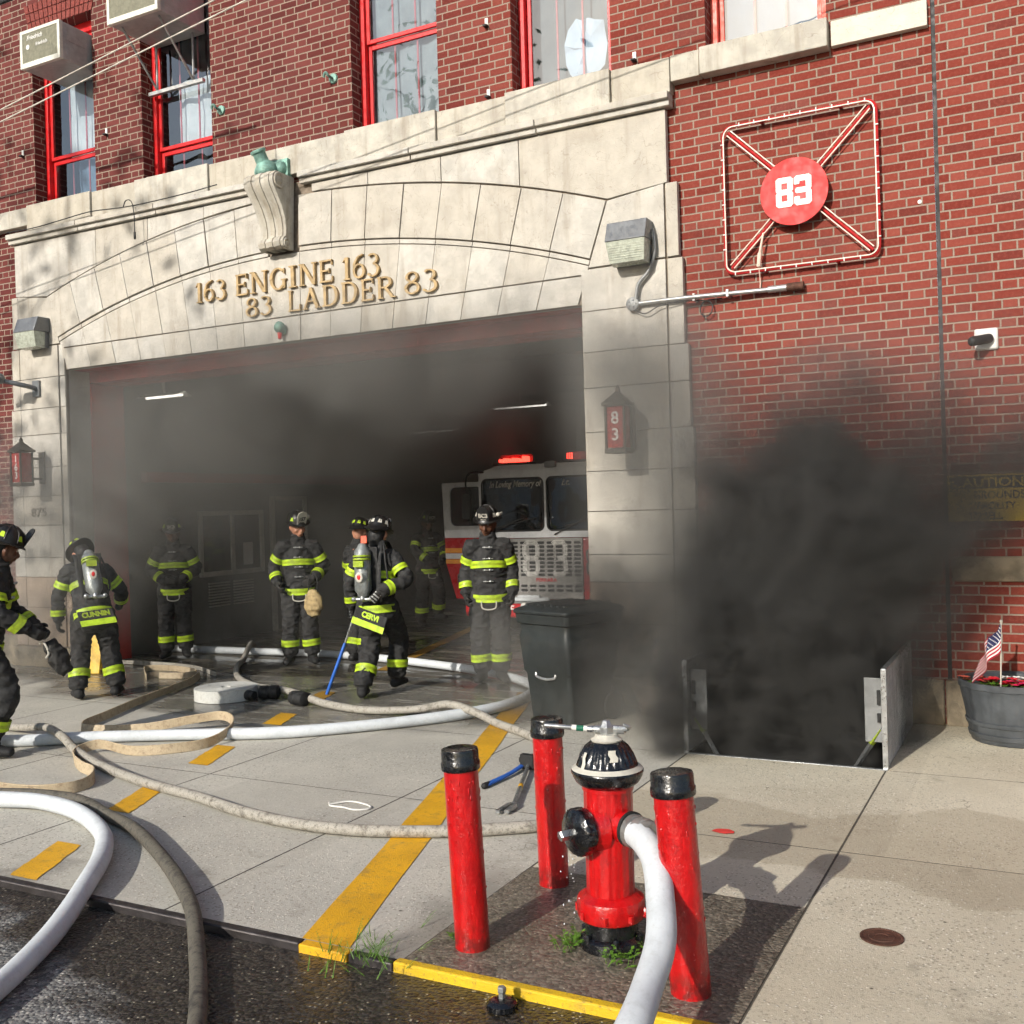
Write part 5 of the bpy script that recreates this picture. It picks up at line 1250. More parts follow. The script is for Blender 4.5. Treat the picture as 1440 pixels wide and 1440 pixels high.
def flower(label, dx, dy, col, n, sp=.07):
    random.seed(int(dx*999+77)); tt = thing('flower', label, 'flower', (-.26+dx, 8.56+dy, .395), 0, 'flowers in the planter tub')
    lf = MB(); bl = MB()
    for k in range(n):
        x, y, z = random.gauss(0, sp), random.gauss(0, sp*.7), random.uniform(.03, .075)
        lf.limb([(x*.3, y*.3, 0), (x, y, z)], [.002, .0015], 4, None, 0, 1)
        for j in range(3):
            a = random.random()*6.28; q = V((x*.7, y*.7, z*.5)); ld = V((cos(a), sin(a), .3))*.035; ls = V((-sin(a), cos(a), 0))*.012; lf.add([q, q+ld*.5+ls, q+ld, q+ld*.5-ls], [(0, 1, 2, 3)])
        if col is not None:
            for j in range(6):
                a = j*1.047+x*40; q = V((x, y, z)); ld = V((cos(a), sin(a), .35))*.034; ls = V((-sin(a), cos(a), 0))*.019; bl.add([q, q+ld*.6+ls, q+ld*1.05, q+ld*.6-ls], [(0, 1, 2, 3)])
    lf.obj('leaves', M['leafg'], tt)
    if col is not None: bl.obj('bloom', paint('petal', col, .6, 0, .15, 30), tt)
flower('salmon orange flowers at the left rim of the tub', -.22, -.06, lin(206, 96, 74), 9)
flower('red flowers at the foot of the small flag in the tub', -.10, -.10, lin(196, 24, 44), 14)
flower('white flowers in the middle of the tub', .02, .0, lin(226, 226, 220), 12, .05)
flower('magenta flowers at the photo edge of the tub', .08, -.14, lin(204, 30, 84), 12, .05)
flower('green flowerless plant at the back of the tub', .12, .12, None, 12)

def flag(label, x, y, z, h, lean, droop, scale=1.):
    t = thing('small_flag', label, 'flag', (x, y, z), 0, 'small flags on sticks'); t.scale = (scale,)*3
    b = MB(); b.limb([(0, 0, -.12), (lean, 0, h)], [.0045, .0045], 8, None, 0, 1); b.ball((lean*1.02, 0, h+.008), .008, 8, 6); b.obj('stick', M['offwhite'], t)
    hw_, L = .165, .26; nu, nv = 26, 13
    b = MB(); vs = []; up = V((lean, 0, h+.12)).normalized(); top = V((lean, 0, h))
    for i in range(nv+1):
        v_ = i/nv
        for j in range(nu+1):
            u = j/nu
            p = top-up*(hw_*v_*(1-.1*u))
            # cloth falls from the stick and folds on itself
            f_ = sin(u*9+v_*2.)*.016*min(1, u*4)
            p = p+V((-L*u*sin(droop)*(1-.25*u)-.25*v_*u*.1, -.022*sin(u*7+v_)-.02*u, -L*u*cos(droop)*.95))+V((f_, f_*.8, 0))
            vs.append(p)
    for i in range(nv):
        for j in range(nu):
            mi = 2 if (i < 7 and j < nu*.42) else (0 if i % 2 == 0 else 1)
            b.add([vs[i*(nu+1)+j], vs[i*(nu+1)+j+1], vs[(i+1)*(nu+1)+j+1], vs[(i+1)*(nu+1)+j]], [(0, 1, 2, 3)], mi)
    for i in range(1, 7):
        for j in range(1, 10, 2):
            q = vs[i*(nu+1)+j+(i % 2)]; b.ball(q+V((0, -.0025, 0)), .0036, 5, 4, 1)
    b.obj('cloth', [M['flagred'], M['flagwhite'], M['flagblue']], t, sharp=80)
flag('small striped flag drooping from a white stick in the planter tub', -.345, 8.44, .42, .36, .012, .62, 1.3)
t = thing('planter_tub', 'low terracotta bowl by the foot of the stone pier, dim in the smoke', 'planter', (-3.05, 8.62, .004))
b = MB(); b.lathe([(.16, 0), (.2, .1), (.25, .24), (.265, .25), (.265, .28), (.24, .28), (.23, .25), (.001, .24)], 32); b.obj('tub', M['pinkstone'], t)
flag('small striped flag beside the stone pier, faint in the smoke', -3.02, 8.58, .30, .44, -.02, .25)

# yellow folding sign by the left jamb
t = thing('floor_sign', 'yellow folding floor sign behind the crouching firefighter by the left pier', 'floor sign', (-10.2, 8.72, .004), radians(20))
for s in (-1, 1):
    b = MB(); M_ = Matrix.Translation((0, 0, .6)) @ Matrix.Rotation(s*radians(13), 4, 'X'); b.box((-.13, -.01, -.61), (.13, .01, -.0), 0, M_); b.obj('leg', M['floorsign'], t, bevel=.004)
# ------------------------------------------------------------------ fire truck
FT = thing('fire_truck', 'red and white fire truck with 83 on its grille, red lights glowing', 'fire truck', (-6.20, 13.0, 0)); FT.scale = (.963,)*3
def rrect(x0, x1, z0, z1, r=.08, n=5):
    o = []
    for cx, cz, a0 in ((x1-r, z1-r, 0), (x0+r, z1-r, 90), (x0+r, z0+r, 180), (x1-r, z0+r, 270)):
        for k in range(n+1): a = radians(a0+90*k/n); o.append((cx+r*cos(a), cz+r*sin(a)))
    return o
def holed(mb, x0, x1, z0, z1, holes, y0, y1, r=.08):
    """front panel with rounded window holes: strips around each hole"""
    xs = [x0]+[v for h in holes for v in h[:2]]+[x1]
    for k in range(0, len(xs), 2): mb.box((xs[k], y0, z0), (xs[k+1], y1, z1))
    for a, b, c, d in holes:
        mb.box((a, y0, z0), (b, y1, c)); mb.box((a, y0, d), (b, y1, z1))
        for cx, cz, sx, sz in ((a, c, 1, 1), (b, c, -1, 1), (a, d, 1, -1), (b, d, -1, -1)):
            p = [(cx, cz)]+[(cx+sx*r-sx*r*cos(t_), cz+sz*r-sz*r*sin(t_)) for t_ in [k*pi/10 for k in range(6)]]
            mb.prism(p, y0+.001, y1-.001)
W = 1.09
b = MB(); b.box((-W, .0, .55), (W, 2.6, 1.455)); b.box((-W, 2.6, .55), (W, 8, 2.55)); b.obj('body', M['truckred'], FT, bevel=.03)
b = MB(); holed(b, -W, W, 1.458, 2.46, [(-1.035, -.03, 1.56, 2.33), (.03, 1.035, 1.56, 2.33)], -.005, .07)
b.box((-W, .07, 2.34), (W, 2.6, 2.46)); b.box((W-.06, .07, 1.46), (W, 2.6, 2.34)); b.box((-W, 1.2, 1.46), (-W+.06, 2.6, 2.34)); b.box((-W, .07, 1.46), (-W+.06, .16, 2.34)); b.prism([(-W+.06, 2.462), (W-.06, 2.462), (W-.3, 2.53), (-W+.3, 2.53)], .06, 2.5)
b.obj('cab', M['truckwhite'], FT, bevel=.02)
b = MB(); b.box((-W+.07, 1.6, 1.46), (W-.07, 1.65, 2.33)); b.box((-.8, .55, 1.3), (-.35, .8, 1.95)); b.box((.3, .55, 1.3), (.8, .8, 1.95)); b.box((-W+.07, .10, 1.461), (W-.07, .5, 1.58)); b.obj('cab_interior', M['blackmatte'], FT)
b = MB(); b.lathe([(.16, 0), (.18, .02), (.16, .04)], 24, Matrix.Translation((-.55, .45, 1.68)) @ Matrix.Rotation(radians(60), 4, 'X'), cap=False); b.obj('steering_wheel', M['blackmatte'], FT)
for x0, x1 in ((-1.04, -.025), (.025, 1.04)):
    b = MB(); b.prism(rrect(x0, x1, 1.553, 2.337), .02, .028); ws = b.obj('windshield', M['glassdark'], FT)
    g = MB(); o_ = rrect(x0+.005, x1-.005, 1.563, 2.327); ring_ = [(x, -.008, z) for x, z in o_]+[(o_[0][0], -.008, o_[0][1])]; g.tube(ring_, .014, 6, sub=1); g.obj('seal', M['blackmatte'], ws)
    wp = MB(); wp.limb([(x0+.12, -.03, 1.50), (x0+.55, -.03, 1.70), (x0+.72, -.028, 1.76)], [.008, .007, .005], 6, None, 0, 1); wp.limb([(x0+.2, -.032, 1.60), (x0+.9, -.032, 1.75)], [.006, .006], 6, None, 0, 1); wp.obj('wiper', M['blackmatte'], ws)
b = MB(); b.text('In Loving Memory of', .135, .001, YZ(-.50, .012, 2.245), .0015, xs=.74, shear=.35); b.obj('memorial_lettering', M['offwhite'], FT); b = MB(); b.text('Lt.', .13, .001, YZ(.32, .012, 2.245), .0015, shear=.35); b.obj('memorial_lettering', M['offwhite'], FT)
pp = MB(); pp.add([(-.95, .2, 1.57), (-.3, .2, 1.57), (-.38, .25, 1.68), (-.62, .3, 1.86), (-.9, .25, 1.75)], [(0, 1, 2, 3, 4)]); pp.obj('papers', M['curtain'], FT)
# grille with dark slots and dotted 83
b = MB(); b.box((-.575, -.03, .57), (.575, .0, 1.45)); gr = b.obj('grille', M['truckgrey'], FT, bevel=.006)
b = MB()
for r in list(range(9))+[10.6, 11.6]:
    z = 1.385-r*.058
    if r > 9: z = .80-(r-10.6)*.062-.04
    for k in range(8):
        x = -.5+k*1./7; b.prism(rrect(x-.052, x+.052, z-.019, z+.019, .014, 2), -.0335, -.0305)
b.obj('slots', M['cabledark'], gr)
b = MB()
def digit(segs, cx, cz, w_, h_):
    # octagonal block digits drawn with rows of white dots
    pts = set()
    for (x0, z0, x1, z1) in segs:
        n = max(2, int(max(abs(x1-x0)*w_, abs(z1-z0)*h_)/.017))
        for k in range(n+1):
            for o in (-.5, .5, 1.5, -1.5):
                x, z = x0+(x1-x0)*k/n, z0+(z1-z0)*k/n
                dx, dz = (z1-z0)*h_, -(x1-x0)*w_; L = max(1e-6, sqrt(dx*dx+dz*dz))
                pts.add((round((cx+x*w_+dx/L*o*.0165)/.003)*.003, round((cz+z*h_+dz/L*o*.0165)/.003)*.003))
    for x, z in pts: b.box((x-.0062, -.0385, z-.0062), (x+.0062, -.034, z+.0062))
c8 = [(-.25, .5, .25, .5), (.25, .5, .42, .38), (.42, .38, .42, .1), (.42, .1, .3, 0), (.3, 0, .42, -.1), (.42, -.1, .42, -.38), (.42, -.38, .25, -.5), (.25, -.5, -.25, -.5), (-.25, -.5, -.42, -.38), (-.42, -.38, -.42, -.1), (-.42, -.1, -.3, 0), (-.3, 0, -.42, .1), (-.42, .1, -.42, .38), (-.42, .38, -.25, .5), (-.3, 0, .3, 0)]
c3 = [(-.36, .44, -.25, .5), (-.25, .5, .25, .5), (.25, .5, .42, .38), (.42, .38, .42, .1), (.42, .1, .3, 0), (.3, 0, .42, -.1), (.42, -.1, .42, -.38), (.42, -.38, .25, -.5), (.25, -.5, -.25, -.5), (-.25, -.5, -.36, -.44), (-.05, 0, .3, 0)]
digit(c8, -.235, 1.165, .25, .46); digit(c3, .21, 1.165, .25, .46)
b.obj('number', M['white'], gr)
b = MB(); b.text('FERRARA', .07, .0008, YZ(0, -.031, .845), .002, xs=1.15); b.obj('lettering', M['truckred'], gr)
# headlamp bezels either side
for s in (-1, 1):
    for z, mt in ((1.2, 'truckred'), (1.02, 'chrome')):
        b = MB(); b.prism(rrect(s*.84-.21, s*.84+.21, z-.085, z+.085, .03, 3), -.035, .0); h = b.obj('headlight', M['chrome'], FT, bevel=.004)
        l = MB(); l.prism(rrect(s*.84-.175, s*.84-.01, z-.06, z+.06, .02, 3), -.045, -.03); l.prism(rrect(s*.84+.01, s*.84+.175, z-.06, z+.06, .02, 3), -.045, -.03); l.obj('lamp_lens', M['lanternred'] if mt == 'truckred' else M['lens'], h, bevel=.006)
b = MB(); b.text('FD', .26, .002, YZ(-.86, -.004, .80), .006, xs=.8); b.text('NY', .26, .002, YZ(.86, -.004, .80), .006, xs=.8); b.obj('door_lettering', M['white'], FT)
b = MB(); b.box((-W-.02, -.48, .34), (W+.02, -.02, .545)); bu = b.obj('bumper', M['truckred'], FT, bevel=.04)
b = MB(); b.box((-W, -.47, .547), (W, -.03, .556)); b.obj('tread_plate', M['truckgrey'], bu)
b = MB(); b.text('WGCF', .15, .002, YZ(-.50, -.485, .46), .003, xs=.8, shear=.3); b.text('83', .22, .002, YZ(-.10, -.485, .46), .012, xs=.9); b.obj('lettering', M['white'], bu)
b = MB(); b.tube([(-.42, -.3, .585), (-.2, -.32, .59), (0, -.28, .585), (.1, -.22, .585), (-.1, -.18, .59), (-.35, -.22, .6), (-.3, -.27, .62), (.0, -.26, .62)], .03, 8)
o_ = tag(b.obj('flat_hose', M['hosewhite']), 'short white hose bundle lying on the bumper of the fire truck', 'hose'); o_.location = FT.location; o_.scale = FT.scale
b = MB(); b.box((-W+.15, .4, .12), (-W+.45, 1.4, .55)); b.box((W-.45, .4, .12), (W-.15, 1.4, .55)); b.obj('chassis', M['blackmatte'], FT)
for x in (-.93, .93):
    for y in (1.0, 6.2):
        b = MB(); b.lathe([(.2, -.13), (.44, -.13), (.48, -.1), (.48, .1), (.44, .13), (.2, .13)], 36, Matrix.Translation((x, y, .48)) @ Matrix.Rotation(pi/2, 4, 'Y')); wh = b.obj('wheel', M['blackmatte'], FT)
        b = MB(); b.lathe([(.05, -.1), (.22, -.11), (.24, -.06), (.24, .06), (.22, .11), (.05, .1)], 24, Matrix.Translation((x, y, .48)) @ Matrix.Rotation(pi/2, 4, 'Y')); b.obj('rim', M['chrome'], wh)
# roof lights
for x0, x1 in ((-.86, -.34), (.28, .9)):
    b = MB(); b.box((x0-.06, .12, 2.535), (x1+.06, .32, 2.57)); lb = b.obj('light_bar', M['blackmatte'], FT, bevel=.01)
    b = MB()
    if x0 < 0: [b.prism(rrect(-.80+.07*k, -.745+.07*k, 2.575, 2.625+.012*(k % 2), .012, 2), .12, .3) for k in range(5)]; b.prism(rrect(-.42, -.375, 2.572, 2.66, .015, 3), .13, .3)
    else: [b.ball((.34+.034*(k % 3-1), .15, 2.625+.03*(k//3-1)), .013, 8, 6) for k in range(9)]; b.prism(rrect(.72, .86, 2.572, 2.65, .03, 3), .13, .3)
    b.obj('red_lens', M['tail'], lb)
    b = MB(); b.prism(rrect(x0-.02, x1+.02, 2.571, 2.69, .04, 3), .30, .31); b.obj('dome', M['lanternred'], lb)
b = MB(); b.prism(rrect(.0, .17, 2.47, 2.56, .02, 2), .0, .06); b.obj('marker_lamp', M['greypaint'], FT)
for s in (-1, 1):
    b = MB(); b.tube([(s*1.0, .0, 2.44), (s*1.16, -.2, 2.4), (s*1.18, -.22, 2.1)], .014, 8); mr = b.obj('mirror', M['blackmatte'], FT)
    b = MB(); b.prism(rrect(s*1.18-.07, s*1.18+.07, 1.75, 2.12, .03, 3), -.25, -.18); b.obj('mirror_head', M['blackmatte'], mr, bevel=.01)
# open cab door on our left: white above, red below, window, stripes, emblem
dm = Matrix.Translation((-W, .30, 0)) @ Matrix.Rotation(radians(-4), 4, 'Z')
def dprism(mb, poly, y0, y1): mb.prism(poly, y0, y1, 0, dm)
b = MB(); wx0, wx1, wz0, wz1 = -.72, -.12, 1.64, 2.24
for pl in ([(-.83, 1.46), (wx0, 1.46), (wx0, 2.31), (-.86, 2.31)], [(wx1, 1.46), (0, 1.46), (0, 2.30), (wx1, 2.31)], [(wx0, 1.46), (wx1, 1.46), (wx1, wz0), (wx0, wz0)], [(wx0, wz1), (wx1, wz1), (wx1, 2.31), (wx0, 2.31)]): dprism(b, pl, 0, .05)
for cx, cz, sx, sz in ((wx0, wz0, 1, 1), (wx0, wz1, 1, -1), (wx1, wz0, -1, 1), (wx1, wz1, -1, -1)):
    r = .1; dprism(b, [(cx, cz)]+[(cx+sx*r-sx*r*cos(t_), cz+sz*r-sz*r*sin(t_)) for t_ in [k*pi/10 for k in range(6)]], .001, .049)
dr_ = b.obj('door', M['truckwhite'], FT)
b = MB(); dprism(b, [(-.64, .52), (0, .52), (0, 1.457), (-.83, 1.457), (-.81, 1.05), (-.78, .95)], -.002, .05); b.obj('lower_panel', M['truckred'], dr_)
b = MB(); dprism(b, [(wx0, wz0), (wx1, wz0), (wx1, wz1), (wx0, wz1)], .02, .026); b.obj('window', M['glassdark'], dr_)
b = MB(); dprism(b, [(wx0+.36, wz0), (wx0+.385, wz0), (wx0+.385, wz1), (wx0+.36, wz1)], .005, .02); b.obj('window_bar', M['blackmatte'], dr_)
b = MB(); dprism(b, [(-.822, 1.23), (-.02, 1.23), (-.02, 1.30), (-.825, 1.30)], -.006, -.003); dprism(b, [(-.815, 1.06), (-.02, 1.06), (-.02, 1.125), (-.818, 1.125)], -.006, -.003); b.obj('orange_stripe', M['gold'], dr_)
b = MB(); dprism(b, [(-.818, 1.135), (-.02, 1.135), (-.02, 1.22), (-.82, 1.22)], -.006, -.003); b.obj('white_stripe', M['truckwhite'], dr_)
b = MB(); dprism(b, [(-.36, 1.36), (-.05, 1.36), (-.03, 1.28), (-.06, 1.14), (-.2, 1.03), (-.34, 1.14), (-.38, 1.28)], -.011, -.007); b.obj('emblem', M['flagblue'], dr_)
b = MB(); b.box((-.60, -.02, .76), (-.48, -.003, .90), 0, dm); b.obj('handle', M['chrome'], dr_, bevel=.006)
# ------------------------------------------------------------------ firefighters
def lerp(a, b, t): return V(a)*(1-t)+V(b)*t
def hand(mb, wrist, d, palm, side, grow=0., curl=.5, s=1.):
    """palm, four unequal curled fingers and a thumb; d = along the forearm, palm = palm normal, side = +1/-1 thumb side"""
    d = V(d).normalized(); palm = V(palm); palm = (palm-d*palm.dot(d)).normalized(); w = d.cross(palm)*side
    wrist = V(wrist); g = grow
    mb.limb([wrist-d*.02, wrist+d*.045, wrist+d*.09], [(.028+g, .020+g), (.040+g, .019+g), (.040+g, .015+g)], 12, tuple(w), 0, 2)
    for k, (L, o) in enumerate(((.068, .030), (.078, .010), (.072, -.011), (.056, -.030))):
        a = wrist+d*.085+w*o
        c1, c2 = curl*.9, curl*1.9
        p1 = a+(d*cos(c1)+palm*sin(c1))*L*.5; p2 = p1+(d*cos(c2)+palm*sin(c2))*L*.3; p3 = p2+(d*cos(c2*1.3)+palm*sin(c2*1.3))*L*.25
        mb.limb([a-d*.02, a, p1, p2, p3], [.0105+g, .0105+g, .010+g, .0095+g, .008+g], 8, None, 0, 2)
    a = wrist+d*.02+w*.028; t1 = a+(d*.65+w*.7+palm*.3).normalized()*.045; t2 = t1+(d*.85+w*.15+palm*.5).normalized()*.035
    mb.limb([a-w*.015, a, t1, t2], [.014+g, .014+g, .0115+g, .009+g], 8, None, 0, 2)

def firefighter(label, loc, face, J, skin='skin', tank=False, opt=None):
    """J: pose joints in the person's own frame (+y the way they face, +x their right)"""
    opt = opt or {}
    rz = atan2(-face[0], face[1])
    T = thing('person', label, 'person', loc, rz, 'firefighters at the bay')
    T.scale = (opt.get('scale', 1.),)*3
    pel = V(J['pel']); neck = V(J['neck']); ch = lerp(pel, neck, .66)
    up = (neck-pel).normalized(); sx = V(J.get('side', (1, 0, 0))).normalized(); fw = up.cross(sx)
    head = V(J['head']); hd = (head-neck).normalized()
    hf = V(J.get('gaze', (0, 1, 0))).normalized(); hf = (hf-hd*hf.dot(hd)).normalized(); hr = hf.cross(hd)
    sho = {s: neck-up*.07+sx*s*.165 for s in (1, -1)}
    hip = {s: pel-up*.03+sx*s*.095 for s in (1, -1)}
    el = {1: V(J['elR']), -1: V(J['elL'])}; wr_ = {1: V(J['wrR']), -1: V(J['wrL'])}
    kn = {1: V(J['knR']), -1: V(J['knL'])}; an = {1: V(J['anR']), -1: V(J['anL'])}
    toe = {s: V(J.get('toeR' if s == 1 else 'toeL', (0, 1, 0))).normalized() for s in (1, -1)}
    Hm = Matrix((hr, hf, hd)).transposed().to_4x4(); Hm.translation = head
    HM = lambda x, y, z: Hm @ V((x, y, z))
    # ---- body: one continuous skin
    b = MB()
    b.limb([pel-up*.08, pel+up*.08, ch, neck-up*.06, neck], [(.13, .10), (.13, .095), (.15, .105), (.12, .08), (.062, .06)], 16, tuple(sx))
    b.limb([neck-up*.03, lerp(neck, head, .5), head-hd*.03], [.058, .054, .055], 14)
    b.ball((0, 0, 0), 1, 24, 18, 0, Hm @ Matrix.Diagonal((.078, .098, .118, 1))); n_ = len(b.v)
    # move ball to the head (ball() adds its centre untransformed)
    b.limb([HM(0, .04, -.05), HM(0, .068, -.088)], [(.055, .04), (.036, .024)], 12, tuple(hr))              # jaw and chin
    b.limb([HM(0, .085, .028), HM(0, .105, -.005), HM(0, .117, -.03), HM(0, .1, -.04)], [(.011, .012), (.013, .014), (.019, .016), (.014, .01)], 10, tuple(hr))   # nose
    b.limb([HM(-.024, .096, -.062), HM(0, .102, -.062), HM(.024, .096, -.062)], [.008, .0105, .008], 8)     # lips
    for s in (1, -1):
        b.limb([HM(s*.012, .093, .036), HM(s*.035, .092, .041), HM(s*.056, .076, .036)], [.008, .010, .008], 8)   # brow
        b.limb([HM(s*.045, .07, -.02), HM(s*.05, .062, -.035)], [.02, .02], 8)                                   # cheek
        b.limb([HM(s*.078, -.002, .03), HM(s*.088, -.014, .0), HM(s*.078, -.004, -.035)], [.012, .013, .01], 8)   # ear
        b.limb([sho[s], el[s], wr_[s]], [.05, .042, .032], 12)
        b.limb([hip[s], kn[s], an[s]], [.085, .06, .042], 12)
        b.limb([an[s]-V((0, 0, .04)), an[s]+toe[s]*.15-V((0, 0, .05))], [.04, .034], 10)
        hd_ = V(J.get('hdR' if s == 1 else 'hdL', tuple(wr_[s]-el[s]))); pm = V(J.get('pmR' if s == 1 else 'pmL', tuple(-sx*s)))
        thumb = 1 if hd_.normalized().cross(pm.normalized()).dot(fw) > 0 else -1
        J['_t%d' % s] = thumb
        hand(b, wr_[s], hd_, pm, thumb, 0., J.get('curl', .6))
    o = link('body', remesh(b, 'body', .0085), M[skin], T)
    if opt.get('face', True):
        for s in (1, -1):
            e = MB(); e.ball(HM(s*.033, .083, .016), .0125, 12, 8); e.obj('eye', paint('eye', lin(170, 162, 152), .3), T)
            e = MB(); e.ball(HM(s*.033, .091, .016), .0062, 8, 6); e.obj('iris', M['cabledark'], T)
    # ---- trousers, boots
    b = MB()
    b.limb([pel-up*.12, pel, pel+up*.14], [(.15, .125), (.162, .13), (.155, .125)], 18, tuple(sx))
    for s in (1, -1): b.limb([hip[s], lerp(hip[s], kn[s], .5), kn[s], lerp(kn[s], an[s], .5), an[s]+V((0, 0, .06))], [.118, .112, .096, .094, .096], 16)
    o = link('trousers', remesh(b, 'trousers', .012, .017, 10, 3.3, (1, 1, 1.9)), M['coat'], T)
    for s in (1, -1):
        b = MB(); a = an[s]
        b.limb([a+V((0, 0, .12)), a, a-V((0, 0, .045))], [.066, .06, .056], 14); b.limb([a-toe[s]*.055-V((0, 0, .05)), a+toe[s]*.06-V((0, 0, .045)), a+toe[s]*.17-V((0, 0, .058))], [(.05, .045), (.056, .05), (.046, .036)], 14, tuple(V((0, 0, 1)).cross(toe[s])))
        me = remesh(b, 'boot', .01)
        zf = a.z-.10
        for v in me.vertices: v.co.z = max(v.co.z, zf)
        link('boot', me, M['blackmatte'], T)
    # ---- coat with sleeves and collar
    b = MB()
    hem = pel-up*.11
    b.limb([hem, pel+up*.05, ch-up*.06, neck-up*.17, neck-up*.06, neck-up*.01], [(.192, .152), (.178, .142), (.178, .137), (.168, .125), (.115, .09), (.072, .07)], 22, tuple(sx))
    for s in (1, -1): b.limb([neck-up*.10+sx*s*.09, sho[s], lerp(sho[s], el[s], .5), el[s], lerp(el[s], wr_[s], .55), wr_[s]-(wr_[s]-el[s]).normalized()*.02], [.078, .082, .072, .067, .063, .060], 16)
    b.limb([neck-up*.05, neck+hd*.045], [(.09, .088), (.082, .082)], 16, tuple(sx))
    link('coat', remesh(b, 'coat', .012, .016, 10, 1.7, (1, 1, 1.9)), M['coat'], T)
    # ---- hood round the neck
    if opt.get('hood', True):
        b = MB(); b.limb([neck+hd*.01, lerp(neck, head, .32)-hf*.012, head-hd*.03-hf*.055, head+hd*.06-hf*.04], [.08, .070, (.078, .070), (.080, .078)], 16)
        link('hood', remesh(b, 'hood', .01, .006, 14), M['blackmatte'] if not opt.get('paleneck') else M['glovetan'], T)
    # ---- reflective stripes: bands of lime / silver / lime hugging the cloth
    def band(c, ax, rx, ry, h, hint, name='stripe', tilt=None):
        ax = V(ax).normalized(); u = V(hint); u = (u-ax*u.dot(ax)).normalized(); w = ax.cross(u)
        mb = MB(); n = 36
        for zi, (z0, z1, mi) in enumerate(((-.5, -.17, 0), (-.17, .17, 1), (.17, .5, 0))):
            vs = []
            for z in (z0, z1):
                for k in range(n):
                    a = 2*pi*k/n; q = 1+.02*mnoise.noise(V((cos(a)*2+c[0]*5, sin(a)*2, c[2]*7)))
                    vs.append(V(c)+ax*(h*z+.006*sin(a*2+c[2]*9))+u*cos(a)*rx*q+w*sin(a)*ry*q)
            mb.add(vs, [(k, (k+1) % n, n+(k+1) % n, n+k) for k in range(n)], mi)
        mb.obj('reflective_stripe', [M['lime'], M['limedark']], T)
    e = .013
    band(ch-up*.075, up, .177+e, .136+e, .072, sx); band(hem+up*.05, up, .188+e, .150+e, .076, sx)
    for s in (1, -1):
        c = lerp(sho[s], el[s], .62); band(c, el[s]-sho[s], .071+e, .071+e, .068, sx if abs((el[s]-sho[s]).normalized().dot(sx)) < .8 else up)
        c = lerp(el[s], wr_[s], .66); band(c, wr_[s]-el[s], .062+e, .062+e, .064, sx if abs((wr_[s]-el[s]).normalized().dot(sx)) < .8 else up)
        c = lerp(kn[s], an[s], .60); band(c, an[s]-kn[s], .095+e, .095+e, .078, sx)
    # ---- front clasps
    b = MB()
    for k in range(4):
        c = ch+up*(.10-.115*k)+fw*(.137+.012+.003*k)
        b.limb([c-sx*.05, c+sx*.05], [.006, .006], 6, None, 0, 1); b.ball(c-sx*.02, .012, 8, 6); b.ball(c+sx*.03, .01, 8, 6)
    b.obj('clasps', M['alu'], T)
    if opt.get('handle', True):
        b = MB(); c = hem+fw*.172-up*.01; b.tube([c-sx*.075+up*.03, c-sx*.07-up*.03, c-sx*.035-up*.05, c+sx*.035-up*.05, c+sx*.07-up*.03, c+sx*.075+up*.03], .007, 8); b.obj('drag_strap', M['offwhite'], T)
    # ---- gloves
    for s in (1, -1):
        if opt.get('bare') == s: continue
        hd_ = V(J.get('hdR' if s == 1 else 'hdL', tuple(wr_[s]-el[s]))); pm = V(J.get('pmR' if s == 1 else 'pmL', tuple(-sx*s)))
        b = MB(); hand(b, wr_[s], hd_, pm, J['_t%d' % s], .0045, J.get('curl', .6)); d = (wr_[s]-el[s]).normalized(); b.limb([wr_[s]-d*.07, wr_[s]+d*.01], [.05, .04], 12, None, 0, 1)
        link('glove', remesh(b, 'glove', .0075), M[opt.get('glove', 'glove')], T)
        if opt.get('glovebars'):
            b = MB(); p_ = hd_.normalized(); w = p_.cross(pm.normalized())
            for k in range(4): c = wr_[s]+p_*(.01+.03*k)-pm.normalized()*.024; b.limb([c-w*.03, c+w*.03], [.007, .007], 6, None, 0, 1)
            b.obj('glove_bars', M['alu'], T)
    # ---- helmet: ridged dome, long rear brim, front shield, eye shields
    hm = MB(); tilt = Hm @ Matrix.Translation((0, -.005, .055)) @ Matrix.Rotation(radians(opt.get('htilt', -4)), 4, 'X')
    n = 40; vs = []; rings = [(.150, -.012), (.152, -.004), (.124, .010), (.118, .035), (.112, .065), (.098, .098), (.074, .124), (.04, .140), (.002, .146)]
    for r, z in rings:
        for k in range(n):
            a = 2*pi*k/n; ca, sa = cos(a), sin(a)
            rx, ry = r*.93, r*1.12
            if r > .14:
                back = max(0, -sa)
                ry = r*(1.02+.42*back**2); rx = r*(.98)
                zz = z-.045*back**2+.012*abs(ca)**2
            else: zz = z*(1+.04*(1 if (k % 5 == 0) else 0))
            vs.append(tilt @ V((rx*ca, ry*sa, zz)))
    hm.add(vs, [(i*n+k, i*n+(k+1) % n, (i+1)*n+(k+1) % n, (i+1)*n+k) for i in range(len(rings)-1) for k in range(n)]+[tuple(range(n-1, -1, -1))])
    for k in range(8):
        a = 2*pi*k/8+.39; hm.limb([tilt @ V((.121*.93*cos(a), .121*1.12*sin(a), .03)), tilt @ V((.1*.93*cos(a), .1*1.12*sin(a), .10)), tilt @ V((.04*cos(a), .045*sin(a), .143))], [.005, .005, .004], 6)
    H = hm.obj('helmet', M['helmet'], T, sharp=45)
    b = MB(); fs = opt.get('shield', 'BC3'); Sm = tilt @ Matrix.Translation((0, .140, .085)) @ Matrix.Rotation(radians(-14), 4, 'X')
    pl = [(-.055, -.075), (.055, -.075), (.062, .02), (.05, .07), (.02, .085), (-.02, .085), (-.05, .07), (-.062, .02)]
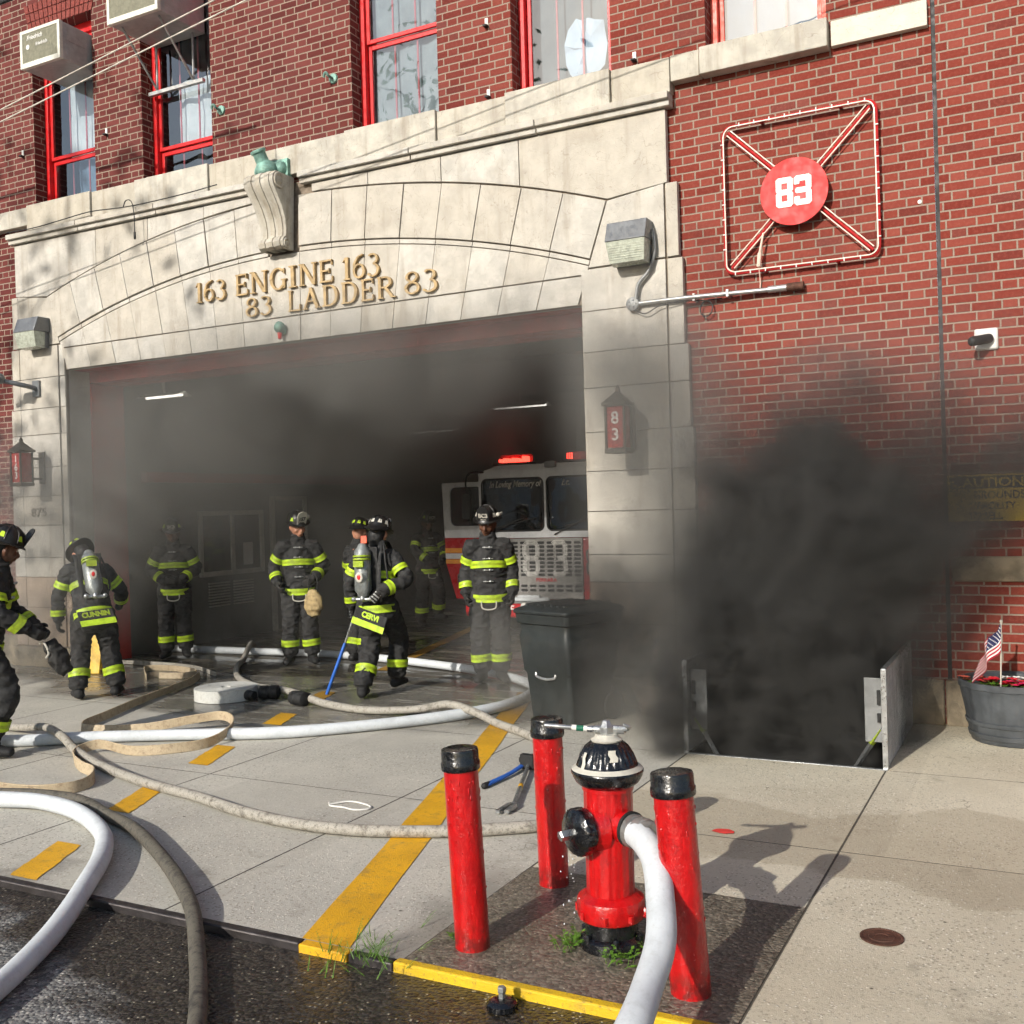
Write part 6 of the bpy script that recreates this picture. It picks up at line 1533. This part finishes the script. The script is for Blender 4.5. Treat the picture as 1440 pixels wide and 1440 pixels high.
    fl = Matrix.Rotation(pi, 4, 'Z'); b.prism(pl, -.004, .004, 0, Sm @ fl); sh = b.obj('front_shield', M['shield'] if opt.get('paleshield') else M['blackmatte'], H)
    b = MB(); b.text(fs, .062, .0015, Sm @ fl @ Matrix.Translation((0, -.0055, -.01)) @ Matrix.Rotation(pi/2, 4, 'X'), .003, xs=.9); b.text('FDNY', .025, .001, Sm @ fl @ Matrix.Translation((0, -.0052, -.058)) @ Matrix.Rotation(pi/2, 4, 'X'), .001, xs=.9); b.obj('shield_lettering', M['cabledark'] if opt.get('paleshield') else M['offwhite'], sh)
    b = MB()
    for a in (30, 150, 215, 250, 290, 325):
        a = radians(a); c = tilt @ V((.123*.93*cos(a), .123*1.12*sin(a), .045)); q = tilt @ V((.110*.93*cos(a), .110*1.12*sin(a), .085)); t_ = tilt.to_3x3() @ V((-sin(a), cos(a), 0)); b.add([c-t_*.022, c+t_*.022, q+t_*.012, q-t_*.012], [(0, 1, 2, 3)])
    b.obj('helmet_trapezoids', M['lime'] if opt.get('limehelmet', True) else M['offwhite'], H)
    if opt.get('lamp'):
        b = MB(); b.ball(tilt @ V((.125*opt['lamp'], .03, .06)), .022, 10, 8); b.limb([tilt @ V((.128*opt['lamp'], .02, .05)), tilt @ V((.128*opt['lamp'], -.09, .04))], [.016, .014], 8, None, 0, 1); b.obj('helmet_torch', M['offwhite'], H)
    # ---- breathing set
    if tank:
        A = lambda x, y, z: ch+sx*x-fw*y+up*z
        tx = opt.get('tankx', 0.)
        b = MB(); b.limb([A(tx, .225, .20), A(tx, .225, .16), A(tx, .235, -.22), A(tx, .235, -.26)], [.05, .082, .082, .055], 24, None, 0, 1); tk = b.obj('air_cylinder', M['tank'], T, sharp=60)
        b = MB()
        for z in (.10, .07): b.limb([A(tx, .25, z), A(tx, .25, z+.016)], [.086, .086], 24, None, 0, 1, False)
        b.box((-.05, -.02, -.03), (.05, .02, .03), 0, Matrix.Translation(A(tx, .335, .03))); b.obj('cylinder_strap', M['limedark'], tk)
        b = MB(); b.ball(A(tx, .338, -.10), (.038, .006, .05), 16, 8); b.obj('round_label', M['offwhite'], tk); b = MB(); b.ball(A(tx, .343, -.10), (.018, .004, .026), 12, 8); b.obj('red_mark', M['winred'], tk)
        b = MB(); b.limb([A(tx, .255, -.26), A(tx, .255, -.31)], [.024, .03], 10, None, 0, 1); b.limb([A(tx-.08, .25, -.31), A(tx+.08, .25, -.31)], [.018, .018], 10, None, 0, 1); b.ball(A(tx-.09, .26, -.31), .026, 8, 6); b.ball(A(tx+.09, .26, -.30), .024, 8, 6); b.obj('valve', M['alu'], tk)
        b = MB()
        for s in (1, -1): b.limb([A(s*.09, .19, -.28), A(s*.10, .175, .1), A(s*.105, .10, .25), A(s*.11, -.06, .25), A(s*.115, -.165, .1), A(s*.13, -.16, -.2)], [(.024, .006)]*6, 8, tuple(sx), 0, 5)
        b.box((-.11, -.012, -.3), (.11, .012, .2), 0, Matrix.Translation(A(tx*.5, .172, 0))); b.obj('harness', M['blackmatte'], tk)
        b = MB(); b.tube([A(tx+.05, .25, -.3), A(.17, .2, -.2), A(.16, .17, .1), A(.12, .08, .26), A(.1, -.1, .2)], .010, 8); b.obj('air_line', M['blackmatte'], tk)
        if opt.get('orange'):
            b = MB(); b.box((-.03, -.01, -.03), (.03, .01, .04), 0, Matrix.Translation(A(tx+.01, .20, .27))); b.obj('orange_tag', paint('orange_tag', lin(226, 96, 70), .6), tk)
    if opt.get('tail'):
        b = MB(); mt_ = Matrix.Translation(hem-fw*.19-up*.02) @ Matrix.Rotation(rz*0, 4, 'Z')
        tl = opt['tailtilt']
        Q = Matrix((sx, fw, up)).transposed().to_4x4(); Q.translation = hem-fw*.188-up*.025; Q = Q @ Matrix.Rotation(radians(-tl), 4, 'Y')
        b2_ = MB(); b2_.box((-.17, -.012, -.12), (.17, .012, .05), 0, Q); tf = b2_.obj('coat_tail', M['coat'], T, bevel=.005)
        b.box((-.17, -.016, -.118), (.17, -.013, -.055), 0, Q); b.obj('tail_stripe', M['lime'], tf)
        b = MB(); b.text(opt['tail'], .075, .001, Q @ Matrix.Translation((0, -.0145, -.0)) @ Matrix.Rotation(pi/2, 4, 'X'), .004, xs=.9); b.obj('name_lettering', M[opt.get('tailmat', 'limedark')], tf)
    return T
STAND = dict(pel=(0, 0, .93), neck=(0, -.005, 1.47), head=(0, .03, 1.625), elR=(.232, -.04, 1.16), elL=(-.232, -.04, 1.16), wrR=(.238, .05, .91), wrL=(-.238, .05, .91),
             knR=(.11, .03, .51), knL=(-.11, .03, .51), anR=(.12, -.02, .105), anL=(-.12, -.02, .105), toeR=(.25, 1, 0), toeL=(-.25, 1, 0))
def pose(**k): d = dict(STAND); d.update(k); return d
def toward(x, y, tx=0., ty=0.): return (tx-x, ty-y)

# 1 right front: arms hanging, looks to his left
firefighter('firefighter standing with arms hanging in front of the fire truck', (-5.26, 9.60, .002), toward(-5.26, 9.6, -.6, 0), pose(gaze=(.25, 1, -.05), head=(0, .03, 1.62), anR=(.10, -.02, .105), anL=(-.10, -.02, .105), curl=.7), 'skindark', False, dict(shield='BC3', lamp=-1, scale=1.03, limehelmet=False))
# 2 centre: walking into the bay, back to us
wlk = pose(pel=(0, 0, .93), neck=(-.02, .05, 1.45), head=(0, .09, 1.60), knL=(-.10, .06, .52), anL=(-.13, -.12, .108), knR=(.10, .32, .54), anR=(.06, .34, .135), toeL=(-.2, 1, 0), toeR=(.15, 1, 0),
           elR=(.34, -.07, 1.17), wrR=(.13, -.26, 1.06), hdR=(-.35, -.05, -.4), pmR=(0, 1, .3), elL=(-.29, .02, 1.15), wrL=(-.30, .10, .88), curl=.9)
firefighter('firefighter walking into the bay, silver air cylinder on back, hand behind hip', (-5.93, 8.50, .002), (-.25, 1), wlk, 'skin', True, dict(shield='BC3', face=True, handle=False, tankx=-.05, orange=True, tail='CERVI', tailtilt=-20, tailmat='lime', glovebars=True, limehelmet=False, scale=1.0, htilt=-2))
# 3 the one with the pale 157 shield
p157 = pose(gaze=(-.45, 1, 0), elR=(.29, -.05, 1.16), wrR=(.25, .12, .98), elL=(-.30, -.02, 1.16), wrL=(-.17, .19, 1.02), hdL=(.5, .35, -.3), pmL=(0, -1, 0), anR=(.13, -.02, .105), anL=(-.13, 0, .105))
firefighter('firefighter with pale 157 helmet shield and tan bag at the hip', (-8.13, 10.02, .002), toward(-8.13, 10.02, -.3, 0), p157, 'skin', False, dict(shield='157', paleshield=True, scale=1.03, lamp=-1))
# 4 half hidden between 3 and 2
firefighter('firefighter half hidden behind the walking one, back turned, bare pale neck', (-7.48, 10.35, .002), (.35, 1), pose(gaze=(-.5, 1, 0), elL=(-.30, .05, 1.14), wrL=(-.33, .1, .9)), 'skin', False, dict(hood=False, scale=.97))
# 5 dim near the truck door
firefighter('firefighter dim in the smoke beside the open truck door, turned sideways', (-8.72, 13.9, .002), (.8, -.45), pose(elR=(.28, .12, 1.2), wrR=(.15, .33, 1.05), elL=(-.27, .1, 1.2), wrL=(-.12, .32, 1.05), knL=(-.1, .18, .52), anL=(-.12, .1, .2)), 'skindark', False, dict(scale=1.0))
# 6 dim at the left
firefighter('firefighter almost lost in the dark smoke at the left, hands together in front', (-10.12, 9.95, .002), toward(-10.12, 9.95, -2, 0), pose(elR=(.29, .0, 1.16), wrR=(.10, .2, 1.02), elL=(-.29, .0, 1.16), wrL=(-.10, .2, 1.02), hdR=(-.6, .4, 0), hdL=(.6, .4, 0), pmR=(0, -1, 0), pmL=(0, -1, 0)), 'skindark', False, dict(scale=1.0))
# 7 left pier: back to us, leaning, cylinder on back
ln_ = pose(pel=(0, -.06, .90), neck=(-.06, .20, 1.36), head=(-.10, .32, 1.46), gaze=(-.3, 1, -.7), side=(1, .05, -.05), elR=(.28, .18, 1.08), wrR=(.28, .36, .95), elL=(-.33, .14, 1.06), wrL=(-.34, .2, .80), knR=(.15, .05, .50), knL=(-.13, .03, .50), anR=(.20, -.03, .105), anL=(-.16, -.08, .105))
firefighter('firefighter bending forward by the left stone pier, air cylinder on back', (-8.80, 7.52, .002), (-.75, .65), ln_, 'skin', True, dict(handle=False, tail='CUNNIN', tailtilt=8, scale=1.0, tankx=.02))
# 8 photo edge: stepping forward, cut off
ed = pose(pel=(0, -.02, .92), neck=(0, .10, 1.44), head=(0, .15, 1.59), gaze=(-.5, 1, -.1), elR=(.25, .14, 1.12), wrR=(.20, .33, .98), elL=(-.26, .14, 1.12), wrL=(-.14, .33, .96), knR=(.12, .16, .52), anR=(.14, .02, .108), knL=(-.11, .0, .50), anL=(-.13, -.14, .108), hdR=(0, 1, -.6), hdL=(.2, 1, -.7))
firefighter('firefighter cut off by the left photo edge, leaning forward with both hands held out', (-7.47, 5.34, .002), (.80, .75), ed, 'skindark', False, dict(handle=False, scale=1.02, lamp=-1))

# things they carry
t = thing('tan_bag', 'tan cloth bag hanging at the hip of the firefighter with the 157 shield', 'bag', (-7.78, 9.84, .62))
b = MB(); b.limb([(0, 0, .28), (0, 0, .2), (0, 0, .08), (0, 0, .03)], [(.07, .04), (.12, .07), (.125, .08), (.09, .06)], 14, (1, 0, 0)); link('bag', remesh(b, 'bag', .012, .012, 12), M['glovetan'], t)
b = MB(); b.tube([(-.06, 0, .26), (-.08, .02, .42), (-.05, .05, .5)], .008, 6); b.tube([(.06, 0, .26), (.05, .02, .42), (.0, .05, .5)], .008, 6); b.obj('strap', M['blackmatte'], t)
t = thing('pike_pole', 'thin pole with blue lower half held by the walking firefighter', 'pole', (-6.52, 8.42, .01))
b = MB(); b.limb([(0, 0, 0), (.18, .08, .50)], [.017, .017], 10, None, 0, 1); b.obj('blue_shaft', M['blue'], t)
b = MB(); b.limb([(.18, .08, .50), (.34, .15, .98)], [.011, .011], 8, None, 0, 1); b.limb([(.34, .15, .98), (.36, .13, 1.04), (.33, .10, 1.05)], [.011, .009, .005], 8); b.obj('steel_rod', M['alu'], t)
t = thing('glove_bundle', 'dark mask dangling from the hands of the firefighter at photo edge', 'mask', (-7.04, 5.62, .74))
b = MB(); b.limb([(-.02, 0, .12), (.03, .02, .02), (.09, .03, -.08)], [(.06, .05), (.085, .07), (.06, .05)], 12, (0, 1, 0)); link('bundle', remesh(b, 'bundle', .012, .02, 14), M['glove'], t)
b = MB(); b.tube([(-.09, -.05, .13), (-.02, -.07, .14), (.02, -.06, .06), (.0, -.07, .02)], .008, 6); b.obj('pale_strap', M['offwhite'], t)
# ------------------------------------------------------------------ smoke
def capsule(t, p, a, b):
    """distance from p to the segment a-b, as node maths"""
    a, b = V(a), V(b); ba = b-a
    pa = t.vm('SUBTRACT', p, tuple(a))
    h = t.m('DIVIDE', t.vm('DOT_PRODUCT', pa, tuple(ba)), ba.dot(ba), clamp=True)
    h = t.m('MINIMUM', t.m('MAXIMUM', h, 0.), 1.)
    return t.vm('LENGTH', t.vm('SUBTRACT', pa, t.vm('SCALE', tuple(ba), h))), h

# heavy plume out of the cellar hatch: (from, to, radius, radius at end, density)
PLUME = [((-1.80, 8.04, -.6), (-1.76, 8.08, .9), .74, .96, 1.0), ((-1.76, 8.08, .9), (-1.58, 8.15, 1.55), 1.0, 1.04, 1.0),
         ((-1.3, 8.2, 1.75), (-.05, 8.3, 1.95), .95, .5, .26), ((-1.9, 8.0, .6), (-3.5, 8.25, 1.0), .95, .75, .16), ((-2.36, 7.22, .15), (-2.32, 7.3, .6), .36, .40, .32),
         ((-1.75, 8.15, 1.2), (-1.35, 8.25, 2.0), 1.5, 1.3, .11), ((-1.6, 8.2, 1.9), (-.1, 8.3, 2.15), 1.1, .75, .09)]
def plume_density(t, pos):
    w1 = t.noise(pos, .9, 2, .5, out=1)
    pw = t.vm('ADD', pos, t.vm('SCALE', t.vm('SUBTRACT', w1, (.5, .5, .5)), .7))
    n = t.noise(pw, 1.5, 6, .6)
    z = t.sep(pos)[2]
    amp = t.ramp(z, .6, 2.4, 1.0, 1.9)
    tot = None
    for a, b, r0, r1, dens in PLUME:
        d, h = capsule(t, pw, a, b)
        r = t.m('ADD', r0, t.m('MULTIPLY', h, r1-r0))
        f = t.m('SUBTRACT', 1., t.m('DIVIDE', d, r))
        f = t.m('MULTIPLY', t.ramp(t.m('ADD', f, t.m('MULTIPLY', t.m('SUBTRACT', n, .5), amp)), -.1, .85), dens)
        tot = f if tot is None else t.m('MAXIMUM', tot, f)
    n2 = t.noise(pw, 2.3, 5, .6)
    x, y, z = t.sep(pos)[0:3]
    fill = t.m('MULTIPLY', t.m('MULTIPLY', t.ramp(x, HX0+.02, HX0+.12), t.ramp(x, HX1-.02, HX1-.12)), t.m('MULTIPLY', t.m('MULTIPLY', t.ramp(y, HY0+.02, HY0+.16), t.ramp(y, HY1, HY1-.1)), t.ramp(z, 1.0, .5)))
    tot = t.m('MAXIMUM', tot, t.m('MULTIPLY', fill, .8))
    n3 = t.noise(pw, 3.4, 6, .62)
    low = t.ramp(n3, .40, .64, .06, 1.9); high = t.ramp(n2, .34, .64, .2, 1.4); k = t.ramp(z, .7, 1.7)
    return t.m('MULTIPLY', tot, t.m('ADD', t.m('MULTIPLY', low, t.m('SUBTRACT', 1., k)), t.m('MULTIPLY', high, k)))
hull = MB()
for a, b, r0, r1, dens in PLUME: hull.limb([a, lerp(a, b, .5), b], [r0*1.1+.2, (r0+r1)*.55+.22, r1*1.1+.24], 18) if dens > .15 else hull.limb([a, lerp(a, b, .5), b], [r0, (r0+r1)/2, r1], 18)
me = remesh(hull, 'smoke_plume', .09)
for v, nn in zip(me.vertices, [v.normal.copy() for v in me.vertices]):
    p = v.co; v.co = p+nn*.10*mnoise.noise(p*2.1)
    v.co.y = min(v.co.y, WY-.045)
    if not (HX0+.03 < v.co.x < HX1-.03 and HY0+.03 < v.co.y < HY1-.03): v.co.z = max(v.co.z, .012)
mv = bpy.data.materials.new('black_smoke'); mv.use_nodes = True
t = NT(mv.node_tree); t.n.clear()
o_ = t.new('ShaderNodeOutputMaterial'); pv = t.new('ShaderNodeVolumePrincipled')
pv.inputs['Color'].default_value = (.12, .118, .113, 1); pv.inputs['Anisotropy'].default_value = .0
t.l.new(t.m('MULTIPLY', plume_density(t, t.new('ShaderNodeNewGeometry').outputs['Position']), 14.), pv.inputs['Density']); t.l.new(pv.outputs[0], o_.inputs[1])
mv.cycles.homogeneous_volume = False; mv.cycles.volume_step_rate = .12
so = link('smoke_plume', me, mv); kind(so, 'stuff'); tag(so, 'dense black smoke boiling out of the cellar hatch in front of the brick', 'smoke')

# thinner smoke filling the bay and drifting along the facade (a volume grid)
def grid_smoke(name, lo, hi, voxel, density_fn, color, scale, label):
    me = bpy.data.meshes.new(name); ob = bpy.data.objects.new(name, me); COL.objects.link(ob)
    ng = bpy.data.node_groups.new(name, 'GeometryNodeTree'); ng.interface.new_socket('Geometry', in_out='INPUT', socket_type='NodeSocketGeometry'); ng.interface.new_socket('Geometry', in_out='OUTPUT', socket_type='NodeSocketGeometry')
    t = NT(ng); go = t.new('NodeGroupOutput')
    vc = t.new('GeometryNodeVolumeCube'); vc.inputs['Min'].default_value = lo; vc.inputs['Max'].default_value = hi
    for ax, a, b in zip('XYZ', lo, hi): vc.inputs['Resolution '+ax].default_value = max(4, int((b-a)/voxel))
    t.l.new(density_fn(t, t.new('GeometryNodeInputPosition').outputs[0]), vc.inputs['Density'])
    vm = bpy.data.materials.new(name); vm.use_nodes = True; q = NT(vm.node_tree); q.n.clear()
    oo = q.new('ShaderNodeOutputMaterial'); pp = q.new('ShaderNodeVolumePrincipled'); pp.inputs['Color'].default_value = color; pp.inputs['Density'].default_value = scale
    q.l.new(pp.outputs[0], oo.inputs[1])
    sm = t.new('GeometryNodeSetMaterial'); sm.inputs['Material'].default_value = vm
    t.l.new(vc.outputs[0], sm.inputs['Geometry']); t.l.new(sm.outputs[0], go.inputs[0])
    md = ob.modifiers.new('smoke', 'NODES'); md.node_group = ng
    me.materials.append(vm)
    kind(ob, 'stuff'); return tag(ob, label, 'smoke')
def bay_density(t, p):
    x, y, z = t.sep(p)[0:3]
    w = t.noise(p, .55, 3, .55, out=1); pw = t.vm('ADD', p, t.vm('SCALE', t.vm('SUBTRACT', w, (.5, .5, .5)), 1.3))
    n = t.noise(pw, .75, 4, .6, .4)
    n = t.ramp(n, .30, .70, .12, 1.5)
    X, Y, Z = t.sep(pw)[0:3]
    side = t.ramp(X, -8.6, -6.9, .75, .06)
    inside = t.m('ADD', t.m('MULTIPLY', t.m('MULTIPLY', t.ramp(y, 8.6, 10.2), t.ramp(Z, .2, 2.4, .3, .6)), side), t.m('MULTIPLY', t.m('MULTIPLY', t.ramp(y, 9.6, 11.0), t.ramp(Z, 2.1, 3.1)), t.ramp(X, -6.2, -7.6, .22, 2.4)))
    # lighter column rolling out under the left of the arch
    def puff(a, b, r, k): d, h = capsule(t, pw, a, b); return t.m('MULTIPLY', t.ramp(d, r, .05), k)
    s = t.m('MULTIPLY', inside, .95)
    for q in (puff((-10.3, 8.7, 2.0), (-7.9, 8.8, 3.1), 1.5, 1.0), puff((-9.5, 8.4, 2.3), (-12.8, 8.2, 2.0), 1.25, .62), puff((-11.2, 7.3, 1.0), (-8.5, 6.75, 1.1), 1.15, .9), puff((-10.2, 8.55, 3.3), (-4.6, 8.6, 3.6), .75, .75), puff((-11.0, 8.7, .3), (-10.2, 8.9, 1.9), .95, 1.3),
              puff((-2.55, 8.2, 1.2), (-3.2, 8.25, 3.0), 1.0, 3.2), puff((-1.6, 8.4, 2.7), (-.3, 8.5, 2.5), 1.1, .8), puff((-2.6, 8.0, .4), (-4.3, 8.3, .5), .75, 2.2), puff((-5.0, 8.9, 3.3), (-8.5, 9.2, 3.4), .9, 1.0)): s = t.m('ADD', s, q)
    edge = t.m('MULTIPLY', t.ramp(x, -13.6, -12.6), t.ramp(x, 2.4, 1.2))
    edge = t.m('MULTIPLY', edge, t.m('MULTIPLY', t.ramp(y, 5.8, 6.9), t.ramp(z, 4.9, 3.9)))
    return t.m('MULTIPLY', t.m('MULTIPLY', s, n), edge)
grid_smoke('drifting_smoke', (-13.6, 5.8, .02), (2.4, 16.9, 4.9), .10, bay_density, (.38, .374, .35, 1), .5, 'thin grey smoke hanging in the bay and drifting along the stone front')

# ------------------------------------------------------------------ across the street (seen only in the glass)
hs = thing('house', 'pale blue clapboard house across the street, mirrored in the truck windshield', 'house', (-22, -19, 0))
b = MB(); b.box((-4, -8, -.1), (4, 0, 5)); b.prism([(-4, 5), (4, 5), (0, 8)], -8, 0); b.obj('wall', M['clap'], hs)
b = MB()
for s in (-1, 1): b.add([(s*4.3, -8.3, 4.85), (s*4.3, .3, 4.85), (0, .3, 8.1), (0, -8.3, 8.1)], [(0, 1, 2, 3) if s < 0 else (3, 2, 1, 0)])
b.obj('roof', M['greypaint'], hs)
for x in (-2, 2):
    for z in (1, 3.4): b = MB(); b.box((x-.5, -.02, z), (x+.5, .03, z+1.4)); b.obj('window', M['glassdark'], hs)

tr = thing('street_tree', 'street tree beyond the left photo edge that dapples the stone front', 'tree', (-15.6, -6.5, 0)); tr.scale = (1.75,)*3
b = MB(); b.limb([(0, 0, -.05), (.05, 0, 2.2), (.2, -.1, 4.5), (.4, .1, 7.5)], [.17, .14, .11, .05], 12)
random.seed(21); tips = []
for k in range(14):
    z = 3.6+.28*k; a = k*2.4; tip = V((.2+cos(a)*random.uniform(1., 2.), sin(a)*random.uniform(.8, 1.6), z+random.uniform(.6, 1.4))); tips.append(tip)
    b.limb([(.2, 0, z), lerp((.2, 0, z), tip, .5)+V((0, 0, .15)), tip], [.03, .018, .008], 7)
b.obj('trunk', M['rust'], tr)
b = MB()
for k in range(360):
    c = random.choice(tips)+V((random.gauss(0, .5), random.gauss(0, .5), random.gauss(0, .4))); d = V((random.gauss(0, 1), random.gauss(0, 1), random.gauss(0, .6))).normalized()*.1; e = d.orthogonal().normalized()*.045
    b.add([c-d, c+e, c+d, c-e], [(0, 1, 2, 3)])
b.obj('crown', M['leafg'], tr)

for x, lab in ((-33, 'brown house across the street, left of the pale blue one'), (-11, 'brown house across the street, right of the pale blue one')):
    h2 = thing('house', lab, 'house', (x, -19, 0)); b = MB(); b.box((-6, -8, -.1), (6, 0, 7.5)); b.obj('wall', M['brick_inner'], h2)
    b = MB(); b.box((-6.3, -8.3, 7.51), (6.3, .3, 7.9)); b.obj('roof', M['greypaint'], h2)
    for xx in (-4, -1.3, 1.3, 4):
        for z in (1, 4.2): b = MB(); b.box((xx-.5, -.02, z), (xx+.5, .03, z+1.6)); b.obj('window', M['glassdark'], h2)

# ------------------------------------------------------------------ light, sky, camera
SUN_AZ = radians(9.6); SUN_EL = radians(25.8)
to_sun = V((-sin(SUN_AZ)*cos(SUN_EL), -cos(SUN_AZ)*cos(SUN_EL), sin(SUN_EL)))
sd = bpy.data.lights.new('sun', 'SUN'); sd.energy = 4.2; sd.angle = radians(.5); sd.color = (1, .945, .86)
so = bpy.data.objects.new('sun', sd); COL.objects.link(so); so.rotation_euler = to_sun.to_track_quat('Z', 'Y').to_euler(); so.location = (-5, -20, 20)
wd = bpy.data.worlds.new('World'); S.world = wd; wd.use_nodes = True
t = NT(wd.node_tree); t.n.clear()
wo = t.new('ShaderNodeOutputWorld'); bg = t.new('ShaderNodeBackground'); sk = t.new('ShaderNodeTexSky', sky_type='NISHITA')
sk.sun_disc = False; sk.sun_elevation = SUN_EL; sk.sun_rotation = math.atan2(to_sun.x, to_sun.y); sk.air_density = 1.2; sk.dust_density = 1.5
bg.inputs[1].default_value = .12
t.l.new(sk.outputs[0], bg.inputs[0]); t.l.new(bg.outputs[0], wo.inputs[0])

cam = bpy.data.cameras.new('camera'); co_ = bpy.data.objects.new('camera', cam); COL.objects.link(co_); S.camera = co_
cam.sensor_width = 36; cam.lens = 1457.918/1440*36; cam.clip_start = .05; cam.clip_end = 2000
yaw, pitch, roll = -.477268437, -.00542212542, -.0289055135
fwv = V((sin(yaw)*cos(pitch), cos(yaw)*cos(pitch), sin(pitch))); rt = V((cos(yaw), -sin(yaw), 0)); upv = rt.cross(fwv)
r2 = rt*cos(roll)+upv*sin(roll); u2 = -rt*sin(roll)+upv*cos(roll)
mw = Matrix((r2, u2, -fwv)).transposed().to_4x4(); mw.translation = (0, 0, 1.85); co_.matrix_world = mw

S.view_settings.view_transform = 'Standard'; S.view_settings.look = 'None'; S.view_settings.exposure = .3; S.view_settings.gamma = 1.
S.render.engine = 'CYCLES'
cy = S.cycles
cy.use_denoising = True
cy.max_bounces = 5; cy.diffuse_bounces = 2; cy.glossy_bounces = 2; cy.transmission_bounces = 4; cy.transparent_max_bounces = 12; cy.volume_bounces = 1
cy.volume_step_rate = 2.; cy.volume_preview_step_rate = .8; cy.volume_max_steps = 256
cy.use_adaptive_sampling = True; cy.adaptive_threshold = .05; cy.adaptive_min_samples = 12
cy.sample_clamp_indirect = 6.

for o, w in BEVELS:
    b = o.modifiers.new('bevel', 'BEVEL'); b.width = w; b.segments = 2; b.limit_method = 'ANGLE'; b.angle_limit = radians(40)
bpy.data.batch_remove(SPENT)
